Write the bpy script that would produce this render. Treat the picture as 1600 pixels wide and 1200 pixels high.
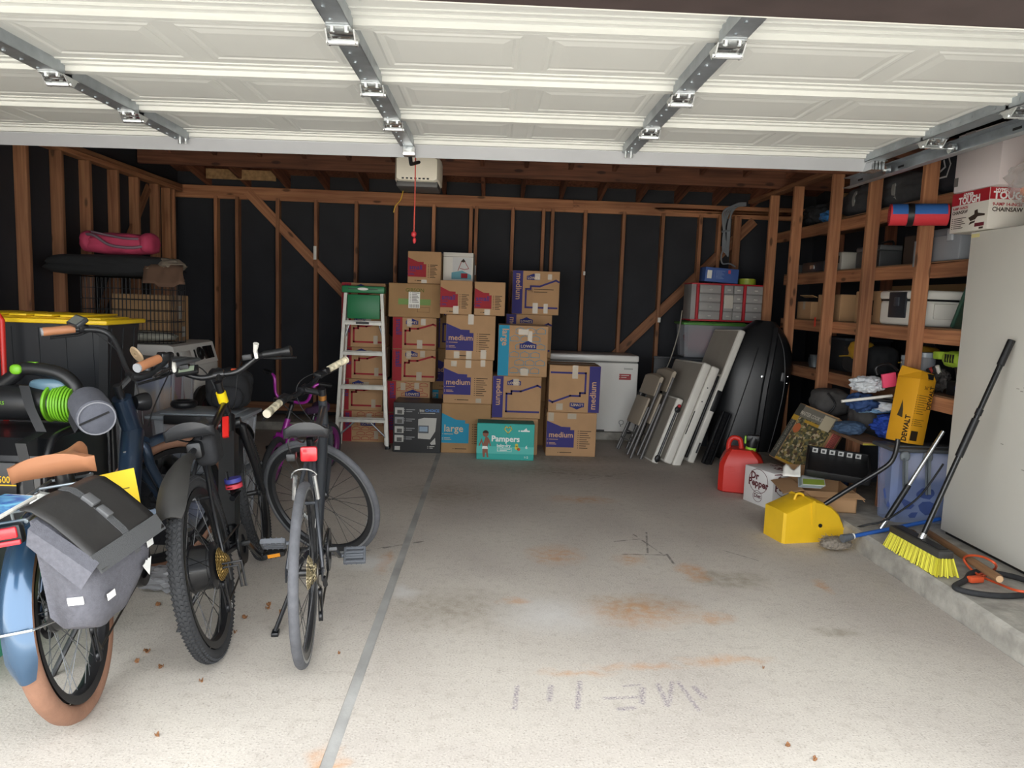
import bpy, bmesh, math, random
from math import sin, cos, pi, radians, sqrt, atan2, hypot
from mathutils import Vector, Matrix, noise

random.seed(11)
V = Vector
scene = bpy.context.scene
COL = scene.collection
for o in list(bpy.data.objects):
    bpy.data.objects.remove(o)

# ------------------------------------------------------------------ camera
F, CAMH, YAW, PITCH, ROLL = 1150.0, 1.40, radians(1.6), radians(6.5), radians(2.06)
fwd = V((sin(YAW) * cos(PITCH), cos(YAW) * cos(PITCH), -sin(PITCH)))
r0 = V((cos(YAW), -sin(YAW), 0)); u0 = r0.cross(fwd)
rgt = r0 * cos(ROLL) + u0 * sin(ROLL); upv = u0 * cos(ROLL) - r0 * sin(ROLL)
EYE = V((0, 0, CAMH))
cam_d = bpy.data.cameras.new('camera')
cam_d.sensor_fit = 'HORIZONTAL'; cam_d.sensor_width = 36.0; cam_d.lens = 36.0 * F / 1600.0
cam_d.clip_start = 0.05; cam_d.clip_end = 200
cam = bpy.data.objects.new('camera', cam_d); COL.objects.link(cam)
cam.matrix_world = Matrix(((rgt.x, upv.x, -fwd.x, 0), (rgt.y, upv.y, -fwd.y, 0), (rgt.z, upv.z, -fwd.z, CAMH), (0, 0, 0, 1)))
scene.camera = cam

# ------------------------------------------------------------------ sky and exposure (bright overcast day, no direct sun)
world = bpy.data.worlds.new('overcast_sky'); scene.world = world
world.use_nodes = True
wb = world.node_tree.nodes['Background']
wb.inputs[0].default_value = (0.94, 0.97, 1.0, 1); wb.inputs[1].default_value = 3.0
try:
    scene.cycles.max_bounces = 10; scene.cycles.diffuse_bounces = 6; scene.cycles.transparent_max_bounces = 12
    scene.cycles.use_denoising = True
    scene.cycles.sample_clamp_indirect = 8
except Exception:
    pass
# sun high behind the house: it lights the driveway outside, the garage itself lies in shade
sun_d = bpy.data.lights.new('sun', 'SUN'); sun_d.energy = 14.0; sun_d.angle = radians(1.0); sun_d.color = (1.0, 0.96, 0.9)
sun = bpy.data.objects.new('sun', sun_d); COL.objects.link(sun); sun.rotation_euler = (radians(-40), 0, 0)
vs = scene.view_settings
vs.view_transform = 'Standard'; vs.look = 'None'; vs.gamma = 1.0; vs.exposure = 0.9
try:
    vs.use_curve_mapping = False
except Exception:
    pass
# daylight portal in the garage opening (guides sampling only, gives off no light of its own)
pl = bpy.data.lights.new('opening_portal', 'AREA'); pl.shape = 'RECTANGLE'; pl.size = 5.0; pl.size_y = 2.1
try:
    pl.cycles.is_portal = True
except Exception:
    pass
po = bpy.data.objects.new('opening_portal', pl); COL.objects.link(po)
po.location = (-0.45, 1.52, 1.03); po.rotation_euler = (radians(90), 0, 0)

# ------------------------------------------------------------------ pixel helpers (1600 x 1200 photo frame -> point on a plane of the place)
def ray(px, py): return rgt * ((px - 800) / F) + upv * ((600 - py) / F) + fwd
def atZ(px, py, Z=0.0):
    d = ray(px, py); return EYE + d * ((Z - CAMH) / d.z)
def atY(px, py, Y):
    d = ray(px, py); return EYE + d * (Y / d.y)
def atX(px, py, X):
    d = ray(px, py); return EYE + d * (X / d.x)

# ------------------------------------------------------------------ materials
def lin(c):
    if isinstance(c, str):
        c = tuple(int(c[i:i + 2], 16) for i in (0, 2, 4))
    return tuple(((x / 255) / 12.92 if x / 255 <= 0.04045 else ((x / 255 + 0.055) / 1.055) ** 2.4) for x in c)

def mat(name, col, rough=0.5, metal=0.0, var=0.0, vs=6.0, bump=0.0, bs=80.0, trans=0.0, alpha=1.0, coat=0.0, spec=0.5, emit=None):
    m = bpy.data.materials.new(name); m.use_nodes = True
    nt = m.node_tree; b = nt.nodes['Principled BSDF']
    c = lin(col)
    b.inputs['Base Color'].default_value = (*c, 1); b.inputs['Roughness'].default_value = rough
    b.inputs['Metallic'].default_value = metal; b.inputs['Specular IOR Level'].default_value = spec
    if coat: b.inputs['Coat Weight'].default_value = coat; b.inputs['Coat Roughness'].default_value = 0.1
    if trans: b.inputs['Transmission Weight'].default_value = trans
    if alpha < 1: b.inputs['Alpha'].default_value = alpha
    if emit: b.inputs['Emission Color'].default_value = (*c, 1); b.inputs['Emission Strength'].default_value = emit
    tc = None
    if var or bump:
        tc = nt.nodes.new('ShaderNodeTexCoord')
    if var:
        n = nt.nodes.new('ShaderNodeTexNoise'); n.inputs['Scale'].default_value = vs; n.inputs['Detail'].default_value = 5
        nt.links.new(tc.outputs['Object'], n.inputs['Vector'])
        r = nt.nodes.new('ShaderNodeMapRange'); r.inputs['From Min'].default_value = 0.3; r.inputs['From Max'].default_value = 0.7
        r.inputs['To Min'].default_value = 1 - var; r.inputs['To Max'].default_value = 1 + var * 0.6
        nt.links.new(n.outputs['Fac'], r.inputs['Value'])
        mx = nt.nodes.new('ShaderNodeVectorMath'); mx.operation = 'SCALE'; mx.inputs[0].default_value = c
        nt.links.new(r.outputs[0], mx.inputs['Scale']); nt.links.new(mx.outputs[0], b.inputs['Base Color'])
    if bump:
        n2 = nt.nodes.new('ShaderNodeTexNoise'); n2.inputs['Scale'].default_value = bs; n2.inputs['Detail'].default_value = 3
        nt.links.new(tc.outputs['Object'], n2.inputs['Vector'])
        bp = nt.nodes.new('ShaderNodeBump'); bp.inputs['Strength'].default_value = bump; bp.inputs['Distance'].default_value = 0.004
        nt.links.new(n2.outputs['Fac'], bp.inputs['Height']); nt.links.new(bp.outputs[0], b.inputs['Normal'])
    return m

_mc = {}
def M_(col, rough=0.5, metal=0.0, **k):
    key = (str(col), rough, metal, tuple(sorted(k.items())))
    if key not in _mc:
        _mc[key] = mat('paint_' + str(col).replace(' ', ''), col, rough, metal, **k)
    return _mc[key]

def wood_mat(name, c1, c2, rough=0.75):
    m = bpy.data.materials.new(name); m.use_nodes = True
    nt = m.node_tree; N = nt.nodes; L = nt.links; b = N['Principled BSDF']; b.inputs['Roughness'].default_value = rough
    tc = N.new('ShaderNodeTexCoord'); oi = N.new('ShaderNodeObjectInfo')
    ad = N.new('ShaderNodeVectorMath'); ad.operation = 'MULTIPLY_ADD'
    cv = N.new('ShaderNodeCombineXYZ')
    for i in range(3): L.new(oi.outputs['Random'], cv.inputs[i])
    ad.inputs[1].default_value = (37, 53, 71)
    L.new(cv.outputs[0], ad.inputs[0]); L.new(tc.outputs['Object'], ad.inputs[2])
    mp = N.new('ShaderNodeMapping'); mp.inputs['Scale'].default_value = (38, 38, 1.6); L.new(ad.outputs[0], mp.inputs['Vector'])
    n = N.new('ShaderNodeTexNoise'); n.inputs['Scale'].default_value = 1.0; n.inputs['Detail'].default_value = 6; n.inputs['Distortion'].default_value = 0.6
    L.new(mp.outputs[0], n.inputs['Vector'])
    vo = N.new('ShaderNodeTexVoronoi'); mp2 = N.new('ShaderNodeMapping'); mp2.inputs['Scale'].default_value = (9, 9, 3.2)
    L.new(ad.outputs[0], mp2.inputs['Vector']); L.new(mp2.outputs[0], vo.inputs['Vector']); vo.inputs['Scale'].default_value = 1.0
    kn = N.new('ShaderNodeMapRange'); kn.inputs['From Min'].default_value = 0.10; kn.inputs['From Max'].default_value = 0.17
    kn.inputs['To Min'].default_value = 0.35; L.new(vo.outputs['Distance'], kn.inputs['Value'])
    big = N.new('ShaderNodeTexNoise'); big.inputs['Scale'].default_value = 1.7; L.new(ad.outputs[0], big.inputs['Vector'])
    rp = N.new('ShaderNodeValToRGB'); e = rp.color_ramp.elements
    e[0].position = 0.3; e[0].color = (*lin(c2), 1); e[1].position = 0.68; e[1].color = (*lin(c1), 1)
    L.new(n.outputs['Fac'], rp.inputs['Fac'])
    br = N.new('ShaderNodeMapRange'); br.inputs['To Min'].default_value = 0.72; br.inputs['To Max'].default_value = 1.25; L.new(oi.outputs['Random'], br.inputs['Value'])
    mu = N.new('ShaderNodeMath'); mu.operation = 'MULTIPLY'; L.new(br.outputs[0], mu.inputs[0]); L.new(kn.outputs[0], mu.inputs[1])
    bg = N.new('ShaderNodeMapRange'); bg.inputs['From Min'].default_value = 0.3; bg.inputs['From Max'].default_value = 0.7; bg.inputs['To Min'].default_value = 0.75; bg.inputs['To Max'].default_value = 1.15
    L.new(big.outputs['Fac'], bg.inputs['Value'])
    mu2 = N.new('ShaderNodeMath'); mu2.operation = 'MULTIPLY'; L.new(mu.outputs[0], mu2.inputs[0]); L.new(bg.outputs[0], mu2.inputs[1])
    sc = N.new('ShaderNodeVectorMath'); sc.operation = 'SCALE'; L.new(rp.outputs['Color'], sc.inputs[0]); L.new(mu2.outputs[0], sc.inputs['Scale'])
    L.new(sc.outputs[0], b.inputs['Base Color'])
    bp = N.new('ShaderNodeBump'); bp.inputs['Strength'].default_value = 0.25; bp.inputs['Distance'].default_value = 0.003
    L.new(n.outputs['Fac'], bp.inputs['Height']); L.new(bp.outputs[0], b.inputs['Normal'])
    return m

WOOD = wood_mat('aged_framing_lumber', 'b07c57', '855439')
WOODD = wood_mat('dark_old_framing_lumber', '8d5a40', '5a3424')
STICK = wood_mat('weathered_stick_wood', 'a07a58', '7a5638')
PAPER = mat('black_felt_paper', '26272c', 0.8, var=0.25, vs=2.5, bump=0.3, bs=14)
CARD = mat('brown_cardboard', 'b58f68', 0.85, var=0.10, vs=5, bump=0.12, bs=9)
CARD2 = mat('pale_brown_cardboard', 'a9855c', 0.85, var=0.12, vs=4, bump=0.12, bs=9)
TAPE = mat('clear_packing_tape', 'd8cdbb', 0.25, alpha=0.55)
GALV = mat('galvanised_steel', 'a9b0b6', 0.38, 0.75, var=0.18, vs=14)
CHROME = mat('bright_zinc_steel', 'd6d9da', 0.22, 0.9)
ALU = mat('brushed_aluminium', 'd2d0ca', 0.42, 0.55, var=0.08, vs=20)
BLACKP = mat('black_plastic', '17181a', 0.42, var=0.1, vs=20)
BLACKM = mat('matte_black_paint', '141518', 0.35, coat=0.3)
RUBBER = mat('black_rubber', '2b2c2e', 0.8, var=0.2, vs=40, bump=0.3, bs=260)
DOORW = mat('white_painted_door_steel', 'd0d1cd', 0.5, var=0.03, vs=3)
WHITEP = mat('white_plastic', 'e4e2da', 0.4)
WHITEA = mat('white_appliance_enamel', 'e6e5e0', 0.25, var=0.03, vs=3)

def clear_mat(name, col, alpha, rough=0.25):
    return mat(name, col, rough, alpha=alpha)
CLEAR = clear_mat('clear_cloudy_plastic', 'c9ced6', 0.38)
CLEARB = clear_mat('clear_bluish_plastic', '9fb0d8', 0.45)

# ------------------------------------------------------------------ mesh building
class MB:
    def __init__(s, T=None):
        s.bm = bmesh.new(); s.T = T or Matrix()
    def add(s, pts, faces):
        vv = [s.bm.verts.new(s.T @ V(p)) for p in pts]
        for f in faces:
            try: s.bm.faces.new([vv[i] for i in f])
            except ValueError: pass
        return vv
    def obox(s, M, size, bev=0.0, seg=2):
        r = bmesh.ops.create_cube(s.bm, size=1.0, matrix=s.T @ M @ Matrix.Diagonal((*size, 1)))
        if bev > 0:
            ed = list({e for v in r['verts'] for e in v.link_edges})
            bmesh.ops.bevel(s.bm, geom=ed, offset=bev, segments=seg, affect='EDGES', profile=0.5)
        return s
    def box(s, a, b, bev=0.0, seg=2):
        a, b = V(a), V(b)
        return s.obox(Matrix.Translation((a + b) / 2), tuple(abs(x) for x in (b - a)), bev, seg)
    def loft(s, rings, cap=True, closed=False):
        n = len(rings[0]); vv = [[s.bm.verts.new(s.T @ V(p)) for p in r] for r in rings]
        m = len(rings)
        for i in range(m if closed else m - 1):
            A, B = vv[i], vv[(i + 1) % m]
            for j in range(n):
                try: s.bm.faces.new((A[j], A[(j + 1) % n], B[(j + 1) % n], B[j]))
                except ValueError: pass
        if cap and not closed:
            for r in (vv[0][::-1], vv[-1]):
                try: s.bm.faces.new(r)
                except ValueError: pass
        return s
    def tube(s, pts, r, n=8, cap=True, closed=False):
        pts = [V(p) for p in pts]; m = len(pts)
        rr = r if isinstance(r, (list, tuple)) else [r] * m
        rings = []; up = None
        for i, p in enumerate(pts):
            a = pts[(i - 1) % m] if (i > 0 or closed) else p
            b = pts[(i + 1) % m] if (i < m - 1 or closed) else p
            d = (b - a)
            d = d.normalized() if d.length > 1e-9 else V((0, 0, 1))
            if up is None: up = V((0, 0, 1)) if abs(d.z) < 0.9 else V((1, 0, 0))
            x = up.cross(d)
            if x.length < 1e-4: x = V((1, 0, 0)).cross(d) if abs(d.x) < 0.9 else V((0, 1, 0)).cross(d)
            x.normalize(); y = d.cross(x).normalized(); up = y
            rings.append([p + (x * cos(2 * pi * k / n) + y * sin(2 * pi * k / n)) * rr[i] for k in range(n)])
        return s.loft(rings, cap, closed)
    def lathe(s, prof, n=24, M=None, closed=False):
        M = M or Matrix()
        rings = [[M @ V((max(r, 1e-5) * cos(2 * pi * k / n), max(r, 1e-5) * sin(2 * pi * k / n), z)) for k in range(n)] for r, z in prof]
        return s.loft(rings, cap=not closed, closed=closed)
    def prism(s, poly, z0, z1, M=None):
        M = M or Matrix()
        return s.loft([[M @ V((x, y, z0)) for x, y in poly], [M @ V((x, y, z1)) for x, y in poly]])
    def grid(s, rows):
        vv = [[s.bm.verts.new(s.T @ V(p)) for p in r] for r in rows]
        for i in range(len(rows) - 1):
            for j in range(len(rows[0]) - 1):
                s.bm.faces.new((vv[i][j], vv[i][j + 1], vv[i + 1][j + 1], vv[i + 1][j]))
        return s
    def blob(s, M, size, amp=0.06, freq=3.0, sub=4, sq=2.6, seed=0):
        r = bmesh.ops.create_icosphere(s.bm, subdivisions=sub, radius=1.0)
        off = V((seed * 3.17, seed * 1.31, seed * 2.7)); sx = V(size) / 2
        for v in r['verts']:
            p = v.co.normalized()
            k = (abs(p.x) ** sq + abs(p.y) ** sq + abs(p.z) ** sq) ** (-1 / sq)
            q = p * k
            d = 1 + amp * (noise.noise(p * freq + off) + 0.5 * noise.noise(p * freq * 2.3 + off))
            v.co = s.T @ M @ V((q.x * sx.x * d, q.y * sx.y * d, q.z * sx.z * d))
        return s
    def build(s, name, m, parent=None, M=None, smooth=35, solid=0.0):
        me = bpy.data.meshes.new(name)
        bmesh.ops.recalc_face_normals(s.bm, faces=s.bm.faces[:])
        s.bm.to_mesh(me); s.bm.free()
        if smooth:
            me.polygons.foreach_set('use_smooth', [True] * len(me.polygons))
            me.set_sharp_from_angle(angle=radians(smooth))
        me.materials.append(m)
        return link(name, me, parent, M, solid)

def link(name, me, parent=None, M=None, solid=0.0):
    o = bpy.data.objects.new(name, me); COL.objects.link(o)
    if parent is not None: o.parent = parent
    if M is not None: o.matrix_basis = M
    if solid:
        md = o.modifiers.new('thickness', 'SOLIDIFY'); md.thickness = solid; md.offset = 0
    return o

def tag(o, label=None, cat=None, group=None, kind=None):
    if label: o['label'] = label
    if cat: o['category'] = cat
    if group: o['group'] = group
    if kind: o['kind'] = kind
    return o
def thing(name, label, cat, loc=(0, 0, 0), rot=(0, 0, 0), group=None, kind=None, M=None):
    o = bpy.data.objects.new(name, None); COL.objects.link(o); o.empty_display_size = 0.05
    if M is not None: o.matrix_basis = M
    else: o.location = loc; o.rotation_euler = rot
    return tag(o, label, cat, group, kind)
def bx(name, a, b, m, parent=None, bev=0.0, M=None, seg=2, smooth=35):
    return MB().box(a, b, bev, seg).build(name, m, parent, M, smooth)
def tb(name, pts, r, m, parent=None, n=8, M=None, closed=False):
    return MB().tube(pts, r, n, closed=closed).build(name, m, parent, M, 50)
def T(x, y=None, z=None):
    return Matrix.Translation(V(x) if y is None else V((x, y, z)))
def RX(a): return Matrix.Rotation(radians(a), 4, 'X')
def RY(a): return Matrix.Rotation(radians(a), 4, 'Y')
def RZ(a): return Matrix.Rotation(radians(a), 4, 'Z')
def bez(p0, p1, p2, p3, n=12):
    p0, p1, p2, p3 = V(p0), V(p1), V(p2), V(p3); out = []
    for i in range(n + 1):
        t = i / n; u = 1 - t
        out.append(p0 * u ** 3 + p1 * 3 * u * u * t + p2 * 3 * u * t * t + p3 * t ** 3)
    return out
def spline(pts, n=6):
    pts = [V(p) for p in pts]; out = []
    for i in range(len(pts) - 1):
        a = pts[max(i - 1, 0)]; b = pts[i]; c = pts[i + 1]; d = pts[min(i + 2, len(pts) - 1)]
        for k in range(n):
            t = k / n
            out.append(0.5 * ((2 * b) + (c - a) * t + (2 * a - 5 * b + 4 * c - d) * t * t + (3 * b - a - 3 * c + d) * t ** 3))
    out.append(pts[-1]); return out
# a frame whose x is right, y is up and z is out of the face: FACE(-Y), (+X) ...
def face_front(x, y, z): return Matrix(((1, 0, 0, x), (0, 0, -1, y), (0, 1, 0, z), (0, 0, 0, 1)))
def face_left(x, y, z): return Matrix(((0, 0, -1, x), (-1, 0, 0, y), (0, 1, 0, z), (0, 0, 0, 1)))   # looks towards -X
def face_right(x, y, z): return Matrix(((0, 0, 1, x), (1, 0, 0, y), (0, 1, 0, z), (0, 0, 0, 1)))   # looks towards +X
def text(s, size, m, parent, M, align='LEFT', bold=0.0, name='lettering', squeeze=1.0):
    cu = bpy.data.curves.new(name, 'FONT'); cu.body = s; cu.size = size; cu.align_x = align; cu.align_y = 'BOTTOM_BASELINE'
    cu.extrude = 0.0003; cu.offset = bold; cu.resolution_u = 2
    to = bpy.data.objects.new(name, cu); COL.objects.link(to)
    dg = bpy.context.evaluated_depsgraph_get()
    me = bpy.data.meshes.new_from_object(to.evaluated_get(dg))
    bpy.data.objects.remove(to); bpy.data.curves.remove(cu)
    me.materials.clear(); me.materials.append(m); me.name = name
    return link(name, me, parent, M @ T(0, 0, 0.0006) @ Matrix.Diagonal((squeeze, 1, 1, 1)))
def patch(name, poly, m, parent, M, t=0.0006):
    return MB().prism(poly, 0, t).build(name, m, parent, M, 0)
def rect(x0, y0, x1, y1): return [(x0, y0), (x1, y0), (x1, y1), (x0, y1)]
# ================================================================== THE SETTING
XL, XR, YB = -3.27, 2.65, 7.90          # inner edges of the stud walls
YF0, YF1 = 1.42, 1.62                   # front wall thickness
DL, DR = -2.87, 1.96                    # garage door ends
DZ = 2.185                               # underside of the open door

def concrete_floor():
    m = bpy.data.materials.new('stained_concrete'); m.use_nodes = True
    nt = m.node_tree; N = nt.nodes; L = nt.links; b = N['Principled BSDF']; b.inputs['Roughness'].default_value = 0.85
    tc = N.new('ShaderNodeTexCoord')
    def noise_(scale, det=4, dist=0.0):
        n = N.new('ShaderNodeTexNoise'); n.inputs['Scale'].default_value = scale; n.inputs['Detail'].default_value = det; n.inputs['Distortion'].default_value = dist
        L.new(tc.outputs['Object'], n.inputs['Vector']); return n
    def mr(src, a, c, lo=0.0, hi=1.0):
        r = N.new('ShaderNodeMapRange'); r.inputs['From Min'].default_value = a; r.inputs['From Max'].default_value = c
        r.inputs['To Min'].default_value = lo; r.inputs['To Max'].default_value = hi; L.new(src, r.inputs['Value']); return r.outputs[0]
    def mth(op, a, c):
        q = N.new('ShaderNodeMath'); q.operation = op
        for i, x in enumerate((a, c)):
            if isinstance(x, (int, float)): q.inputs[i].default_value = x
            else: L.new(x, q.inputs[i])
        return q.outputs[0]
    jit = noise_(7.0, 5); jv = N.new('ShaderNodeVectorMath'); jv.operation = 'MULTIPLY_ADD'
    jv.inputs[1].default_value = (0.16, 0.16, 0); L.new(jit.outputs['Color'], jv.inputs[0])
    sh = N.new('ShaderNodeVectorMath'); sh.operation = 'SUBTRACT'; sh.inputs[1].default_value = (0.08, 0.08, 0)
    L.new(tc.outputs['Object'], jv.inputs[2]); L.new(jv.outputs[0], sh.inputs[0])
    P = sh.outputs[0]
    fine = noise_(130, 2); med = noise_(22, 5); big = noise_(1.1, 4, 0.4)
    def blob(px, py, rx, ry, soft=0.6, Pv=None):
        c = atZ(px, py); s = N.new('ShaderNodeVectorMath'); s.operation = 'SUBTRACT'; s.inputs[1].default_value = (c.x, c.y, 0); L.new(Pv or P, s.inputs[0])
        d = N.new('ShaderNodeVectorMath'); d.operation = 'DIVIDE'; d.inputs[1].default_value = (rx, ry, 1e9); L.new(s.outputs[0], d.inputs[0])
        l = N.new('ShaderNodeVectorMath'); l.operation = 'LENGTH'; L.new(d.outputs[0], l.inputs[0])
        return mr(l.outputs['Value'], 1.0, 1.0 - soft)
    def seg(p, q, w):
        A = atZ(*p); B = atZ(*q); A.z = B.z = 0; AB = B - A
        s = N.new('ShaderNodeVectorMath'); s.operation = 'SUBTRACT'; s.inputs[1].default_value = A; L.new(tc.outputs['Object'], s.inputs[0])
        dt = N.new('ShaderNodeVectorMath'); dt.operation = 'DOT_PRODUCT'; dt.inputs[1].default_value = AB / AB.length_squared; L.new(s.outputs[0], dt.inputs[0])
        cl = N.new('ShaderNodeClamp'); L.new(dt.outputs['Value'], cl.inputs[0])
        sc = N.new('ShaderNodeVectorMath'); sc.operation = 'SCALE'; sc.inputs[0].default_value = AB; L.new(cl.outputs[0], sc.inputs['Scale'])
        df = N.new('ShaderNodeVectorMath'); df.operation = 'SUBTRACT'; L.new(s.outputs[0], df.inputs[0]); L.new(sc.outputs[0], df.inputs[1])
        l = N.new('ShaderNodeVectorMath'); l.operation = 'LENGTH'; L.new(df.outputs[0], l.inputs[0])
        return mr(l.outputs['Value'], w, w * 0.35)
    def union(lst):
        r = lst[0]
        for x in lst[1:]: r = mth('MAXIMUM', r, x)
        return r
    def mix(fac, a, col):
        q = N.new('ShaderNodeMix'); q.data_type = 'RGBA'; L.new(fac, q.inputs['Factor'])
        if isinstance(a, tuple): q.inputs[6].default_value = (*a, 1)
        else: L.new(a, q.inputs[6])
        if isinstance(col, tuple): q.inputs[7].default_value = (*col, 1)
        else: L.new(col, q.inputs[7])
        return q.outputs[2]
    base = mix(mr(big.outputs['Fac'], 0.35, 0.68), lin('b3aba2'), lin('c6bfb4'))
    base = mix(mth('MULTIPLY', mr(med.outputs['Fac'], 0.52, 0.75), 0.35), base, lin('958b80'))
    base = mix(mth('MULTIPLY', mr(fine.outputs['Fac'], 0.56, 0.72), 0.55), base, lin('7d736a'))
    base = mix(mth('MULTIPLY', mr(fine.outputs['Fac'], 0.42, 0.3), 0.4), base, lin('d8d2c8'))
    # grey oil stain plus soft-edged darker patches, the widest deep in the garage
    dk = union([blob(870, 735, 0.9, 0.35, 0.9), blob(700, 770, 0.5, 0.4, 0.9), blob(1140, 905, 0.26, 0.16, 0.5), blob(1000, 945, 0.33, 0.17, 0.8), blob(880, 715, 0.7, 0.3), blob(1310, 990, 0.12, 0.06), blob(700, 950, 0.4, 0.3, 0.95)])
    base = mix(mth('MULTIPLY', mth('MULTIPLY', dk, mr(med.outputs['Fac'], 0.3, 0.6, 0.4, 1.0)), 0.5), base, lin('857a66'))
    rust = union([blob(870, 867, 0.19, 0.19, 0.8), blob(985, 874, 0.13, 0.1, 0.8), blob(1083, 895, 0.09, 0.15, 0.5), blob(600, 878, 0.05, 0.2, 0.7),
                  blob(1000, 955, 0.34, 0.22, 0.9), blob(1110, 967, 0.13, 0.09, 0.8), blob(805, 940, 0.1, 0.06, 0.7), blob(1130, 1032, 0.24, 0.05, 0.8),
                  blob(1000, 1042, 0.24, 0.04, 0.9), blob(900, 1050, 0.18, 0.03, 0.9), blob(505, 1192, 0.07, 0.12, 0.7), blob(1285, 915, 0.05, 0.12, 0.7), blob(910, 780, 0.3, 0.12, 0.9), blob(1250, 800, 0.06, 0.3, 0.9)])
    base = mix(mth('MULTIPLY', mth('MULTIPLY', rust, mr(med.outputs['Fac'], 0.33, 0.62, 0.25, 1.0)), 0.62), base, lin('c08a55'))
    pale = union([blob(575, 880, 0.16, 0.13, 0.7), blob(632, 925, 0.1, 0.1, 0.7), blob(860, 960, 0.3, 0.25, 0.95)])
    base = mix(mth('MULTIPLY', pale, 0.5), base, lin('d4d3d1'))
    chalk = union([seg((808, 1072), (804, 1108), 0.012), seg((861, 1072), (858, 1094), 0.014), seg((906, 1066), (902, 1106), 0.014), seg((945, 1091), (1005, 1089), 0.012), seg((975, 1072), (1000, 1070), 0.009),
                   seg((1004, 1076), (1003, 1098), 0.016), seg((968, 1108), (990, 1106), 0.016), seg((1028, 1070), (1043, 1102), 0.014), seg((1050, 1066), (1046, 1098), 0.012), seg((1060, 1066), (1092, 1110), 0.012), seg((1085, 1074), (1100, 1090), 0.016)])
    base = mix(mth('MULTIPLY', mth('MULTIPLY', chalk, mr(fine.outputs['Fac'], 0.38, 0.6)), 0.75), base, lin('7d7280'))
    scr = union([seg((990, 835), (1038, 868), 0.008), seg((1010, 832), (1012, 864), 0.008), seg((972, 866), (1042, 867), 0.01), seg((960, 846), (1000, 842), 0.008), seg((1042, 866), (1052, 880), 0.01), seg((1130, 860), (1185, 876), 0.006),
                 seg((860, 738), (960, 745), 0.008), seg((905, 750), (985, 738), 0.006), seg((470, 880), (600, 855), 0.006), seg((600, 856), (660, 846), 0.014)])
    base = mix(mth('MULTIPLY', mth('MULTIPLY', scr, mr(med.outputs['Fac'], 0.35, 0.55)), 0.7), base, lin('4e4a48'))
    L.new(base, b.inputs['Base Color'])
    bp = N.new('ShaderNodeBump'); bp.inputs['Strength'].default_value = 0.35; bp.inputs['Distance'].default_value = 0.004
    hh = mth('ADD', fine.outputs['Fac'], med.outputs['Fac']); L.new(hh, bp.inputs['Height']); L.new(bp.outputs[0], b.inputs['Normal'])
    return m
CONC = concrete_floor()
CONCJ = mat('grey_joint_sealant', 'a3a29e', 0.9, var=0.28, vs=4, bump=0.4, bs=60)
CURBM = mat('rough_kerb_concrete', 'a8a49b', 0.9, var=0.3, vs=12, bump=0.8, bs=45)

JX = -0.455
fl = tag(bx('floor', (JX + 0.02, YF0, -0.12), (2.19, YB + 0.12, 0), CONC), 'stained pale concrete garage floor with chalk and rust marks', 'floor', kind='structure')
bx('floor_slab', (XL - 0.12, YF0, -0.12), (JX - 0.02, YB + 0.12, 0), CONC, fl)
jb = MB()
jb.box((JX - 0.02, YF0, -0.12), (JX + 0.02, YB + 0.12, -0.003)).build('joint_filler', CONCJ, fl, smooth=0)
DRIVE = mat('sunlit_driveway_concrete', 'cfcac0', 0.9, var=0.08, vs=2, bump=0.3, bs=60)
tag(bx('ground_driveway', (-18, -26, -0.14), (18, YF0, -0.002), DRIVE), 'pale concrete driveway outside the garage opening', 'driveway', kind='structure')
# raised kerb ledge along the right-hand wall
kb = MB()
n = 46
ring = []
for i in range(n + 1):
    y = 1.62 + (YB + 0.1 - 1.62) * i / n
    j = 0.012 * noise.noise(V((y * 3, 0, 0))); k = 0.012 * noise.noise(V((y * 5, 4, 0))); z = 0.12 + 0.006 * noise.noise(V((y * 4, 9, 0)))
    ring.append([(2.195 + k, y, -0.1), (2.19 + j, y, z - 0.018), (2.21 + j, y, z), (3.5, y, 0.12), (3.5, y, -0.1)])
kb.loft(ring)
tag(kb.build('trim_1', CURBM, smooth=40), 'rough raised concrete kerb ledge along the storage wall', 'kerb', kind='structure')

# --- walls: sheathing (felt paper) plus studs as pieces of the wall
def stud(parent, a, b, w, d, m=WOOD, name='stud', roll=0.0):
    """a framing board from a to b; w across, d deep; local z is the length so that the grain follows it"""
    a, b = V(a), V(b); L = (b - a).length; dz = (b - a).normalized()
    q = V((0, 0, 1)).rotation_difference(dz).to_matrix().to_4x4() if dz.z < 0.999 else Matrix()
    me = MB().box((-w / 2, -d / 2, -L / 2), (w / 2, d / 2, L / 2), 0.003, 1).build(name, m, parent, T((a + b) / 2) @ q @ RZ(roll))
    return me
HB = 2.45
wb_ = tag(bx('wall_back', (XL - 0.13, YB + 0.09, -0.1), (XR + 0.9, YB + 0.14, 3.3), PAPER), 'back wall of black felt paper between brown studs', 'wall', kind='structure')
for x in (-2.937, -2.717, -2.297, -1.896, -1.481, -1.057, -0.667, -0.268, -0.225, 0.165, 0.498, 0.593, 0.94, 1.349, 1.759, 2.163, 2.369, 2.56):
    w = 0.036 if x not in (2.56,) else 0.08
    stud(wb_, (x + random.uniform(-.004, .004), YB + 0.045, 0.19), (x + random.uniform(-.012, .012), YB + 0.045, HB - 0.08), w, 0.089)
stud(wb_, (XL - 0.1, YB + 0.045, HB - 0.06), (XR + 0.7, YB + 0.045, HB - 0.06), 0.038, 0.089, name='top_plate', roll=90)
stud(wb_, (XL - 0.1, YB + 0.04, HB - 0.02), (0.8, YB + 0.04, HB - 0.02), 0.038, 0.089, name='top_plate', roll=90)
stud(wb_, (0.8, YB + 0.045, HB - 0.02), (XR + 0.7, YB + 0.045, HB - 0.02), 0.038, 0.089, name='top_plate', roll=90)
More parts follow.
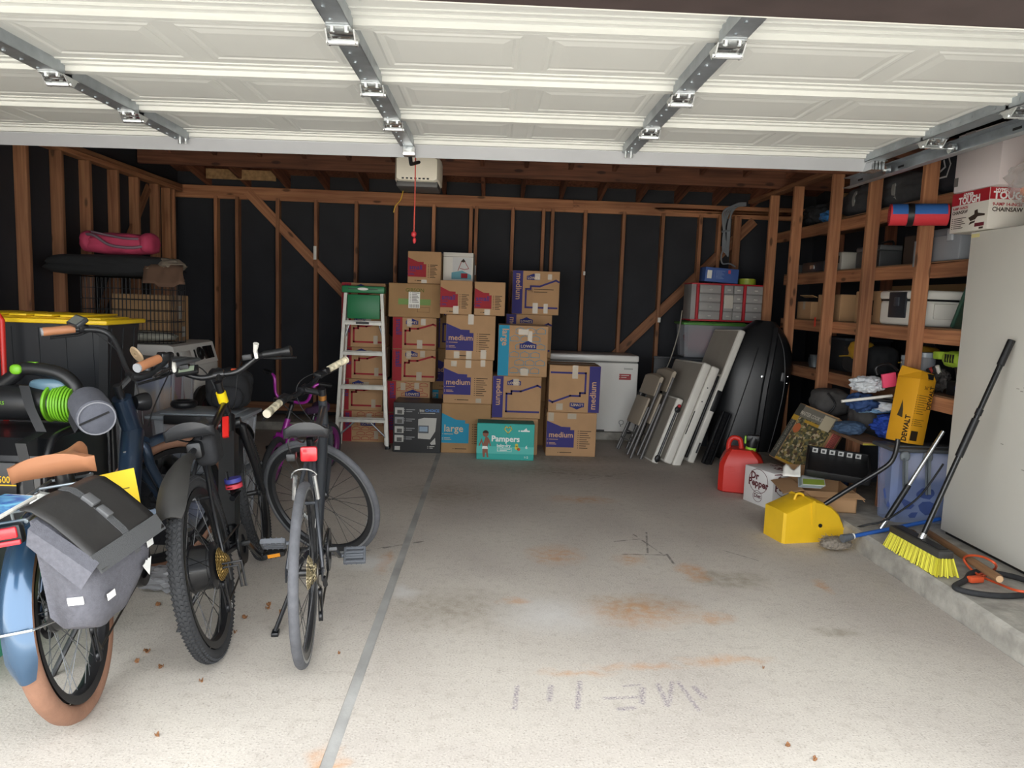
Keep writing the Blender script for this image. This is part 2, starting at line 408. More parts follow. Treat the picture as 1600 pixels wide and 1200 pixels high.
stud(wb_, (XL, YB + 0.045, 0.17), (XR + 0.3, YB + 0.045, 0.17), 0.038, 0.089, name='bottom_plate', roll=90)
pa, pb = atY(385, 298, YB), atY(545, 460, YB)
stud(wb_, (pa.x, YB + 0.03, pa.z), (pb.x + 0.55, YB + 0.03, pb.z - 0.60), 0.02, 0.10, name='diagonal_brace', roll=90)
pa, pb = atY(970, 550, YB), atY(1180, 345, YB)
stud(wb_, (pa.x - 0.3, YB + 0.03, pa.z - 0.29), (pb.x, YB + 0.03, pb.z), 0.02, 0.10, name='diagonal_brace', roll=90)
# white inspection labels stapled on studs
for px, py, w, h in ((492, 395, .03, .14), (738, 422, .075, .10), (1030, 500, .03, .05), (1028, 565, .03, .04), (913, 427, .02, .04)):
    p = atY(px, py, YB - 0.004)
    bx('paper_label', (p.x - w / 2, YB - 0.004, p.z - h / 2), (p.x + w / 2, YB - 0.0015, p.z + h / 2), WHITEP, wb_)
tag(bx('baseboard_back', (XL, YB - 0.45, 0.0), (1.75, YB + 0.09, 0.085), CURBM, bev=0.01), 'low concrete ledge at the foot of the back wall', 'ledge', kind='structure')

wl_ = tag(bx('wall_left', (XL - 0.14, YF0, -0.1), (XL - 0.09, YB + 0.14, 3.9), PAPER), 'black felt paper wall with brown studs beside the bicycles', 'wall', kind='structure')
for y in (2.1, 2.5, 2.9, 3.3, 3.72, 4.12, 4.53, 4.93, 5.33, 5.75, 6.146, 6.58, 6.963, 7.352, 7.62, 7.72):
    stud(wl_, (XL - 0.045, y, 0.19), (XL - 0.045 + random.uniform(-.006, .006), y + random.uniform(-.012, .012), HB - 0.06), 0.089, 0.038)
stud(wl_, (XL - 0.045, YF1, HB - 0.04), (XL - 0.045, YB, HB - 0.04), 0.089, 0.038, name='top_plate')
stud(wl_, (XL - 0.045, YF1, HB), (XL - 0.045, YB, HB), 0.089, 0.038, name='top_plate')
stud(wl_, (XL - 0.045, YF1, 0.17), (XL - 0.045, YB, 0.17), 0.089, 0.038, name='bottom_plate')
stud(wl_, (XL - 0.075, 6.15, 0.9), (XL - 0.075, 7.3, HB - 0.1), 0.02, 0.09, name='diagonal_brace')

wr_ = tag(bx('wall_right', (3.42, YF0, -0.1), (3.48, YB + 0.14, 3.9), PAPER), 'dark felt paper wall behind the open storage shelves', 'wall', kind='structure')

# front wall with the wide opening (camera looks in through it), roof over it
EXT = mat('dark_brown_fascia', '3a2f2e', 0.6, var=0.2, vs=9)
wf = tag(bx('wall_front', (DR + 0.09, YF0, -0.1), (5.5, YF1, 3.9), EXT), 'front wall beside the garage opening', 'wall', kind='structure')
bx('wall_panel', (-6.5, YF0, -0.1), (DL - 0.09, YF1, 3.9), EXT, wf)
hp = atY(1600, 45, YF1).z
bx('header_beam', (DL - 0.09, YF0, hp), (DR + 0.09, YF1, 3.9), EXT, wf)
EDGEW = mat('white_door_stop', 'eceae2', 0.5)
bx('door_stop', (DL - 0.05, YF1, hp + 0.002), (DR + 0.05, YF1 + 0.012, hp + 0.014), EDGEW, wf)

# roof: deck, rafters, the two cross beams seen under the door
rf = MB()
rf.loft([[(XL - 0.3, YB + 0.2, 2.60), (XL - 0.3, 1.0, 3.75), (XL - 0.3, 1.0, 3.80), (XL - 0.3, YB + 0.2, 2.66)], [(3.6, YB + 0.2, 2.60), (3.6, 1.0, 3.75), (3.6, 1.0, 3.80), (3.6, YB + 0.2, 2.66)]])
cl = tag(rf.build('ceiling', WOODD, smooth=0), 'underside of the sloping wooden roof deck with beams', 'ceiling', kind='structure')
for i in range(15):
    x = XL + 0.25 + i * 0.41
    stud(cl, (x, YB + 0.1, 2.54), (x, 1.6, 3.58), 0.038, 0.14, WOODD, 'rafter')
stud(cl, (XL - 0.05, 7.05, 2.615), (3.4, 7.05, 2.615), 0.17, 0.038, WOODD, 'ceiling_joist')
stud(cl, (XL - 0.05, 5.9, 2.55), (3.4, 5.9, 2.55), 0.14, 0.038, WOODD, 'ceiling_joist')
stud(cl, (XL - 0.05, 5.1, 2.53), (3.4, 5.1, 2.53), 0.14, 0.038, WOODD, 'ceiling_joist')
OSB = mat('pale_wood_scrap', 'a07d54', 0.8, var=0.35, vs=30)
stud(cl, (-2.95, 7.70, 2.56), (-2.25, 7.70, 2.56), 0.10, 0.02, OSB, 'scrap_board')

# --- open stud partition with shelves on the right
sw = thing('storage_shelving', 'open wooden stud rack with four storage shelves by the white cabinet', 'shelving', (XR, 3.0, 0.12))
swm = Matrix.Translation((-XR, -3.0, -0.12))
def SW(x, y, z): return (x - XR, y - 3.0, z - 0.12)
for y, z1 in ((7.25, 2.5), (6.69, 2.5), (5.92, 2.5), (5.32, 2.5), (4.65, 2.5)):
    stud(sw, SW(XR + 0.045, y, 0.12), SW(XR + 0.045, y + random.uniform(-.02, .02), z1), 0.089, 0.04, name='stud')
stud(sw, SW(XR + 0.045, 4.2, 2.52), SW(XR + 0.045, YB, 2.52), 0.089, 0.038, name='top_plate')
SHELVES = (2.135, 1.725, 1.315, 0.905)   # top of each rail / shelf
PLY = mat('shelf_plywood', '7a5a40', 0.8, var=0.2, vs=6)
for i, z in enumerate(SHELVES):
    y1 = 7.0 if i != 0 else 7.25
    ys0 = 4.42 if i == 0 else 4.20
    for ya, yb in ((ys0, 4.65), (4.65, 5.92), (5.92, y1)):
        stud(sw, SW(XR + 0.11, ya, z - 0.045), SW(XR + 0.11, yb - 0.004, z - 0.045 + random.uniform(-.006, .006)), 0.04, 0.089, name='rail')
    MB().box(SW(XR + 0.092, ys0, z), SW(3.30, y1, z + 0.008)).build('shelf_board', PLY, sw, smooth=0)
for y in (7.25, 6.3, 5.1, 4.3):
    stud(sw, SW(3.36, y, 0.12), SW(3.36, y, 2.5), 0.089, 0.04, WOODD, name='rear_stud')
# fixings on the partition: galvanised strap tie, red and white tags, nail
bx('strap_tie', SW(XR - 0.003, 4.655, 1.70), SW(XR + 0.0, 4.672, 1.86), GALV, sw)
p = atX(1406, 588, XR - 0.003)
bx('red_tag', SW(XR - 0.003, p.y - 0.02, p.z - 0.035), SW(XR - 0.0005, p.y + 0.03, p.z + 0.02), M_('b02020', .5), sw)
p = atX(1272, 503, XR + 0.08)
bx('red_tag', SW(XR + 0.085, p.y - 0.012, p.z - 0.04), SW(XR + 0.089, p.y + 0.012, p.z + 0.04), M_('d03a28', .5), sw)

# ================================================================== THE OPEN GARAGE DOOR OVERHEAD
gd = thing('door_1', 'open white sectional garage door overhead with galvanised stiles and hinges', 'garage door', (0, 0, DZ), (0, radians(-0.55), 0), kind='structure')
YS = [1.70, 2.25, 2.80, 3.35, 3.87]
STX = [-1.59, -0.465, 0.66]
SEC = []
def raised(mb, x0, x1, y0, y1):
    # embossed rectangle: a raised frame with sloping sides seen from below
    def loop(d, z): return [(x0 + d, y0 + d, z), (x1 - d, y0 + d, z), (x1 - d, y1 - d, z), (x0 + d, y1 - d, z)]
    mb.loft([loop(0, 0.012), loop(0.010, 0.008), loop(0.022, 0.008), loop(0.030, 0.0115), loop(0.06, 0.007)], cap=False)
    a = [mb.bm.verts.new(mb.T @ V(p)) for p in loop(0.06, 0.007)]; mb.bm.faces.new(a)
def section(y0, y1):
    mb = MB(); yi0, yi1 = y0 + 0.004, y1 - 0.004
    mb.box((DL, yi0, 0.012), (DR, yi1, 0.05))
    mb.box((DL, yi0, -0.012), (DR, yi0 + 0.018, 0.012)); mb.box((DL, yi0 + 0.018, 0.006), (DR, yi0 + 0.04, 0.012))
    mb.box((DL, yi1 - 0.022, -0.014), (DR, yi1, 0.012)); mb.box((DL, yi1 - 0.05, 0.004), (DR, yi1 - 0.022, 0.012)); mb.box((DL, yi1 - 0.09, 0.008), (DR, yi1 - 0.078, 0.012))
    edges = [DL] + STX + [DR]
    for i in range(4):
        a, c = edges[i] + 0.05, edges[i + 1] - 0.05; mid = (a + c) / 2
        for q0, q1 in ((a + 0.02, mid - 0.035), (mid + 0.035, c - 0.02)):
            raised(mb, q0, q1, yi0 + 0.085, yi1 - 0.125)
    return mb
for i in range(4):
    section(YS[i], YS[i + 1]).build('door_section', DOORW, gd, smooth=0)
STRUT = mat('painted_grey_strut', 'aeb0b4', 0.5, 0.2, var=0.06, vs=4)
mb = MB()
y_ = YS[4]
mb.loft([[(x, y_ - 0.006, -0.018), (x, y_ + 0.030, -0.072), (x, y_ + 0.034, -0.070), (x, y_ + 0.05, -0.02), (x, y_ + 0.05, 0.05), (x, y_ - 0.006, 0.05)] for x in (DL, DR)])
mb.build('top_strut', STRUT, gd, smooth=0)
def hinge(x, y, roller=False):
    mb = MB()
    mb.box((x - 0.035, y - 0.075, -0.035), (x + 0.035, y - 0.008, -0.031)); mb.box((x - 0.035, y + 0.008, -0.035), (x + 0.035, y + 0.06, -0.031))
    for s in (-1, 1):
        mb.prism([(y - 0.02, -0.062), (y + 0.012, -0.062), (y + 0.04, -0.033), (y - 0.05, -0.033)], 0, 0.004, Matrix(((0, 0, 1, x + s * 0.040 - 0.002), (1, 0, 0, 0), (0, 1, 0, 0), (0, 0, 0, 1))))
    mb.tube([(x - 0.045, y - 0.004, -0.055), (x + 0.045, y - 0.004, -0.055)], 0.0095, 10)
    for dx in (-0.02, 0.02):
        for dy in (-0.05, 0.04): mb.lathe([(0.007, -0.042), (0.007, -0.035)], 6, T(x + dx, y + dy, 0))
    h = mb.build('hinge', CHROME, gd)
    return h
for x in STX:
    for i in range(4):
        y0, y1 = YS[i] + 0.02, YS[i + 1] - 0.03
        mb = MB()
        mb.box((x - 0.034, y0, -0.030), (x + 0.034, y1, -0.027)); mb.box((x - 0.034, y0, -0.03), (x - 0.031, y1, 0.012)); mb.box((x + 0.031, y0, -0.03), (x + 0.034, y1, 0.012))
        for k in range(5):
            mb.lathe([(0.006, -0.034), (0.006, -0.029)], 6, T(x - 0.012, y0 + 0.06 + k * 0.09, 0))
        mb.build('stile', GALV, gd, smooth=0)
    for i in (1, 2, 3): hinge(x, YS[i])
    mb = MB()
    for dx in (-0.014, 0.014): mb.lathe([(0.009, -0.05), (0.009, -0.03)], 8, T(x + dx, YS[4] - 0.02, 0))
    mb.build('stile_bolt', CHROME, gd)
for ex, s in ((DR - 0.03, 1), (DL + 0.03, -1)):
    for i in range(4):
        y0, y1 = YS[i] + 0.01, YS[i + 1] - 0.01
        mb = MB(); mb.box((ex - 0.045, y0, -0.03), (ex + 0.03, y1, -0.027)); mb.box((ex - 0.045, y0, -0.03), (ex - 0.042, y1, 0.012)); mb.box((ex + 0.027, y0, -0.03), (ex + 0.03, y1, 0.05))
        for k in range(7): mb.box((ex - 0.0465, y0 + 0.05 + k * 0.07, -0.016), (ex - 0.0455, y0 + 0.065 + k * 0.07, -0.004))
        mb.build('end_stile', GALV, gd, smooth=0)
    for i in (1, 2, 3):
        hinge(ex, YS[i])
        mb = MB(); mb.tube([(ex, YS[i] - 0.004, -0.06), (ex + s * 0.1, YS[i] - 0.004, -0.06)], 0.006, 8)
        mb.lathe([(0.0, -0.012), (0.022, -0.012), (0.024, -0.004), (0.018, 0.0), (0.024, 0.004), (0.022, 0.012), (0, 0.012)], 14, T(ex + s * 0.095, YS[i] - 0.004, -0.06) @ RY(90))
        mb.build('roller', CHROME, gd)
    mb = MB()
    for k in range(4): mb.box((ex - 0.03 + k * 0.018, YS[4] - 0.06, -0.075), (ex - 0.018 + k * 0.018, YS[4] + 0.06, -0.03 + 0.004 * (k % 2)))
    mb.box((ex - 0.04, YS[4] - 0.07, -0.034), (ex + 0.045, YS[4] + 0.03, -0.030))
    mb.tube([(ex, YS[4] + 0.03, -0.06), (ex + s * 0.1, YS[4] + 0.03, -0.06)], 0.007, 8)
    mb.lathe([(0.0, -0.012), (0.022, -0.012), (0.024, 0), (0.022, 0.012), (0, 0.012)], 14, T(ex + s * 0.095, YS[4] + 0.03, -0.06) @ RY(90))
    mb.build('top_roller_bracket', CHROME, gd)
    tx = ex + s * 0.095   # C-shaped roller track beside the door
    mb = MB(); y0, y1 = 1.75, 4.35
    mb.box((tx - 0.016 if s > 0 else tx - 0.028, y0, -0.088), (tx + 0.028 if s > 0 else tx + 0.016, y1, -0.085))
    xo = tx + s * 0.026; mb.box((xo - 0.0015, y0, -0.088), (xo + 0.0015, y1, -0.03))
    mb.box((tx - 0.016 if s > 0 else tx - 0.028, y0, -0.033), (tx + 0.028 if s > 0 else tx + 0.016, y1, -0.030))
    mb.build('roller_track', GALV, gd, smooth=0)
    mb = MB()
    for k in range(6): mb.box((xo - s * 0.003 - 0.001, y0 + 0.35 + k * 0.42, -0.062), (xo - s * 0.003 + 0.001, y0 + 0.40 + k * 0.42, -0.052))
    mb.build('track_slot', BLACKP, gd, smooth=0)
    mb = MB(); mb.box((xo, 2.75, -0.06), (xo + s * 0.004 if s > 0 else xo, 2.80, 0.4)) if s > 0 else mb.box((xo - 0.004, 2.75, -0.06), (xo, 2.80, 0.4))
    mb.build('track_hanger', GALV, gd, smooth=0)
# leading bottom seal, lift arm to the opener
tb('lift_arm', [(-0.455, YS[4] - 0.02, -0.045), (-0.455, YS[4] + 0.06, -0.10), (-0.455, YS[4] + 0.45, -0.02)], 0.010, BLACKP, gd, 6)
bx('arm_bracket', (-0.485, YS[4] - 0.05, -0.075), (-0.425, YS[4] + 0.01, -0.03), CHROME, gd, 0.004)
# ================================================================== BICYCLES
YAX = RX(-90)          # lathe z axis -> wheel axle (y)
def wheel(parent, name, M, r, tw, tire_m, rim_m, rim_d=0.03, hub_r=0.022, hub_w=0.09, hub_m=None, nsp=28, rotor=0, knobs=False, stripe=None, disc_side=1, spoke_m=None, rings=0):
    R = r - tw                     # rim outer radius
    mb = MB()
    mb.lathe([(R + 0.004, -tw * 0.38), (R + 0.006, -tw * 0.42), (R - rim_d * 0.7, -tw * 0.36), (R - rim_d, -tw * 0.12), (R - rim_d, tw * 0.12), (R - rim_d * 0.7, tw * 0.36), (R + 0.006, tw * 0.42), (R + 0.004, tw * 0.38), (R - 0.006, 0)], 56, YAX, closed=True)
    w = mb.build(name, rim_m, parent, M)
    mb = MB()
    prof = []
    for k in range(12):
        a = 2 * pi * k / 12
        prof.append((r - tw / 2 + tw / 2 * cos(a), tw / 2 * sin(a)))
    mb.lathe(prof, 72, YAX, closed=True)
    mb.build('tire', tire_m, w, None, 60)
    if knobs:
        mb = MB(); n = 110
        for i in range(n):
            for j, off in enumerate((-0.36, -0.13, 0.13, 0.36)):
                a = 2 * pi * (i + (0.5 if abs(off) < 0.2 else 0)) / n
                y = off * tw; rr = r - tw / 2 + sqrt(max((tw / 2) ** 2 - y * y, 0)) + 0.001
                mb.obox(RY(-math.degrees(a)) @ T(rr, y, 0) @ RX(28 * (1 if off > 0 else -1)) @ RZ(-math.degrees(math.asin(min(1, y / (tw / 2)))) * -0.8), (0.006, tw * 0.19, 0.0115))
        mb.build('tread', tire_m, w, None, 0)
    if stripe:
        for s in (-1, 1):
            mb = MB(); rr = r - tw * 0.72
            mb.lathe([(rr - 0.006, s * tw * 0.44), (rr + 0.006, s * tw * 0.47), (rr + 0.006, s * tw * 0.475), (rr - 0.006, s * tw * 0.455)], 64, YAX, closed=True)
            mb.build('reflective_stripe', stripe, w)
    mb = MB()
    hm = hub_m or BLACKM
    if hub_r > 0.05:
        mb.lathe([(0.012, -hub_w / 2 - 0.012), (hub_r * 0.55, -hub_w / 2), (hub_r * 0.9, -hub_w / 2 + 0.006), (hub_r * 1.04, -hub_w / 2 + 0.012), (hub_r * 1.04, -hub_w / 2 + 0.02), (hub_r * 0.97, -hub_w / 2 + 0.024), (hub_r * 0.97, hub_w / 2 - 0.024), (hub_r * 1.04, hub_w / 2 - 0.02), (hub_r * 1.04, hub_w / 2 - 0.012), (hub_r * 0.9, hub_w / 2 - 0.006), (hub_r * 0.5, hub_w / 2), (0.012, hub_w / 2 + 0.012)], 32, YAX)
    else:
        mb.lathe([(0.006, -hub_w / 2 - 0.02), (0.012, -hub_w / 2 - 0.004), (hub_r, -hub_w / 2 + 0.006), (hub_r, -hub_w / 2 + 0.012), (hub_r * 0.6, -hub_w / 2 + 0.02), (hub_r * 0.6, hub_w / 2 - 0.02), (hub_r, hub_w / 2 - 0.012), (hub_r, hub_w / 2 - 0.006), (0.012, hub_w / 2 + 0.004), (0.006, hub_w / 2 + 0.02)], 18, YAX)
    mb.build('hub', hm, w)
    if rotor:
        mb = MB(); y = disc_side * (hub_w / 2 + 0.004)
        mb.lathe([(rotor * 0.72, -0.001), (rotor, -0.001), (rotor, 0.001), (rotor * 0.72, 0.001)], 36, T(0, y, 0) @ YAX, closed=True)
        for k in range(6): mb.obox(T(0, y, 0) @ RY(k * 60) @ T(rotor * 0.45, 0, 0) @ RY(25), (rotor * 0.62, 0.002, 0.010))
        mb.build('brake_disc', BLACKM, w)
    # spokes, laced crosswise: one shared mesh for each side of the hub
    rin = hub_r * (1.0 if hub_r < .05 else 1.02); rout = R - rim_d + 0.002; sm = spoke_m or BLACKM
    mes = []
    for s in (-1, 1):
        for cr in (-1, 1):
            a = radians(38 if hub_r < .05 else 14) * cr
            p0 = V((rin * cos(a), s * (hub_w / 2 - 0.012), rin * sin(a))); p1 = V((rout, s * 0.004, 0))
            bm_ = MB().tube([p0, p1], 0.0012 if tw < .05 else 0.0014, 5); me = bpy.data.meshes.new('spoke'); bm_.bm.to_mesh(me); bm_.bm.free(); me.materials.append(sm); mes.append(me)
    for i in range(nsp):
        link('spoke', mes[(i % 2) + 2 * ((i // 2) % 2)], w, RY(360.0 * i / nsp))
    return w

def saddle(parent, M, m, L=0.27, W=0.17, skirt=0.035, name='saddle', hump=0.0):
    rings = []
    for i in range(15):
        u = i / 14; x = -L * 0.42 + L * u
        hw = W / 2 * (0.90 if u < .02 else 1) * (1 - 0.80 * (3 * min(u / 0.72, 1) ** 2 - 2 * min(u / 0.72, 1) ** 3)) if u > 0.12 else W / 2 * (0.80 + 0.2 * sin(u / 0.12 * pi / 2))
        if u > 0.93: hw *= 0.8
        z = 0.040 * (1 - u) ** 2 + 0.006 * u + hump * (1 - u) ** 3
        ring = []
        for k in range(9):
            t = -1 + 2 * k / 8
            ring.append((x, t * hw, z - 0.026 * abs(t) ** 2.4 - (0.008 * (1 - abs(t) / 0.35) * (1 - abs(2 * u - 1)) if abs(t) < .35 else 0)))
        sk = skirt * (0.6 + 0.4 * (1 - u)) * (0.35 if i in (0, 14) else 1)
        ring += [(x, hw * 0.98, z - 0.028 - sk), (x, hw * 0.8, z - 0.022 - sk), (x, -hw * 0.8, z - 0.022 - sk), (x, -hw * 0.98, z - 0.028 - sk)]
        rings.append(ring)
    o = MB().loft(rings).build(name, m, parent, M, 60)
    mb = MB()
    for s in (-1, 1): mb.tube(spline([(L * 0.45, s * 0.012, -0.03), (0.08, s * 0.022, -0.055), (-0.03, s * 0.022, -0.055), (-L * 0.33, s * 0.045, -0.028)], 5), 0.0035, 6)
    mb.build('saddle_rail', BLACKM, o)
    return o

def fender(r, w, a0, a1, t=0.003, n=26, flat=0.0):
    mb = MB(); rings = []
    for i in range(n + 1):
        a = radians(a0 + (a1 - a0) * i / n); e = min(i, n - i); k = 1.0 if e > 1 else (0.82 if e == 1 else 0.55)
        ring = []
        for j in range(9):
            th = -1 + j / 4; rr = r - (0.018 + flat) * th * th
            ring.append((rr * cos(a), th * w / 2 * k, rr * sin(a)))
        for j in range(8, -1, -1):
            th = -1 + j / 4; rr = r - t - (0.018 + flat) * th * th
            ring.append((rr * cos(a), th * (w / 2 - t) * k, rr * sin(a)))
        rings.append(ring)
    return mb.loft(rings)

def pedal(parent, M, m, w=0.10, l=0.085, name='pedal', reflector=None):
    mb = MB()
    for y in (0.012, w): mb.box((-l / 2, y - 0.006, -0.011), (l / 2, y + 0.006, 0.011), 0.003, 1)
    for x in (-l / 2 + 0.006, l / 2 - 0.006, -l / 6, l / 6): mb.box((x - 0.006, 0.01, -0.011), (x + 0.006, w, 0.011), 0.002, 1)
    for x in (-l / 2 + 0.004, l / 2 - 0.004):
        for k in range(4): mb.lathe([(0.003, -0.014), (0.003, 0.014)], 6, T(x, 0.02 + k * 0.022, 0))
    mb.tube([(0, -0.02, 0), (0, w + 0.004, 0)], 0.009, 8)
    p = mb.build(name, m, parent, M)
    if reflector:
        for s in (-1, 1): bx('reflector', (s * (l / 2 + 0.001) - 0.002, 0.03, -0.008), (s * (l / 2 + 0.001) + 0.002, 0.085, 0.008), reflector, p)
    return p

def steer_matrix(hb, u, deg):
    return T(hb) @ Matrix.Rotation(radians(deg), 4, u) @ T(-V(hb))

def cassette(parent, x, z, y, rmax, m, n=8):
    mb = MB()
    for i in range(n):
        rr = rmax - i * (rmax - 0.022) / n; yy = y - i * 0.0042
        pts = []
        teeth = max(14, int(rr * 480))
        for k in range(teeth * 2):
            a = pi * k / teeth; q = rr + (0.0025 if k % 2 else -0.0015); pts.append((q * cos(a), q * sin(a)))
        mb.prism(pts, yy - 0.0009, yy + 0.0009, T(x, 0, z) @ RX(90) @ Matrix.Diagonal((1, 1, -1, 1)))
    return mb.build('cassette', m, parent, None, 0)

def bicycle(d):
    """builds a bicycle in its own frame: x forward, y left, z up, rear contact patch at the origin"""
    r, wbs = d['r'], d['wb']; tw = d['tw']; fm = d['frame_m']
    Mw = T(*d['loc'], 0) @ RZ(90 - d['heading']) @ RX(-d['lean'])
    b = thing('bicycle', d['label'], 'bicycle', M=Mw)
    ra, fa = V((0, 0, r)), V((wbs, 0, r))
    ang = radians(d.get('head', 70)); u = V((-cos(ang), 0, sin(ang))); fl_ = d.get('fork', 0.40)
    hb = fa - V((sin(ang), 0, cos(ang))) * 0.045 + u * fl_
    ht = hb + u * d.get('ht', 0.14)
    S = steer_matrix(hb, u, d['steer'])
    bb = V((d.get('cs', 0.43), 0, d.get('bbz', 0.285)))
    su = V(d.get('su', (-0.29, 0, 0.957))); sc = bb + su * d['st']; sp = bb + su * d['sp']
    d.update(b=b, hb=hb, ht=ht, u=u, S=S, bb=bb, sc=sc, sp=sp, ra=ra, fa=fa)
    # frame
    mb = MB()
    mb.tube([hb - u * 0.005, ht + u * 0.01], d.get('htr', 0.021), 12)
    mb.tube([hb + u * 0.03, bb], d.get('dtr', 0.02), 12)
    if d.get('toptube', True):
        mb.tube([ht - u * 0.03, sc + (bb - sc).normalized() * d.get('ttd', 0.02)], d.get('ttr', 0.017), 10)
    mb.tube([bb, sc], 0.0165, 10)
    mb.tube([bb - V((0, 0.035, 0)), bb + V((0, 0.035, 0))], 0.021, 12)
    ay = d.get('ay', 0.066)
    for s in (-1, 1):
        mb.tube([bb + V((-0.03, s * 0.03, 0)), ra + V((0.16, s * (tw / 2 + 0.018), -0.015)), ra + V((0.012, s * ay, 0))], [0.012, 0.010, 0.008], 8)
        mb.tube([sc + V((-0.005, s * 0.012, -0.03)), ra + V((0.11, s * (tw / 2 + 0.02), 0.24)), ra + V((0.005, s * ay, 0.01))], [0.008, 0.0085, 0.0075], 8)
        mb.box((-0.022, s * ay - 0.003, r - 0.03), (0.026, s * ay + 0.003, r + 0.02), 0.003, 1)
    mb.tube([ra + V((0.11, tw / 2 + 0.02, 0.24)), ra + V((0.11, -tw / 2 - 0.02, 0.24))], 0.007, 6)
    d['frame'] = mb.build('frame', fm, b, None, 50)
    # fork
    mb = MB()
    crown = hb - u * 0.015
    lr = d.get('forkr', 0.014)
    for s in (-1, 1):
        off = V((0, s * (tw / 2 + 0.025), 0))
        mb.tube([crown + off * 0.4, crown + off - u * 0.02, crown + off - u * 0.12, fa + V((0.0, s * 0.055, 0))], [lr * 1.2, lr * 1.2, lr, lr * 0.75], 10)
        mb.box((wbs - 0.012, s * 0.052 - 0.004, r - 0.018), (wbs + 0.012, s * 0.052 + 0.004, r + 0.016), 0.003, 1)
    mb.tube([crown - V((0, tw / 2 + 0.025, 0)), crown + V((0, tw / 2 + 0.025, 0))], lr * 1.5, 10)
    d['fork_o'] = mb.build('fork', d.get('fork_m', fm), b, S, 50)
    # wheels
    d['rw'] = wheel(b, 'rear_wheel', T(ra), r, tw, d['tire_m'], d['rim_m'], **d['rear'])
    d['fw'] = wheel(b, 'front_wheel', S @ T(fa), r, tw, d['tire_m'], d['rim_m'], **d['front'])
    # seat post, saddle
    tb('seat_post', [sc - su * 0.08, sp - su * 0.05], 0.0136, d.get('post_m', BLACKM), b, 10)
    # stem and headset
    top = ht + u * d.get('spacer', 0.03)
    mb = MB(); mb.tube([ht + u * 0.01, top], 0.0175, 12); mb.tube([top - u * 0.01, top + u * 0.035], 0.0185, 12)
    se = top + u * 0.012 + V((d.get('stem', 0.08), 0, d.get('stemz', 0.03)))
    mb.tube([top + u * 0.012, se], 0.0165, 10); mb.tube([se - V((0, 0.024, 0)), se + V((0, 0.024, 0))], 0.022, 12)
    mb.build('stem', BLACKM, b, S)
    d['se'] = se
    # cranks, chainring, chain
    ca = d.get('crank', 20); cl_ = 0.17; cy = 0.075
    mb = MB(); rr = d.get('ring', 0.085); pts = []
    for k in range(88): a = 2 * pi * k / 88; q = rr + (0.002 if k % 2 else -0.002); pts.append((q * cos(a), q * sin(a)))
    mb.prism(pts, -0.002, 0.002, T(bb + V((0, -0.048, 0))) @ RX(90)); mb.lathe([(rr * .5, -0.005), (rr * 1.02, -0.003), (rr * 1.02, 0.003), (rr * .5, 0.003)], 30, T(bb + V((0, -0.055, 0))) @ RX(90), closed=True)
    mb.build('chainring', BLACKM, b)
    for s, a in ((-1, ca), (1, ca + 180)):
        e = bb + V((cl_ * cos(radians(a)), s * (cy + 0.012), cl_ * sin(radians(a))))
        mb = MB(); mb.tube([bb + V((0, s * 0.03, 0)), bb + V((0, s * cy, 0)), e], [0.014, 0.014, 0.011], 8)
        mb.build('crank_arm', d.get('crank_m', BLACKM), b)
        Mp = T(e + V((0, s * 0.012, 0))) @ RZ(0 if s > 0 else 180) @ RY(d.get('pedtilt', 0))
        pedal(b, Mp, d.get('ped_m', BLACKP), reflector=d.get('ped_ref'))
    cz = r; cr = 0.045
    ch = []
    for k in range(9): a = radians(-80 + 160 * k / 8); ch.append(bb + V((rr * cos(a), -0.048, rr * sin(a))))
    for k in range(7): a = radians(95 + 150 * k / 6); ch.append(V((cr * cos(a), -0.052, cz + cr * sin(a))))
    ch += [V((0.045, -0.054, cz - 0.075)), V((0.02, -0.054, cz - 0.105)), V((0.05, -0.054, cz - 0.175)), V((0.075, -0.054, cz - 0.17))]
    tb('chain', ch, 0.0042, mat('oily_chain', '5a5650', 0.4, 0.8), b, 6, closed=True)
    mb = MB(); mb.tube([V((0.0, -0.07, cz - 0.02)), V((0.015, -0.075, cz - 0.06))], 0.009, 6)
    mb.box((0.005, -0.063, cz - 0.20), (0.022, -0.058, cz - 0.07), 0.003, 1); mb.box((0.005, -0.050, cz - 0.20), (0.022, -0.046, cz - 0.07), 0.003, 1)
    for zz in (-0.09, -0.185): mb.lathe([(0.0, -0.004), (0.019, -0.004), (0.019, 0.004), (0, 0.004)], 12, T(0.024, -0.054, cz + zz) @ RX(90))
    mb.build('derailleur', BLACKM, b)
    return b
def bar_pts(se, half, rise, sweep, bend, lean=0.0):
    """handlebar centre line from left grip end to right grip end in the bicycle frame"""
    R = [V((-sweep, half, rise + lean)), V((-sweep * .55, half * .72, rise + lean * .6)), V((0.0, half * bend, rise * .9)), V((0.0, half * bend * .45, 0.0)), V((0, 0, 0))]
    pts = [se + p for p in R] + [se + V((p.x, -p.y, p.z)) for p in R[-2::-1]]
    return spline(pts, 5)
def grips(b, S, se, pts, L, r, m, cap_m, name='grip', flare=0.0):
    out = []
    for e, nx in ((pts[0], pts[3]), (pts[-1], pts[-4])):
        dv = (nx - e).normalized()
        mb = MB(); mb.tube([e, e + dv * L * 0.04, e + dv * L * 0.3, e + dv * L * 0.6, e + dv * L], [r * (1 + flare), r * (1.08 + flare), r * (1.0 + flare * .3), r * 1.05, r], 14)
        g = mb.build(name, m, b, S, 60); tb('end_cap', [e - dv * 0.006, e + dv * 0.003], r * (1.02 + flare), cap_m, g, 14); out.append((e, dv))
    return out

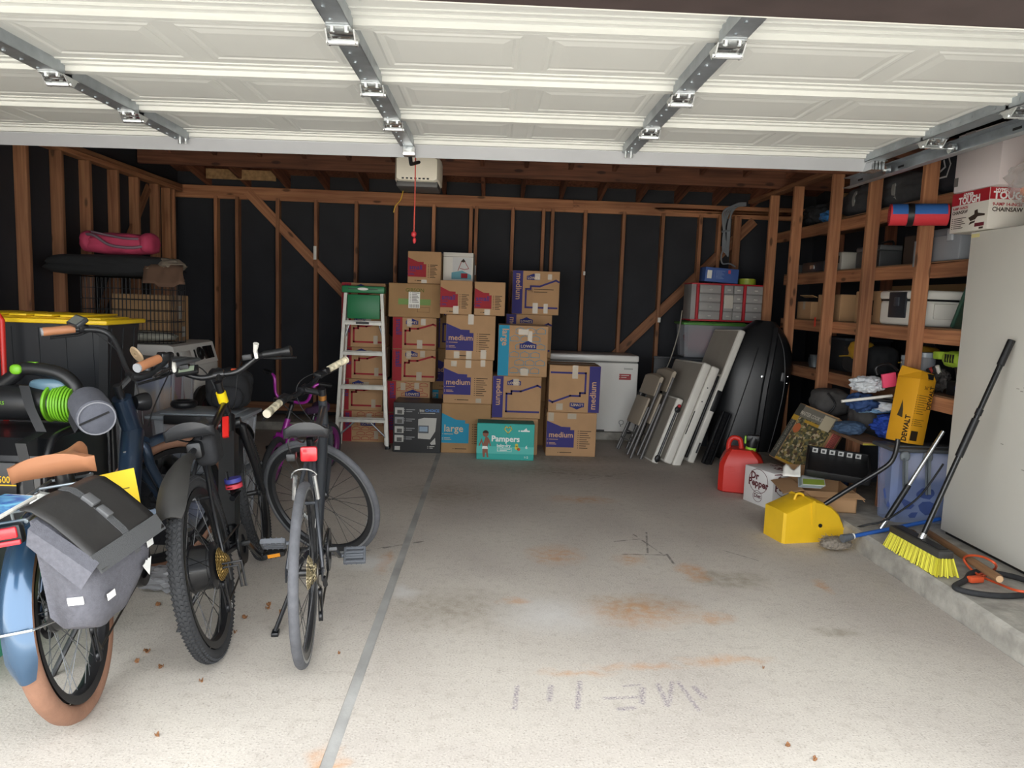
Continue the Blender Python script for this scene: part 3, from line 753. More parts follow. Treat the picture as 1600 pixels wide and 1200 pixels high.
GREYRUB = mat('grey_worn_rubber', '55565a', 0.85, var=0.2, vs=30, bump=0.3, bs=200)
BROWNT = mat('brown_rubber_tire', '89644f', 0.75, var=0.14, vs=16, bump=0.4, bs=120)
TANG = mat('brown_stitched_vinyl', 'a87250', 0.5, var=0.06, vs=8)
NAVY = mat('dark_navy_metallic_paint', '2c3d52', 0.28, 0.5, coat=0.6)
NAVYF = mat('blue_grey_fender_paint', '38536d', 0.25, 0.5, coat=0.7)
REDL = mat('red_reflector_plastic', 'c8202a', 0.3, coat=0.5)
SADB = mat('black_saddle_vinyl', '2d2e30', 0.42)
SILV = mat('silver_rim', '9da0a2', 0.35, 0.7)

# --- grey-black hybrid bicycle standing nearest the middle of the floor
dR = dict(label='slim black hybrid bicycle with cream marbled grips and red tail lamp beside the ladder', loc=(-0.675, 2.71), heading=-7.8, lean=1.6, r=0.345, wb=1.09, tw=0.036, steer=62,
          frame_m=mat('satin_dark_grey_paint', '33363b', 0.35, 0.2, coat=0.3), tire_m=GREYRUB, rim_m=mat('black_silver_rim', '3a3b3d', 0.35, 0.5), st=0.50, sp=0.60, head=71, fork=0.42, ht=0.16, spacer=0.035, stem=0.10, stemz=0.03,
          rear=dict(nsp=28, stripe=SILV, hub_w=0.1), front=dict(nsp=28, stripe=SILV), crank=-30, pedtilt=35, ped_m=mat('grey_platform_pedal', '60646a', 0.5), dtr=0.024, ring=0.09)
b = bicycle(dR)
S, se = dR['S'], dR['se']
saddle(b, T(dR['sp'] + V((0.0, 0, 0.0))), SADB, 0.27, 0.185)
pts = bar_pts(se, 0.33, 0.02, 0.045, 0.5)
MB().tube(pts, 0.0125, 10).build('handlebar', BLACKM, b, S, 60)
GR = mat('cream_marbled_grip', 'cfc6ab', 0.55, var=0.75, vs=38)
ge = grips(b, S, se, pts, 0.125, 0.017, GR, mat('cream_cap', 'd8d0ba', .5), flare=0.1)
for e, dv in ge:
    s = 1 if e.y > 0 else -1
    mb = MB(); mb.obox(T(e + dv * 0.15), (0.04, 0.035, 0.03), 0.006); mb.tube([e + dv * 0.16 + V((0.03, 0, -0.01)), e + dv * 0.10 + V((0.055, 0, -0.03)), e + dv * 0.02 + V((0.05, 0, -0.035))], [0.009, 0.007, 0.006], 8)
    mb.build('brake_lever', BLACKM, b, S)
    mb = MB(); mb.obox(T(e + dv * 0.19) @ RY(-20), (0.05, 0.05, 0.022), 0.006); mb.build('shifter', BLACKP, b, S)
    tb('cable', bez(e + dv * 0.16 + V((0.05, 0, 0)), e + dv * 0.3 + V((0.14, 0, 0.02)), se + V((0.10, s * 0.04, -0.12)), dR['hb'] + V((0.04, s * 0.01, 0.02)), 14), 0.0025, BLACKP, b, 6, S)
tb('headset_spacer', [dR['ht'] + dR['u'] * 0.012, dR['ht'] + dR['u'] * 0.036], 0.0195, M_('b0793f', 0.35, 0.8), b, 14, S)
cassette(b, 0, dR['r'], -0.014, 0.062, mat('tan_steel_cassette', 'b3a583', 0.4, 0.7))
q = dR['sc'] + V((-0.035, 0, -0.01))
bx('tail_light', (q.x - 0.03, -0.034, q.z - 0.03), (q.x - 0.004, 0.034, q.z + 0.032), REDL, b, 0.01)
bx('light_bracket', (q.x - 0.006, -0.012, q.z - 0.02), (q.x + 0.03, 0.012, q.z + 0.02), BLACKP, b, 0.003)
mb = MB()
for s in (-1, 1):
    mb.tube([V((0.10, s * 0.045, dR['r'] + 0.26)), V((0.075, s * 0.035, dR['r'] + 0.36))], 0.009, 8)
mb.tube(bez((0.08, -0.045, dR['r'] + 0.36), (0.05, -0.03, dR['r'] + 0.40), (0.05, 0.05, dR['r'] + 0.40), (0.08, 0.05, dR['r'] + 0.35), 8), 0.003, 6)
mb.build('rim_brake', CHROME, b)
mb = MB(); mb.obox(T(0.10, 0.05, dR['r'] + 0.43), (0.06, 0.035, 0.03), 0.006); mb.tube(bez((0.09, 0.05, dR['r'] + 0.445), (0.06, 0.07, dR['r'] + 0.5), (0.08, 0.05, dR['r'] + 0.52), (0.12, 0.03, dR['r'] + 0.5), 8), 0.003, 6)
mb.build('lock_bracket', BLACKP, b)
mb = MB(); mb.tube([(0.36, 0.05, 0.27), (0.22, 0.15, 0.02)], 0.009, 8); mb.box((0.20, 0.135, 0.0), (0.25, 0.165, 0.02), 0.005); mb.build('kickstand', BLACKM, b)
WL = mat('white_print', 'd8d8d4', 0.5)
text('GIANT', 0.04, WL, dR['fw'], RX(90) @ RZ(-62) @ T(-0.055, -0.292, 0.0185), bold=0.001)
text('GIANT', 0.03, WL, dR['rw'], RX(90) @ RZ(35) @ T(0.24, -0.05, 0.018))
bx('wheel_reflector', (0.17, -0.012, -0.05), (0.19, -0.006, 0.05), clear_mat('clear_reflector', 'd9dcda', .8), dR['fw'], 0.002, M=RY(35))

# --- black electric bicycle with knobby tires in the middle of the three
dM = dict(label='black electric bicycle with knobby tires, hub motor and mudguard between two other bicycles', loc=(-1.015, 2.75), heading=-8.5, lean=10.0, r=0.35, wb=1.08, tw=0.052, steer=3,
          frame_m=BLACKM, tire_m=RUBBER, rim_m=mat('black_rim', '1b1c1e', 0.4, 0.2), st=0.50, sp=0.60, head=69, fork=0.47, ht=0.13, dtr=0.034, spacer=0.055, stem=0.07, stemz=0.05,
          rear=dict(nsp=36, hub_r=0.088, hub_w=0.11, knobs=True, rotor=0.08), front=dict(nsp=32, knobs=True, rotor=0.08), crank=-40, ped_m=BLACKP, ped_ref=M_('f09a1e', .3), forkr=0.018, ay=0.078)
b = bicycle(dM); S, se = dM['S'], dM['se']
saddle(b, T(dM['sp']) @ RY(-3), SADB, 0.275, 0.20, 0.04)
pts = bar_pts(se, 0.35, 0.06, 0.05, 0.55)
MB().tube(pts, 0.0145, 10).build('handlebar', BLACKM, b, S, 60)
ge = grips(b, S, se, pts, 0.13, 0.018, BLACKP, BLACKP, flare=0.35)
for e, dv in ge:
    s = 1 if e.y > 0 else -1
    mb = MB(); mb.tube([e + dv * 0.15 + V((0.03, 0, -0.01)), e + dv * 0.08 + V((0.065, 0, -0.03)), e + dv * -0.02 + V((0.06, 0, -0.04))], [0.009, 0.007, 0.006], 8); mb.build('brake_lever', BLACKM, b, S)
    mb = MB(); mb.obox(T(e + dv * 0.165 + V((0, 0, 0.01))), (0.035, 0.018, 0.05), 0.006); mb.tube([e + dv * 0.165 + V((-0.02, 0, 0.02)), e + dv * 0.15 + V((-0.035, 0, 0.06))], [0.009, 0.014], 8)
    mb.build('throttle_clamp', WHITEP, b, S)
    mb = MB(); mb.obox(T(e + dv * 0.21), (0.045, 0.045, 0.03), 0.006); mb.build('shifter', BLACKP, b, S)
    tb('cable', bez(e + dv * 0.2 + V((0.04, 0, 0)), e + dv * 0.3 + V((0.16, 0, 0.03)), se + V((0.12, s * 0.05, -0.15)), dM['hb'] + V((0.05, s * 0.015, 0.05)), 14), 0.003, BLACKP, b, 6, S)
dpo = MB().obox(Matrix(), (0.055, 0.105, 0.022), 0.006).build('display_unit', BLACKP, b, S @ T(se + V((-0.02, 0.135, 0.045))) @ RY(-32))
bx('screen', (-0.02, -0.035, 0.011), (0.018, 0.035, 0.0125), M_('8d9a86', .2), dpo)
YST = M_('f2d216', .45)
tb('warning_sticker', [dM['ht'] - dM['u'] * 0.02, dM['ht'] + dM['u'] * 0.035], 0.0235, YST, b, 14, S)
mb = MB(); dt0, dt1 = dM['hb'] + dM['u'] * 0.01, dM['bb']
q0 = dt0.lerp(dt1, 0.02); q1 = dt0.lerp(dt1, 0.55); nrm = V((-(dt1 - dt0).z, 0, (dt1 - dt0).x)).normalized()
if nrm.z < 0: nrm = -nrm
REDP = M_('d8241e', .35)
mb.loft([[p + nrm * (0.028 + h) + V((0, w, 0)) for h, w in ((0, -.014), (.034, -.014), (.034, .014), (0, .014))] for p in (dt0.lerp(dt1, .03), dt0.lerp(dt1, .2))]); mb.build('red_frame_stripe', REDP, b)
mb = MB(); mb.loft([[p + nrm * h + V((0, w, 0)) for h, w in ((.0, -.045), (.05, -.035), (.05, .035), (0, .045), (-.045, .03), (-.045, -.03))] for p in (dt0.lerp(dt1, .15), dt0.lerp(dt1, .88))]); mb.build('battery', BLACKP, b, None, 30)
cassette(b, 0, dM['r'], -0.062, 0.062, mat('bronze_cassette', 'a58a52', 0.4, 0.8))
# rear mudguard: a broad black blade hanging from the seat post down over the tire
mb = MB(); rings = []
mr_ = dM['r'] + 0.045
for i in range(15):
    t = i / 14; a = radians(72 + 62 * t); wv = 0.016 + 0.036 * sin(min(t * 1.25, 1) * pi / 2) ; rr = mr_ + 0.05 * (1 - t) + 0.0
    if t > 0.9: wv *= 1 - (t - 0.9) * 3
    ring = [(rr * cos(a) - 0.022 * (th / 1) ** 2 * cos(a), th * wv, dM['r'] + (rr - 0.022 * th * th) * sin(a)) for th in (-1, -.6, -.2, .2, .6, 1)]
    ring += [(p[0] - 0.004 * cos(a), p[1] * 0.97, p[2] - 0.004 * sin(a)) for p in ring[::-1]]
    rings.append(ring)
mb.loft(rings).build('mudguard', mat('scuffed_black_mudguard', '2a2927', 0.6, var=0.2, vs=14), b, None, 60)
tb('mudguard_arm', [dM['sc'] + V((0, 0, 0.02)), V((mr_ * 1.1 * cos(radians(74)), 0, dM['r'] + mr_ * 1.1 * sin(radians(74))))], 0.012, BLACKP, b)
tb('post_reflector', [dM['sc'] + V((-0.045, -0.03, 0.085)), dM['sc'] + V((-0.05, -0.05, 0.03))], [0.014, 0.017], REDL, b, 10)
mb = MB(); mb.obox(T(dM['sp'] + V((-0.03, -0.0, -0.09))), (0.10, 0.06, 0.07), 0.015); mb.build('saddle_clamp', BLACKP, b)
mb = MB(); mb.obox(T(dM['sp'] + V((0.03, -0.03, -0.10))), (0.15, 0.085, 0.14), 0.03, 3); mb.build('saddle_pouch', mat('black_ribbed_pouch', '1c1d20', .8, bump=.5, bs=60), b)
tb('coiled_lock', [dM['bb'] + V((0.02, -0.075, 0.22 + 0.012 * k)) if k % 2 else dM['bb'] + V((-0.05, -0.06, 0.22 + 0.012 * k)) for k in range(6)], 0.014, BLACKM, b)
for k, c in enumerate(('c03a48', '3c3f8a')):
    tb('lock_band', [dM['bb'] + V((-0.02, -0.07, 0.26 + 0.025 * k)), dM['bb'] + V((-0.02, -0.07, 0.278 + 0.025 * k))], 0.036, M_(c, .5), b, 14)
mb = MB(); mb.tube([(0.36, 0.05, 0.27), (0.20, 0.21, 0.03)], 0.009, 8); mb.tube([(0.215, 0.195, 0.045), (0.19, 0.215, 0.008)], 0.015, 8); mb.build('kickstand', BLACKM, b)
mb = MB(); mb.box((-0.055, -0.105, dM['r'] - 0.05), (-0.045, -0.10, dM['r'] + 0.02)); mb.tube([(-0.05, -0.08, dM['r'] + 0.015), (-0.05, -0.15, dM['r'] + 0.015), (-0.05, -0.15, dM['r'] - 0.085), (-0.05, -0.135, dM['r'] - 0.085), (-0.05, -0.135, dM['r'] - 0.0), (-0.05, -0.08, dM['r'])], 0.005, 6); mb.build('derailleur_guard', BLACKM, b)
text('WANDA', 0.026, WL, dM['rw'], RX(90) @ RZ(-28) @ T(0.26, -0.09, 0.0225) @ RZ(-70))
fm_ = fender(dM['r'] + 0.03, 0.075, 40, 150).build('front_fender', mat('gloss_black_fender', '1a1b1d', .3), b, S @ T(dM['fa']))
for s in (-1, 1): bx('rack_strap', (dM['sc'].x + .1, s * .05, .5), (dM['sc'].x + .13, s * .055, .62), BLACKP, b)

# --- navy cruiser electric bicycle with brown tires, nearest the left edge
dL_ = dict(label='navy electric cruiser bicycle with brown tires and tan saddle', loc=(-1.30, 2.34), heading=-11.5, lean=9.0, r=0.352, wb=1.26, tw=0.062, steer=-46,
           frame_m=NAVY, fork_m=NAVY, tire_m=BROWNT, rim_m=mat('black_deep_rim', '1d1d1f', 0.4, 0.2), st=0.40, sp=0.63, head=68, fork=0.42, ht=0.20, dtr=0.048, htr=0.042, spacer=0.04, stem=0.06, stemz=0.06, toptube=False, cs=0.60, su=(-0.605, 0, 0.796), bbz=0.30,
           rear=dict(nsp=36, hub_r=0.06, hub_w=0.11, rotor=0.08, spoke_m=mat('steel_spoke', '707274', .4, .6)), front=dict(nsp=32, rotor=0.08), crank=68, ped_m=mat('slate_blue_pedal', '5d6b7c', 0.45), forkr=0.022, pedtilt=-20, ay=0.082)
b = bicycle(dL_); S, se = dL_['S'], dL_['se']
bL = b
saddle(b, T(dL_['sp'] + V((0.0, 0, 0.02))) @ RY(-4), TANG, 0.30, 0.275, 0.055)
pts = spline([se + V((-0.21, 0.34, 0.13)), se + V((-0.08, 0.29, 0.15)), se + V((0.02, 0.22, 0.14)), se + V((0.02, 0.08, 0.02)), se, se + V((0.02, -0.08, 0.02)), se + V((0.02, -0.22, 0.14)), se + V((-0.08, -0.29, 0.15)), se + V((-0.21, -0.34, 0.13))], 6)
MB().tube(pts, 0.0135, 10).build('handlebar', mat('satin_black_bar', '2a2b2d', .35, .4), b, S, 60)
ge = grips(b, S, se, pts, 0.125, 0.0185, TANG, mat('grey_cap', '8d9094', .5), flare=0.0)
for e, dv in ge:
    s = 1 if e.y > 0 else -1
    mb = MB(); mb.obox(T(e + dv * 0.155), (0.04, 0.04, 0.035), 0.006); mb.tube([e + dv * 0.16 + V((0.03, 0, -0.01)), e + dv * 0.10 + V((0.06, s * .02, -0.03)), e + dv * 0.0 + V((0.05, s * 0.03, -0.035))], [0.009, 0.007, 0.006], 8)
    mb.build('brake_lever', BLACKM, b, S)
    tb('cable', bez(e + dv * 0.17 + V((0.02, 0, -0.01)), e + dv * 0.3 + V((0.03, -s * 0.08, -0.12)), se + V((0.08, s * 0.05, -0.08)), dL_['hb'] + V((0.05, s * 0.02, 0.05)), 14), 0.003, BLACKP, b, 6, S)
dpo = MB().obox(Matrix(), (0.06, 0.085, 0.022), 0.006).build('display_unit', mat('silver_black_display', '3a3d40', .3, .3), b, S @ T(pts[6] + V((-0.02, -0.02, 0.04))) @ RY(-40))
bx('screen', (-0.024, -0.032, 0.011), (0.02, 0.032, 0.0125), M_('6a6d68', .15), dpo)
tb('bell', [se + V((-0.02, -0.12, 0.06)), se + V((-0.02, -0.12, 0.09))], [0.03, 0.022], BLACKM, b, 14, S)
MB().lathe([(0.010, -0.004), (0.036, -0.003), (0.04, 0.004), (0.03, 0.010), (0.010, 0.006)], 20, closed=True).build('cable_loop', mat('tan_leather', '9a8468', .6), b, S @ T(se + V((-0.03, -0.06, 0.11))) @ RY(60))
# front and rear fenders, stays
ff = fender(dL_['r'] + 0.022, 0.088, 20, 118).build('front_fender', NAVY, b, S @ T(dL_['fa']), 60)
rfn = fender(dL_['r'] + 0.02, 0.084, 55, 190).build('rear_fender', NAVYF, b, T(dL_['ra']), 60)
for s in (-1, 1):
    tb('fender_stay', [(-0.0, s * 0.085, dL_['r'] - 0.0), ((dL_['r'] + .02) * cos(radians(166)), s * 0.05, dL_['r'] + (dL_['r'] + .02) * sin(radians(166)))], 0.0035, CHROME, b, 6)
tb('stay_bridge', [((dL_['r'] + .03) * cos(radians(166)), -0.052, dL_['r'] + (dL_['r'] + .03) * sin(radians(166))), ((dL_['r'] + .03) * cos(radians(166)), 0.052, dL_['r'] + (dL_['r'] + .03) * sin(radians(166)))], 0.004, CHROME, b, 6)
# head lamp on the front, rear rack with tail light
mb = MB(); mb.lathe([(0.0, -0.03), (0.03, -0.03), (0.04, 0.0), (0.042, 0.03), (0.036, 0.034), (0.0, 0.036)], 20, RY(90)); mb.build('head_lamp', BLACKM, b, S @ T(dL_['ht'] + V((0.09, 0, -0.02))))
mb = MB(); rz = 0.735
for s in (-1, 1):
    mb.tube([(-0.30, s * 0.065, rz), (0.26, s * 0.065, rz)], 0.006, 8); mb.tube([(0.0, s * 0.085, 0.37), (-0.06, s * 0.07, rz)], 0.006, 8); mb.tube([(0.01, s * 0.085, 0.37), (0.14, s * 0.07, rz)], 0.006, 8)
for x in (-0.28, -0.15, 0.0, 0.14, 0.25): mb.tube([(x, -0.065, rz), (x, 0.065, rz)], 0.005, 8)
mb.tube([(0.26, -0.06, rz), (dL_['sc'].x, 0, 0.70)], 0.006, 8)
mb.build('rear_rack', mat('brushed_rack_tube', '8f989e', .35, .7), b)
mb = MB(); mb.box((-0.335, -0.062, rz - 0.055), (-0.30, 0.07, rz + 0.005), 0.012); tl = mb.build('tail_light', BLACKP, b)
mb = MB(); mb.box((-0.345, -0.054, rz - 0.032), (-0.333, 0.062, rz + 0.0), 0.005); mb.build('red_lens', REDL, tl)
mb = MB(); mb.box((-0.343, -0.058, rz - 0.052), (-0.333, 0.066, rz - 0.038), 0.003); mb.build('reflector_strip', M_('b8323a', .25), tl)
mb = MB(); mb.lathe([(0.0, -0.01), (0.035, -0.01), (0.04, 0.0), (0.035, 0.01), (0.0, 0.012)], 8, T(-0.06, -0.02, dL_['sp'].z - 0.075) @ RY(90)); mb.build('saddle_spring', CHROME, b)
mb = MB(); mb.tube([dL_['sp'] + V((-.02, 0, -.10)), dL_['sp'] + V((-.02, 0, -.03))], .03, 12); mb.build('seat_clamp', BLACKM, b)
# bolts and lock cylinder on the wide down tube
hb_, bb_ = dL_['hb'], dL_['bb']; dv = (bb_ - hb_).normalized(); nr = V((-dv.z, 0, dv.x)); nr = nr if nr.x < 0 else -nr
for t in (0.45, 0.57):
    p = hb_.lerp(bb_, t) + nr * 0.047; mb = MB(); mb.blob(T(p), (0.012, 0.012, 0.012), 0, sub=2, sq=2); mb.build('frame_bolt', CHROME, b)
p = hb_.lerp(bb_, 0.18) + nr * 0.044 + V((0, -0.018, 0)); mb = MB(); mb.blob(T(p), (0.03, 0.03, 0.022), 0, sub=2, sq=2); mb.tube([p, p + nr * 0.05 + V((0, 0.035, -0.03))], [0.006, 0.003], 6); mb.build('battery_key', CHROME, b)
p = hb_.lerp(bb_, 0.66) + nr * 0.046; mb = MB(); mb.obox(T(p), (0.012, 0.02, 0.01)); mb.build('orange_tab', M_('e07a1c', .4), b)
cassette(b, 0, dL_['r'], -0.062, 0.058, mat('dark_cassette', '4a4844', 0.4, 0.8))
mb = MB(); mb.tube([(0.40, 0.05, 0.27), (0.24, 0.20, 0.02)], 0.010, 8); mb.build('kickstand', BLACKM, b)
MB().lathe([(0.085, -0.012), (0.115, -0.012), (0.118, 0.0), (0.115, 0.012), (0.085, 0.012)], 30, T(dL_['bb'] + V((0, -0.058, 0))) @ RX(90), closed=True).build('chain_guard', BLACKM, b)

def bikeM(o, d, dz=0.0, dx=0.0):   # a separate thing carried by a bicycle: same frame, own top-level object
    o.matrix_basis = d['b'].matrix_basis @ T(dx, 0, dz); return o
# pannier bag on the cruiser's rack
HEATH = mat('heather_grey_canvas', '5b5b62', 0.9, var=0.16, vs=60, bump=0.5, bs=220)
TARP = mat('black_tarpaulin', '2c2b2a', 0.5, var=0.18, vs=9, bump=0.5, bs=18)
WEB = mat('grey_webbing', '4e4f50', 0.8, bump=0.6, bs=300)
REFL = mat('silver_reflective_tape', 'dcdcd8', 0.3)
pn = bikeM(thing('pannier_bag', 'heather grey pannier with black roll flap and silver strips on the cruiser rack', 'pannier'), dL_, 0.0, -0.13)
pn.matrix_basis = pn.matrix_basis @ T(-0.19, -0.082, 0.05) @ RZ(-14) @ Matrix.Scale(0.9, 4) @ T(0.2, 0.085, 0)
sec = [(-0.085, 0.765), (-0.13, 0.735), (-0.19, 0.665), (-0.225, 0.60), (-0.235, 0.53), (-0.225, 0.42), (-0.20, 0.365), (-0.125, 0.36), (-0.085, 0.41)]
rings = []
for i in range(13):
    t = i / 12; x = -0.20 + 0.40 * t; e = min(t, 1 - t)
    kx = 1 - 0.22 * max(0, 1 - e / 0.10) ** 2
    ring = []
    for y, z in sec:
        low = max(0, (0.55 - z) / 0.2); zz = z + (0.10 * low * max(0, (t - 0.55) / 0.45)) + 0.05 * low * max(0, (0.2 - t) / 0.2)
        yy = -0.085 + (y + 0.085) * (kx if z > .6 else kx * (1 - 0.12 * low))
        w = 0.008 * noise.noise(V((x * 12, y * 14, z * 11)))
        ring.append((x, yy + w, zz + w * .5))
    rings.append(ring)
MB().loft(rings).build('bag_body', HEATH, pn, None, 60)
# flap: draped sheet from the rack, over the top, down the outer face
rows = []
fsec = [(-0.055, 0.80), (-0.09, 0.79), (-0.14, 0.745), (-0.19, 0.69), (-0.235, 0.635), (-0.268, 0.575)]
for i in range(11):
    t = i / 10; x = -0.19 + 0.40 * t
    rows.append([(x, y - 0.005 * noise.noise(V((x * 9, y * 9, 3))), z + 0.006 * noise.noise(V((x * 11, z * 13, 5))) + 0.012 * sin(t * pi) * (0.5 if k < 3 else 0)) for k, (y, z) in enumerate(fsec)])
MB().grid(rows).build('flap', TARP, pn, None, 60, solid=0.006)
mb = MB(); mb.loft([[(-0.195 + .41 * t, -0.243, 0.628), (-0.195 + .41 * t, -0.270, 0.57), (-0.195 + .41 * t, -0.275, 0.572), (-0.195 + .41 * t, -0.248, 0.631)] for t in (0, .33, .66, 1)]); mb.build('flap_hem', WEB, pn, None, 0)
xx = 0.02
mb = MB(); mb.loft([[(xx - .018, y, z + .006), (xx + .018, y, z + .006), (xx + .018, y, z + .010), (xx - .018, y, z + .010)] for y, z in fsec + [(-0.272, 0.55)]]); mb.build('strap', WEB, pn, None, 30)
mb = MB(); mb.obox(T(xx, -0.145, 0.757) @ RX(45), (0.045, 0.05, 0.018), 0.005); mb.obox(T(xx, -0.185, 0.712) @ RX(47), (0.036, 0.05, 0.016), 0.005); mb.build('buckle', mat('grey_buckle', '5a5b5c', .5), pn)
# side rolled gusset facing the street, reflective strips, mountain logo
mb = MB(); mb.loft([[(-0.19, -0.09 - .15 * t - w, 0.765 - .16 * t), (-0.19, -0.09 - .15 * t + w, 0.755 - .16 * t - .04), (-0.235, -0.09 - .15 * t + w * .6, 0.745 - .16 * t - .045), (-0.235, -0.09 - .15 * t - w, 0.75 - .16 * t)] for t, w in ((0, .01), (.5, .02), (1, .028))]); mb.build('side_gusset', HEATH, pn, None, 40)
def on_outer(x, z):   # a little frame on the outer face
    y = -0.236 if z > 0.5 else -0.236 + (0.5 - z) * 0.12
    return Matrix(((1, 0, 0, x), (0, 0, -1, y - 0.006), (0, 1, 0, z), (0, 0, 0, 1)))
patch('reflective_strip', [(-.022, -.011), (.022, -.011), (.022, .011), (-.022, .011)], REFL, pn, on_outer(-0.12, 0.47), 0.002)
patch('reflective_strip', [(-.02, -.012), (.02, -.012), (.02, .012), (-.02, .012)], REFL, pn, on_outer(0.15, 0.545), 0.002)
bx('reflective_strip', (-0.204, -0.20, 0.48), (-0.199, -0.15, 0.505), REFL, pn)
lg = patch('mountain_logo', [(-.03, .0), (.0, -.045), (.032, .012), (.018, .008), (.012, .013), (.004, .006), (-.004, .012), (-.012, .004)], REFL, pn, on_outer(0.11, 0.485), 0.002)
# handlebar bag
hbg = bikeM(thing('handlebar_bag', 'grey barrel shaped handlebar bag hanging in front of the navy head tube', 'bag'), dL_)
Mh = S @ T(se + V((-0.205, -0.05, -0.125))) @ RZ(-22)
MB().lathe([(0.0, -0.115), (0.065, -0.115), (0.075, -0.108), (0.078, 0.0), (0.075, 0.108), (0.065, 0.115), (0.0, 0.115)], 28, RX(90)).build('bag_body', mat('slate_canvas', '5b5d66', 0.9, var=0.1, vs=40, bump=0.4, bs=220), hbg, Mh, 50)
for y in (-0.117, 0.117): MB().lathe([(0.066, -0.003), (0.071, -0.003), (0.071, 0.003), (0.066, 0.003)], 28, T(0, y, 0) @ RX(90), closed=True).build('piping', mat('pale_grey_piping', '85868c', .7), hbg, Mh)
mb = MB(); mb.obox(T(-0.01, -0.1185, 0.0) @ RY(-28), (0.12, 0.003, 0.008)); mb.build('zip', BLACKP, hbg, Mh)
mb = MB(); mb.loft([[(-0.076 + .01 * abs(t), t * .085, -0.02), (-0.079 + .01 * abs(t), t * .1, -0.045), (-0.072, t * .1, -.07), (-0.06, t * .1, -.05)] for t in (-.9, -.5, 0, .5, .9)]); mb.build('mesh_pocket', mat('dark_mesh_pocket', '25262b', .9), hbg, Mh)
# yellow maintenance tag, things strapped on the rack
tagp = bikeM(thing('hang_tag', 'yellow printed tag hanging behind the tan saddle', 'tag'), dL_, -0.09)
MB().box((-0.06, -0.0005, -0.22), (0.06, 0.0005, 0.02)).build('card', M_('e6c31e', .5), tagp, T(0.26, -0.14, 0.80) @ RZ(-70) @ RX(4))
mt = mat('dark_tag_print', '6a5a14', .6)
for k in range(6): MB().box((-0.045, -0.0008, -0.05 - k * .02), (0.035 - .01 * (k % 3), 0.0008, -0.046 - k * .02)).build('print_line', mt, tagp, T(0.26, -0.14, 0.80) @ RZ(-70) @ RX(4))
br = bikeM(thing('body_board', 'bright blue patterned board strapped on the cruiser rack', 'board'), dL_, -0.055, -0.12)
mb = MB(); mb.loft([[(x, y, z) for x, y, z in ((-0.42, -0.035, .83), (-0.42, .10, .86), (0.0, .05, .83), (0.0, -0.025, .81))], [(x, y, z + .012) for x, y, z in ((-0.42, -0.035, .83), (-0.42, .10, .86), (0.0, .05, .83), (0.0, -0.025, .81))]])
def wave_mat():
    m = mat('blue_wave_print', '2d7fc4', 0.35); nt = m.node_tree; tc = nt.nodes.new('ShaderNodeTexCoord'); w = nt.nodes.new('ShaderNodeTexNoise'); w.inputs['Scale'].default_value = 9; w.inputs['Distortion'].default_value = 1.6
    rp = nt.nodes.new('ShaderNodeValToRGB'); e = rp.color_ramp.elements; e[0].color = (*lin('1f4fa8'), 1); e[1].color = (*lin('7cc8e8'), 1); e[0].position = .35; e[1].position = .65
    nt.links.new(tc.outputs['Object'], w.inputs['Vector']); nt.links.new(w.outputs['Fac'], rp.inputs['Fac']); nt.links.new(rp.outputs[0], nt.nodes['Principled BSDF'].inputs['Base Color']); return m
mb.build('board_core', wave_mat(), br, None, 0)
tb('board_rim', [(-0.42, -0.037, .837), (0.0, -0.027, .817), (0.0, .05, .836)], 0.006, WHITEP, br, 6)
tb('carry_handle', bez((-0.40, .0, .875), (-0.38, .0, .90), (-0.26, .0, .885), (-0.24, .0, .86), 8), 0.011, mat('dark_handle', '2c3138', .5), br, 8)
ol = bikeM(thing('rolled_tarp', 'olive folded bag lying on the cruiser rack', 'bag'), dL_, -0.03, -0.08)
MB().blob(T(-0.12, 0.19, 0.875), (0.36, 0.24, 0.10), 0.08, 3, seed=3).build('bag_body', mat('olive_canvas', '6d6a4c', .9, var=.2, vs=14), ol, None, 60)
pb = bikeM(thing('bungee_net', 'neon yellow coiled cord tucked between the pannier and brown rear tire', 'cord'), dL_)
for k in range(5): tb('cord', spline([(-0.17, -0.062, 0.60 - .03 * k), (-0.12, -0.066, 0.585 - .03 * k), (-0.06, -0.066, 0.60 - .03 * k)], 5), 0.006, M_('d6ea1e', .4), pb, 6)
tb('cord', [(-0.17, -0.062, 0.61), (-0.175, -0.062, 0.47)], 0.006, M_('d6ea1e', .4), pb, 6)

# --- purple child's bicycle deeper in the garage
PUR = mat('purple_gloss_paint', '9a2390', 0.3, 0.2, coat=0.5)
dK = dict(label='purple child bicycle parked in the dark behind the black electric bicycle', loc=(-1.30, 5.75), heading=200, lean=4, r=0.20, wb=0.70, tw=0.042, steer=18,
          frame_m=PUR, tire_m=RUBBER, rim_m=mat('pink_purple_rim', '6a2560', .4), st=0.22, sp=0.34, head=68, fork=0.23, ht=0.10, cs=0.28, bbz=0.22, spacer=0.12, stem=0.04, stemz=0.02,
          rear=dict(nsp=18, hub_w=.07), front=dict(nsp=18, hub_w=.07), crank=10, ring=0.055, ped_m=BLACKP, ttd=0.10, ay=.05)
b = bicycle(dK); S, se = dK['S'], dK['se']
saddle(b, T(dK['sp']), mat('purple_black_saddle', '3a2340', .5), 0.22, 0.15)
pts = spline([se + V((-0.06, 0.24, 0.16)), se + V((0, 0.15, 0.15)), se + V((0, 0.11, 0.02)), se, se + V((0, -0.11, 0.02)), se + V((0, -0.15, 0.15)), se + V((-0.06, -0.24, 0.16))], 5)
MB().tube(pts, 0.011, 10).build('handlebar', PUR, b, S, 60)
grips(b, S, se, pts, 0.09, 0.015, BLACKP, BLACKP)
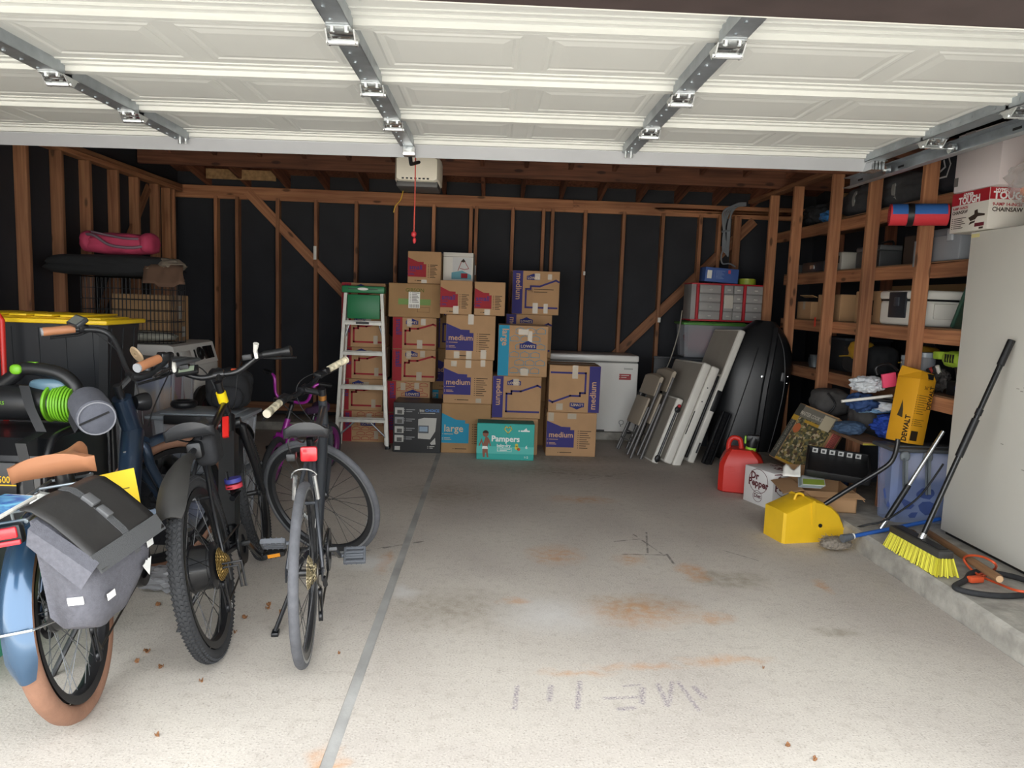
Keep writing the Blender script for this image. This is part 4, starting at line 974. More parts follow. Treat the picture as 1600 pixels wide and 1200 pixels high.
# ================================================================== CARTONS AT THE BACK
PURP = mat('purple_carton_ink', '3a3575', 0.8); REDI = mat('red_carton_ink', '9c2630', 0.8); TEAL = mat('teal_carton_ink', '2a8fb0', 0.8); INK = mat('dark_carton_ink', '3a2c22', 0.8)
LOGO = mat('navy_logo_ink', '262f70', 0.8); CREAM = mat('cream_print', 'cdb89a', 0.8); ORNG = mat('tan_print', 'c9a07c', 0.8)
TAPEW = mat('shiny_packing_tape', 'd3c4ad', 0.2, alpha=0.7)
def carton_body(t, w, d, h, m=CARD, bev=0.004):
    h = h - .0025
    b = bx('carton_body', (-w / 2, -d / 2, 0), (w / 2, d / 2, h), m, t, bev, seg=1)
    mb = MB(); mb.box((-w / 2 + .004, -0.0015, h - 0.0004), (w / 2 - .004, 0.0015, h + 0.0003)); mb.build('flap_seam', INK, t)
    mb = MB(); mb.box((-w / 2 - .0006, -0.025, h - 0.07), (-w / 2 + .0002, 0.025, h)); mb.box((-w / 2 - .0006, -0.025, h), (w / 2 + .0006, 0.025, h + .0006)); mb.box((w / 2 - .0002, -0.025, h - 0.07), (w / 2 + .0006, 0.025, h)); mb.build('seam_tape', TAPEW, t)
    return b
def outline(pts, w, m, parent, M, name='print_outline', closed=False):
    mb = MB(); n = len(pts)
    for i in range(n if closed else n - 1):
        a, c = V((*pts[i], 0)), V((*pts[(i + 1) % n], 0)); L = (c - a).length
        mb.obox(T((a + c) / 2) @ Matrix.Rotation(atan2(c.y - a.y, c.x - a.x), 4, 'Z'), (L + w, w, 0.0012))
    o = mb.build(name, m, parent, M, 0); return o
def logo(t, M, s):
    g = patch('store_logo', [(-.5 * s, -.17 * s), (.5 * s, -.17 * s), (.5 * s, .13 * s), (.36 * s, .15 * s), (.0, .31 * s), (-.36 * s, .15 * s), (-.5 * s, .13 * s)], LOGO, t, M, .0008)
    text("LOWE'S", 0.25 * s, CREAM, g, T(0, -.10 * s, .0008), 'CENTER', bold=.004 * s)
def lines(t, M, x0, x1, ys, m=INK, th=.006):
    mb = MB()
    for i, y in enumerate(ys):
        e = x1 - (x1 - x0) * (0.45 * ((i * 37) % 10) / 10); mb.box((x0, y - th / 2, 0), (e, y + th / 2, .0007)); mb.box((x0 - .018, y - th / 2, 0), (x0 - .010, y + th / 2, .0007))
    mb.build('print_lines', m, t, M, 0)
def pr_front(t, M, w, h, col, word, wcol, low=0.2):
    W = w
    patch('print_block', [(-W / 2 + .002, low * h), (.06 * W, low * h), (.06 * W, .60 * h), (-.02 * W, .60 * h), (-.02 * W, .665 * h), (-.20 * W, .67 * h), (-W / 2 + .002, .80 * h)], col, t, M)
    text(word, .17 * h if len(word) > 5 else .20 * h, wcol, t, M @ T(-W / 2 + .05 * W, .43 * h, 0), bold=.0012)
    lines(t, M, -W / 2 + .06 * W, -W / 2 + .24 * W, [.38 * h, .30 * h, .27 * h], wcol, .005)
    lines(t, M, .17 * W, .40 * W, [(.58 - .048 * k) * h for k in range(9)])
    lines(t, M, -.22 * W, .02 * W, [.085 * h], INK, .007)
def pr_side(t, M, w, h, col, word, wcol, house=True, brick=False):
    s0, s1 = -w / 2 + .002, -w / 2 + .22 * w
    patch('print_stripe', rect(s0, .004, s1, h - .004), col, t, M)
    text(word, .17 * w if len(word) > 5 else .18 * w, wcol, t, M @ T(s0 + .075 * w, .93 * h, 0) @ RZ(-90), bold=.0012)
    if house:
        outline([(w / 2 - .02, .16 * h), (s1 + .07 * w, .16 * h), (s1 + .07 * w, .58 * h), (s1 + .17 * w, .58 * h), (s1 + .17 * w, .645 * h), (s1 + .36 * w, .645 * h), (w / 2 - .08 * w, .79 * h), (w / 2 - .009, .76 * h)], .017, col, t, M)
        logo(t, M @ T(s1 + .22 * w, .84 * h, 0), .28 * w)
    if brick:
        for r in range(6):
            for c in range(4):
                cx = s1 + .11 * w + c * .21 * w + (.105 * w if r % 2 else 0); cy = (.12 + .155 * r) * h
                if cx + .09 * w > w / 2: continue
                hw, hh = .088 * w, .05 * h
                outline([(cx - hw, cy - hh), (cx + hw, cy - hh), (cx + hw, cy + hh * .5), (cx, cy + hh * 1.25), (cx - hw, cy + hh * .5)], .004, brick, t, M, 'brick_print', True)
        logo(t, M @ T(s1 + .38 * w, .60 * h, .0015), .34 * w)
def tapes(t, M, lst):
    for x, y, w, h in lst: patch('tape_strip', rect(x - w / 2, y - h / 2, x + w / 2, y + h / 2), TAPEW, t, M, .0012)
def carton(label, X, Y, Z, w, d, h, style=None, col=None, word='', wcol=None, flip=False, m=CARD, rz=0.0, cat='box', tape=None, group='moving cartons'):
    t = thing('moving_box', label, cat, (X, Y + d / 2, Z), (0, 0, radians(rz)), group)
    carton_body(t, w, d, h, m)
    M = face_front(0, -d / 2, 0)
    if flip: M = M @ T(0, h, 0) @ RZ(180)
    if style == 'front': pr_front(t, M, w, h, col, word, wcol)
    elif style == 'side': pr_side(t, M, w, h, col, word, wcol)
    elif style == 'brick': pr_side(t, M, w, h, col, word, wcol, False, col)
    for q in (tape or ()): tapes(t, M, [q])
    return t, M
def PX(px, Y, py=600): return atY(px, py, Y).x
SM = (0.408, 0.31, 0.303)
WPR = mat('pale_purple_print', '8c84b8', .8)
# stack behind the step ladder
for i, lab in enumerate(('lowest small red striped carton behind the step ladder, brick print', 'second small red striped carton from the floor behind the ladder', 'third small red striped carton from the floor behind the ladder', 'fourth small red striped carton behind the ladder just under the green top')):
    carton(lab, PX(566 + (3, -2, 2, 0)[i], 6.98), 6.98, 0.303 * i, *SM, 'brick' if i == 0 else 'side', REDI, 'small', PURP, tape=[(.05, .25, .05, .05), (.12, .07, .04, .08)])
carton('top small red carton behind the green ladder cap', PX(566, 6.98), 6.98, 1.212, 0.408, 0.31, 0.30, 'side', REDI, 'small', PURP)
# second stack with the black product box in front
for i, lab in enumerate(('bottom red striped carton hidden behind the black product box', 'small red striped carton with brick print above the black product box', 'middle small red striped carton between ladder and blue cartons', 'small red striped carton directly under the green printed carton')):
    carton(lab, PX(646 - (8 if i < 2 else 0), 6.93), 6.93, 0.302 * i, *SM, 'brick' if i < 2 else 'side', REDI, 'small', PURP, tape=[(-.05, .25, .045, .07), (.08, .26, .045, .06), (.05, .05, .05, .08)])
t, M = carton('wide carton with green band and shipping label between small red cartons', PX(645, 6.90), 6.90, 1.208, 0.48, 0.33, 0.315, m=CARD2)
GRN = mat('green_carton_ink', '7c9a58', .8)
patch('print_band', rect(-.15, .115, .15, .17), GRN, t, M); text('GIBSON', .048, mat('olive_ink', '666a2c', .8), t, M @ T(-.085, .235, 0), bold=.0006); outline([(.03, .05), (.14, .05), (.14, .095), (.03, .095)], .002, INK, t, M, closed=True)
patch('shipping_label', rect(-.055, .085, .05, .235), WHITEP, t, M, .001); lines(t, M @ T(0, 0, .001), -.025, .045, [.225 - .014 * k for k in range(7)], INK, .005)
for k in range(9): patch('barcode_bar', rect(-.045 + .01 * k, .09, -.041 + .01 * k, .12), INK, t, M @ T(0, 0, .001))
carton('topmost small red carton standing on the green banded carton', PX(659, 6.88), 6.88, 1.523, 0.305, 0.30, 0.295, 'front', REDI, 'small', PURP, tape=[(.0, .02, .05, .03)])
# third column: large below, two medium, two small on top
Y3 = 6.60
carton('large teal printed carton on the floor beside the black product box', PX(730, Y3), Y3, 0, 0.445, 0.40, 0.455, 'front', TEAL, 'large', CREAM, m=CARD2)
carton('medium purple carton resting on the large teal carton', PX(731, Y3), Y3, 0.455, 0.44, 0.40, 0.40, 'front', PURP, 'medium', ORNG, tape=[(-.13, .36, .05, .05), (.0, .36, .05, .07), (.13, .37, .04, .06), (.10, .03, .05, .04)])
carton('upper medium purple carton in the column under two small cartons', PX(733, Y3), Y3, 0.855, 0.44, 0.40, 0.40, 'front', PURP, 'medium', ORNG, tape=[(.0, .36, .05, .09), (-.12, .04, .05, .06), (-.01, .04, .05, .07), (.12, .05, .05, .08)])
carton('small red carton on the purple column beside the green banded carton', PX(709, Y3 + .02), Y3 + .02, 1.255, 0.285, 0.30, 0.303, 'front', REDI, 'small', PURP, tape=[(.0, .04, .05, .07)])
carton('small red carton at the outer end on top of the purple column', PX(761, Y3 + .02), Y3 + .02, 1.255, 0.275, 0.30, 0.300, 'front', REDI, 'small', PURP, tape=[(-.02, .03, .05, .05)])
# white retail box behind them
t = thing('retail_box', 'white retail box with line drawing standing behind the topmost red carton', 'box', (PX(704, 6.95) + .045, 7.075, 1.557), (0, 0, radians(-3)))
bx('carton_body', (-.14, -.10, 0), (.14, .10, .265), mat('white_card', 'd9d5cc', .6), t, .003); M = face_front(0, -.10, 0)
patch('print_panel', rect(-.05, .02, .125, .22), mat('pale_panel', 'c8c8c6', .6), t, M); patch('print_panel', [(-.06, .02), (.125, .02), (.125, .06), (.04, .10), (-.06, .08)], mat('pale_teal_print', '6aa3b0', .7), t, M @ T(0, 0, .0006)); patch('print_panel', rect(.03, .03, .09, .075), REDI, t, M @ T(0, 0, .0012)); patch('print_panel', rect(-.14, .225, .14, .228), INK, t, M)
outline([(.0, .10), (.03, .18), (.05, .20), (.07, .17), (.10, .12), (.06, .11), (.02, .12)], .006, mat('rose_line', 'a04848', .7), t, M @ T(0, 0, .001)); patch('print_panel', [(.025, .185), (.05, .21), (.07, .185), (.048, .175)], INK, t, M @ T(0, 0, .0012))
# dim column seen between the second and third stacks
Yd = 7.26
for i, (lab, st, c, wd, wc) in enumerate((('dim teal carton at the bottom of the column behind the purple cartons', 'side', TEAL, 'large', CREAM), ('dim purple carton in the column behind the purple cartons', 'front', PURP, 'medium', ORNG), ('dim outlined carton at the top of the column behind the purple cartons', 'side', PURP, 'medium', ORNG))):
    carton(lab, PX(705, Yd), Yd, .085 + 0.41 * i, 0.44, 0.36, 0.41, st, c, wd, wc, m=CARD2)
# fourth column: medium behind medium, large teal, medium, medium
Y4 = 6.60
carton('bottom purple carton hidden behind the diaper carton', PX(806, Y4), Y4, 0, 0.43, 0.40, 0.335, None, m=CARD)
carton('medium purple striped carton under the large teal carton', PX(808, Y4), Y4, 0.335, 0.44, 0.40, 0.385, 'side', PURP, 'medium', ORNG, tape=[(-.01, .33, .05, .06)])
carton('large teal striped carton with brick print above purple striped carton', PX(815, Y4 - .02), Y4 - .02, 0.72, 0.445, 0.42, 0.46, 'brick', TEAL, 'large', ORNG, tape=[(.02, .04, .07, .06), (.0, .40, .09, .05), (.06, .36, .04, .10)])
Y5 = 7.08
for i in range(2): carton(('bottom plain carton wholly shadowed behind the fourth column', 'second plain carton shadowed behind the large teal carton')[i], PX(823, Y5), Y5, .0 + .43 * i, 0.44, 0.37, 0.43, None, m=CARD2)
carton('purple striped carton partly hidden behind the large teal carton', PX(823, Y5), Y5, 0.86, 0.44, 0.37, 0.41, 'side', PURP, 'medium', ORNG)
t, M = carton('topmost purple striped carton with handwriting above the freezer side', PX(831, Y5 - .02), Y5 - .02, 1.27, 0.45, 0.38, 0.415, 'side', PURP, 'medium', ORNG, tape=[(.01, .36, .05, .06), (.13, .36, .04, .05), (.0, .06, .05, .10), (.10, .06, .04, .09)], rz=1)
lines(t, M, -.02, .17, [.24, .215], INK, .006); lines(t, M, -.08, -.03, [.225], INK, .006)
# fifth column beside the freezer
carton('lower purple carton on the floor in front of the white freezer', PX(896, Y4), Y4, 0, 0.455, 0.41, 0.405, 'front', PURP, 'medium', ORNG, tape=[(.0, .37, .08, .05), (-.19, .36, .05, .08)])
carton('upside down purple striped carton in front of the white freezer', PX(898, Y4), Y4, 0.405, 0.465, 0.41, 0.43, 'side', PURP, 'medium', ORNG, flip=True, tape=[(.0, .06, .05, .12), (.13, .38, .06, .06)])
# diaper carton
DIA = mat('turquoise_carton_print', '27a79d', 0.55); DIA2 = mat('light_turquoise_print', '54bdb2', .55); WHI = mat('white_carton_print', 'eef0ec', .6); YEL = mat('yellow_print', 'd8c64a', .6)
t = thing('diaper_box', 'turquoise diaper carton with yellow heart standing on the floor', 'box', (PX(793, 6.36), 6.36 + .105, 0), (0, 0, 0))
bx('carton_body', (-.252, -.105, 0), (.252, .105, .322), DIA, t, .004, seg=1); bx('lid_flaps', (-.248, -.10, .322), (.248, .10, .3235), mat('dark_teal_card', '2f7a70', .7), t)
M = face_front(0, -.105, 0)
patch('print_panel', rect(-.252, .055, .252, .12), DIA2, t, M)
text('Pampers', .072, WHI, t, M @ T(-.125, .165, .0004), bold=.0022); text('baby-dry', .034, WHI, t, M @ T(-.075, .118, .0007), bold=.0008)
outline([(-.07, .075), (.055, .075), (.055, .108), (-.07, .108)], .002, WHI, t, M @ T(0, 0, .0007), closed=True); lines(t, M @ T(0, 0, .0007), -.05, .045, [.098, .086], WHI, .006)
outline([(.02, .24), (-.012, .275), (.0, .30), (.02, .285), (.04, .30), (.052, .275)], .008, YEL, t, M, 'heart_print', True)
text('6', .04, WHI, t, M @ T(.175, .105, .0007), bold=.001); text('112', .026, WHI, t, M @ T(.165, .02, .0004)); lines(t, M, .13, .21, [.262], WHI, .012); patch('print_panel', [(.155, .268), (.18, .29), (.19, .268)], WHI, t, M)
for cx, cy, r_, c in ((.098, .135, .014, YEL), (.10, .112, .018, YEL), (.118, .098, .014, M_('d0562e', .6))): patch('print_spot', [(cx + r_ * cos(k * pi / 6), cy + r_ * sin(k * pi / 6)) for k in range(12)], c, t, M @ T(0, 0, .001))
SKIN = mat('printed_skin_tone', '8a5540', .6)
bp_ = patch('printed_infant', [(-.20, .14), (-.215, .19), (-.235, .14), (-.24, .12), (-.232, .118), (-.215, .155), (-.205, .12), (-.205, .06), (-.20, .02), (-.185, .02), (-.18, .06), (-.172, .06), (-.165, .02), (-.15, .02), (-.158, .07), (-.16, .12), (-.15, .155), (-.138, .12), (-.13, .122), (-.145, .175), (-.16, .20), (-.18, .205)], SKIN, t, M @ T(0.005, 0, .0004))
patch('print_spot', [(-.176 + .026 * cos(k * pi / 6), .228 + .028 * sin(k * pi / 6)) for k in range(12)], SKIN, t, M @ T(0, 0, .0006)); patch('print_spot', [(-.176 + .027 * cos(k * pi / 8), .235 + .026 * sin(k * pi / 8)) for k in range(9)], INK, t, M @ T(0, 0, .0012)); patch('print_spot', [(-.205, .095), (-.15, .095), (-.16, .12), (-.20, .12)], WHI, t, M @ T(0, 0, .0012))
# black product box
BLK = mat('black_glossy_card', '1b1b1c', 0.4); GREYC = mat('grey_print', '8d8d8d', .6); LG = mat('light_grey_print', 'b9b7b0', .6)
t = thing('appliance_box', 'black product carton with appliance picture beside the large teal carton', 'box', (PX(653, 6.56), 6.56 + .17, 0))
bx('carton_body', (-.215, -.17, 0), (.215, .17, .455), BLK, t, .003, seg=1); M = face_front(0, -.17, 0)
for k, y in enumerate((.345, .26, .175, .095)):
    patch('picture', rect(-.20, y, -.12, y + .062), LG if k != 1 else GREYC, t, M); patch('picture_detail', rect(-.18, y + .005, -.135, y + .04), M_('55534f', .6), t, M @ T(0, 0, .0007)); lines(t, M, -.10, -.02, [y + .045, y + .028], GREYC, .008)
text('bio', .034, LG, t, M @ T(.02, .375, 0), bold=.001); text('CHOICE', .034, mat('blue_print', '4a7fc0', .6), t, M @ T(.07, .375, 0), bold=.001); lines(t, M, .025, .16, [.362], LG, .006)
patch('picture', [(.01, .13), (.01, .305), (.06, .32), (.175, .32), (.165, .20), (.12, .125)], LG, t, M); patch('picture_detail', rect(.012, .18, .105, .25), M_('4c5156', .5), t, M @ T(0, 0, .0007)); patch('picture_detail', rect(.022, .195, .095, .24), M_('8fa3b5', .4), t, M @ T(0, 0, .0014)); patch('picture_detail', [(.12, .09), (.165, .14), (.17, .08), (.13, .075)], LG, t, M @ T(0, 0, .0007)); patch('picture_detail', rect(-.198, .02, -.15, .055), LG, t, M)
lines(t, M, .115, .16, [.06, .045], LG, .006)

# ================================================================== STEP LADDER
LAD = mat('ladder_aluminium', 'cfccc2', 0.45, 0.35, var=0.1, vs=18); GRNP = mat('green_ladder_plastic', '1f7a4a', 0.45)
lt = thing('step_ladder', 'folded aluminium step ladder with green top leaning against the red cartons', 'ladder', (0, 0, 0))
fl_, fr_ = atZ(525, 699), atZ(606, 701); Yl = fl_.y
TL, TR = atY(541, 470, 6.86), atY(597, 470, 6.86)
def rail(a, b_, name='side_rail', w=0.028, d=0.06, m=LAD):
    a, b_ = V(a), V(b_); ax = (b_ - a).normalized(); xx = V((1, 0, 0)); yy = ax.cross(xx).normalized(); xx = yy.cross(ax)
    mb = MB(); mb.loft([[p + xx * sx + yy * sy for sx, sy in ((-w / 2, -d / 2), (w / 2, -d / 2), (w / 2, d / 2), (-w / 2, d / 2))] for p in (a, b_)]); return mb.build(name, m, lt, None, 0)
A0, A1 = V((fl_.x, Yl, .0)), V((TL.x, 6.86, 1.42)); B0, B1 = V((fr_.x, Yl, .0)), V((TR.x, 6.86, 1.42))
rail(A0, A1); rail(B0, B1)
rail(A0 + V((.03, .07, .02)), A1 + V((.01, .06, -.05)), 'rear_rail', .018, .03); rail(B0 + V((-.03, .07, .02)), B1 + V((-.01, .06, -.05)), 'rear_rail', .018, .03)
for k, py in enumerate((503, 550, 602, 652)):
    z = atY(568, py, 6.80).z; f = z / 1.42; a = A0.lerp(A1, f); c = B0.lerp(B1, f)
    mb = MB(); mb.box((a.x + .01, a.y - .04, z - .028), (c.x - .01, a.y - .036, z + .004)); mb.box((a.x + .01, a.y - .04, z), (c.x - .01, a.y + .04, z + .006)); mb.box((a.x + .01, a.y + .036, z - .028), (c.x - .01, a.y + .04, z))
    for q in range(6): mb.box((a.x + .012, a.y - .034 + q * .012, z + .006), (c.x - .012, a.y - .03 + q * .012, z + .009))
    mb.build('step', LAD, lt, None, 0)
    if k == 3:
        for s, e in ((a, 1), (c, -1)): tb('brace', [(s.x + e * .16, s.y, z - .02), (s.x + e * .0, s.y - .01, z - .17)], .008, GALV, lt)
z = atY(568, 503, 6.8).z
for s, e in ((A0.lerp(A1, .75), 1), (B0.lerp(B1, .75), -1)): tb('spreader', [(s.x + e * .01, s.y + .02, s.z - .05), (s.x + e * .05, s.y + .03, z - .01)], .007, GALV, lt)
mb = MB(); mb.box((A1.x - .03, 6.79, 1.415), (B1.x + .03, 6.93, 1.48), 0.012); mb.build('top_cap', GRNP, lt)
mb = MB(); mb.box((A1.x + .015, 6.83, 1.18), (B1.x - .015, 6.845, 1.40), 0.008); mb.build('tool_tray', GRNP, lt)
mb = MB(); mb.box((A1.x + .03, 6.787, 1.445), (B1.x - .03, 6.79, 1.457)); mb.build('slot_strip', mat('dark_green_slot', '114a2c', .5), lt)
patch('label_plate', [(-.05 * cos(k * pi / 8), .012 * sin(k * pi / 8)) for k in range(16)], WHITEP, lt, face_front((A1.x + B1.x) / 2, 6.786, 1.452))
patch('label_plate', rect(-.06, -.01, .06, .01), M_('3a3a3a', .5), lt, face_front((A1.x + B1.x) / 2, A0.lerp(A1, .8).y - .041, z - .01))
for p in (A0, B0): bx('foot', (p.x - .02, p.y - .04, 0), (p.x + .02, p.y + .04, .03), BLACKP, lt, .004)

# ================================================================== CHEST FREEZER
Yf = 7.36; x0, x1 = PX(858, Yf), PX(996, Yf)
t = thing('chest_freezer', 'white chest freezer against the back wall behind the purple cartons', 'freezer', ((x0 + x1) / 2, Yf + .24, .0851)); w = (x1 - x0) / 2
bx('cabinet_body', (-w, -.24, 0.02), (w, .24, .725), WHITEA, t, .012, seg=3); bx('lid', (-w - .004, -.245, .738), (w + .004, .24, .80), WHITEA, t, .014, seg=3); bx('lid_gasket', (-w + .01, -.232, .722), (w - .01, .23, .741), M_('6d6d6a', .7), t)
M = face_front(0, -.2405, 0)
patch('red_energy_label', rect(w - .19, .555, w - .07, .615), M_('a01f2a', .5), t, M, .001); lines(t, M @ T(0, 0, .001), w - .17, w - .09, [.60, .58], WHITEP, .006); patch('name_badge', rect(w - .145, .66, w - .055, .674), M_('8a8a86', .4, .5), t, M, .002)
mb = MB(); mb.lathe([(.02, 0), (.026, 0), (.026, .004), (.02, .004)], 20, M @ T(w - .145, .12, 0), closed=True); mb.build('dial', M_('7a7a78', .4), t); MB().lathe([(0, 0), (.006, 0), (.006, .004), (0, .004)], 10, M @ T(w - .15, .085, 0)).build('indicator', BLACKP, t); bx('drain_slot', (-w + .48, -.2415, .022), (-w + .58, -.2395, .04), BLACKP, t)
for s in (-1, 1): bx('foot', (s * (w - .06) - .03, -.20, 0), (s * (w - .06) + .03, .2, .022), BLACKP, t)

# ================================================================== DOOR OPENER
oy = 5.25
t = thing('door_opener', 'beige garage door opener motor unit hanging under the joists', 'door opener', (PX(655, oy, 270), oy, 2.15))
rings = []
for k, (yy, sx, sz) in enumerate(((-.16, .10, .05), (-.155, .135, .075), (-.12, .15, .085), (.0, .155, .09), (.16, .15, .085))):
    rings.append([(sx * a, yy, .105 + sz * c) for a, c in ((-1, -.85), (-.85, -1), (.85, -1), (1, -.85), (1, .85), (.85, 1), (-.85, 1), (-1, .85))])
MB().loft(rings).build('housing', mat('aged_beige_plastic', 'd9d2c2', .45, var=.06), t, None, 30)
bx('grey_base', (-.14, -.13, -.012), (.14, .16, .03), M_('4b4a4a', .5), t, .01)
for k in range(7): bx('vent_slot', (-.10 + k * .028, -.162, .035), (-.085 + k * .028, -.13, .045), BLACKP, t)
bx('rail', (-.015, -1.5, .20), (.035, .1, .23), GALV, t)
for s in (-1, 1): bx('hanger_strap', (s * .12 - .012, .0, .19), (s * .12 + .012, .004, .42), GALV, t)
t = thing('release_rope', 'red release cord with knotted handle hanging below the opener rail', 'cord', (PX(648, 4.3, 300), 4.3, 1.72))
rt = atY(648, 250, 4.3).z - 1.72
tb('cord', [(0, 0, .03), (.002, 0, rt * .5), (0, 0, rt + .08)], .004, M_('b5473a', .6), t, 6)
mb = MB(); mb.blob(T(0, 0, .035), (.03, .025, .035), .1, 2, 3, 2); mb.blob(T(.004, 0, .0), (.02, .018, .035), .1, 2, 3, 2); mb.build('knot', M_('b02a30', .5), t)
tb('trolley', [(-.0, 0, rt + .08), (0, 0, rt + .13)], .02, BLACKP, t)
t = tb('antenna_wire', spline([atY(630, 298, 5.15), atY(626, 312, 5.12), atY(618, 322, 5.1), atY(615, 332, 5.1)], 5), .003, M_('c8a02a', .5)); tag(t, 'thin yellow antenna wire dangling from the opener', 'wire')
# ================================================================== LEFT SIDE: TOTES, GENERATOR, WASHER, CRATE
def tote(label, x0, x1, y0, y1, z0, z1, body, lid, contents=None, name='storage_tote', lidh=.035, ribs=True, latch=None, group=None, taper=.03, ov=.012):
    t = thing(name, label, 'storage tote', ((x0 + x1) / 2, (y0 + y1) / 2, z0), group=group)
    w, d, h = (x1 - x0) / 2, (y1 - y0) / 2, z1 - z0
    mb = MB(); rr = .03
    def ring(k, z):
        a, c = w - k, d - k
        return [(-a, -c + rr, z), (-a + rr, -c, z), (a - rr, -c, z), (a, -c + rr, z), (a, c - rr, z), (a - rr, c, z), (-a + rr, c, z), (-a, c - rr, z)]
    mb.loft([ring(taper, 0), ring(ov * .6, h - lidh)]); mb.build('tub', body, t, None, 20)
    if ribs:
        n = max(3, int(w * 2 / .12))
        for i in range(n):
            x = (-w + taper + .05) + (2 * w - 2 * taper - .1) * i / (n - 1)
            k = x / w
            mb = MB(); mb.loft([[(x - .01, -d + taper - .004, .03), (x + .01, -d + taper - .004, .03), (x + .01, -d + taper + .006, .03), (x - .01, -d + taper + .006, .03)], [(x - .01, -d + ov * .6 - .004, h - lidh - .02), (x + .01, -d + ov * .6 - .004, h - lidh - .02), (x + .01, -d + ov * .6 + .006, h - lidh - .02), (x - .01, -d + ov * .6 + .006, h - lidh - .02)]]); mb.build('rib', body, t, None, 0)
        for i in range(3):
            y = -d + .08 + (2 * d - .16) * i / 2
            mb = MB()
            for s in (1,): mb.loft([[(w - taper - .006, y - .01, .03), (w - taper + .004, y - .01, .03), (w - taper + .004, y + .01, .03), (w - taper - .006, y + .01, .03)], [(w - ov * .6 - .006, y - .01, h - lidh - .02), (w - ov * .6 + .004, y - .01, h - lidh - .02), (w - ov * .6 + .004, y + .01, h - lidh - .02), (w - ov * .6 - .006, y + .01, h - lidh - .02)]])
            mb.build('rib', body, t, None, 0)
    if lid:
        mb = MB(); mb.box((-w - ov, -d - ov, h - lidh), (w + ov, d + ov, h - .010), .010); mb.box((-w + .05, -d + .05, h - .014), (w - .05, d - .05, h - .002), .005)
        l = mb.build('lid', lid, t)
        if name == 'heavy_tote':
            for i in range(5): bx('lid_block', (-w + .10 + i * (2 * w - .2) / 5, -d + .0, h), (-w + .10 + (i + .7) * (2 * w - .2) / 5, d - .0, h + .011), lid, l, .004)
    if latch:
        for y in ((-d - ov - .012),): bx('latch', (-w * .6, y, h - lidh - .02), (w * .62, y + .02, h - lidh + .03), latch, t, .004)
    if contents:
        for i, (fx, fy, fz, sx, sy, sz, m) in enumerate(contents):
            MB().blob(T(fx * w, fy * d, fz * h), (sx * w, sy * d, sz * h), .18, 3.5, 3, 3, seed=i).build('stored_bundle', m, t, None, 50)
    return t
HB_ = mat('black_tote_plastic', '1d2024', .45, var=.1); YL = mat('yellow_lid_plastic', 'd9b51c', .45)
tote('large black tote with a yellow snap lid beside the left wall', -2.78, -1.95, 3.76, 4.16, .792, 1.235, HB_, YL, name='heavy_tote')
GREYL = mat('translucent_grey_lid', '8f969c', .35, alpha=.85)
toy = [M_(c, .5) for c in ('7a3a3a', 'b07a2a', '3a6a4a', '44508a', 'c0b090', '8a3f5a')]
tote('cloudy grey tote under the yellow lidded black tote', -2.78, -1.97, 3.74, 4.18, .40, .79, CLEAR, GREYL, [(-.4, 0, .45, .9, 1.5, .6, M_('5a5f68', .8)), (.45, 0, .4, .8, 1.5, .6, M_('6a7078', .8))])
tote('lowest grey tote under the stacked totes by the left wall', -2.78, -1.97, 3.74, 4.18, .0, .398, CLEAR, GREYL, [(0, 0, .5, 1.6, 1.5, .7, M_('50545a', .8))])
# clear toy totes
tote('clear tote full of bright toys behind the navy bicycle', -2.42, -1.98, 4.55, 5.0, .40, .95, CLEAR, GREYL,
     [(-.5, -.35, .2, .8, .9, .3, toy[2]), (.1, -.4, .3, .6, .8, .4, toy[0]), (.5, -.4, .5, .7, .9, .35, toy[1]), (-.4, -.45, .6, 1.0, .7, .25, toy[4]), (.3, -.4, .75, .9, .8, .2, toy[3]), (0, .3, .5, 1.6, .8, .8, toy[5])])
tote('lower clear toy tote on the floor behind the navy bicycle', -2.42, -1.98, 4.55, 5.0, .0, .398, CLEAR, GREYL, [(-.4, -.3, .4, .9, 1, .6, toy[3]), (.4, -.3, .45, .8, 1, .6, toy[1]), (0, .3, .5, 1.6, .9, .7, toy[2])])
tote('clear tote with grey lid and black latch behind the electric bicycle', -1.97, -1.45, 4.22, 4.62, .342, .68, CLEAR, GREYL, [(-.4, -.3, .5, .8, .9, .7, M_('b07a48', .7)), (.3, -.2, .55, 1.0, 1.0, .7, M_('c8c4bc', .8)), (-.3, -.4, .2, .9, .8, .3, M_('3a4a6a', .7))], latch=BLACKP)
tote('bottom clear tote with blue and green cloths under the latched tote', -1.97, -1.45, 4.22, 4.62, .0, .34, CLEAR, GREYL, [(-.1, -.2, .35, 1.5, 1.1, .5, M_('3d4a8a', .8)), (.3, -.3, .55, .9, 1.0, .5, M_('7ab04a', .7)), (-.5, -.2, .6, .6, 1, .4, M_('c8ccd0', .8))], latch=BLACKP)
# generator
t = thing('portable_generator', 'black portable generator with green and yellow wattage numbers beside the tan saddle', 'generator', (-2.17, 3.31, 0))
GEN = mat('gloss_black_shroud', '17181b', .3, coat=.3)
mb = MB(); mb.loft([[(-.32, y, z) for y, z in sec_] for sec_ in ([(-.25, .16), (-.27, .55), (-.24, .68), (-.16, .74), (.22, .74), (.25, .66), (.25, .16)],)] + [[(.32, y, z) for y, z in [(-.25, .16), (-.27, .55), (-.24, .68), (-.16, .74), (.22, .74), (.25, .66), (.25, .16)]]]); mb.build('housing', GEN, t, None, 20)
mb = MB()
for s in (-1, 1): mb.tube(spline([(s * .335, -.27, .06), (s * .335, -.285, .55), (s * .335, -.25, .71), (s * .335, -.15, .765), (s * .335, .2, .765), (s * .335, .27, .7), (s * .335, .27, .06)], 5), .016, 10)
for s in (-1, 1): mb.tube([(s * .335, -.27, .07), (s * .335, .27, .07)], .016, 10)
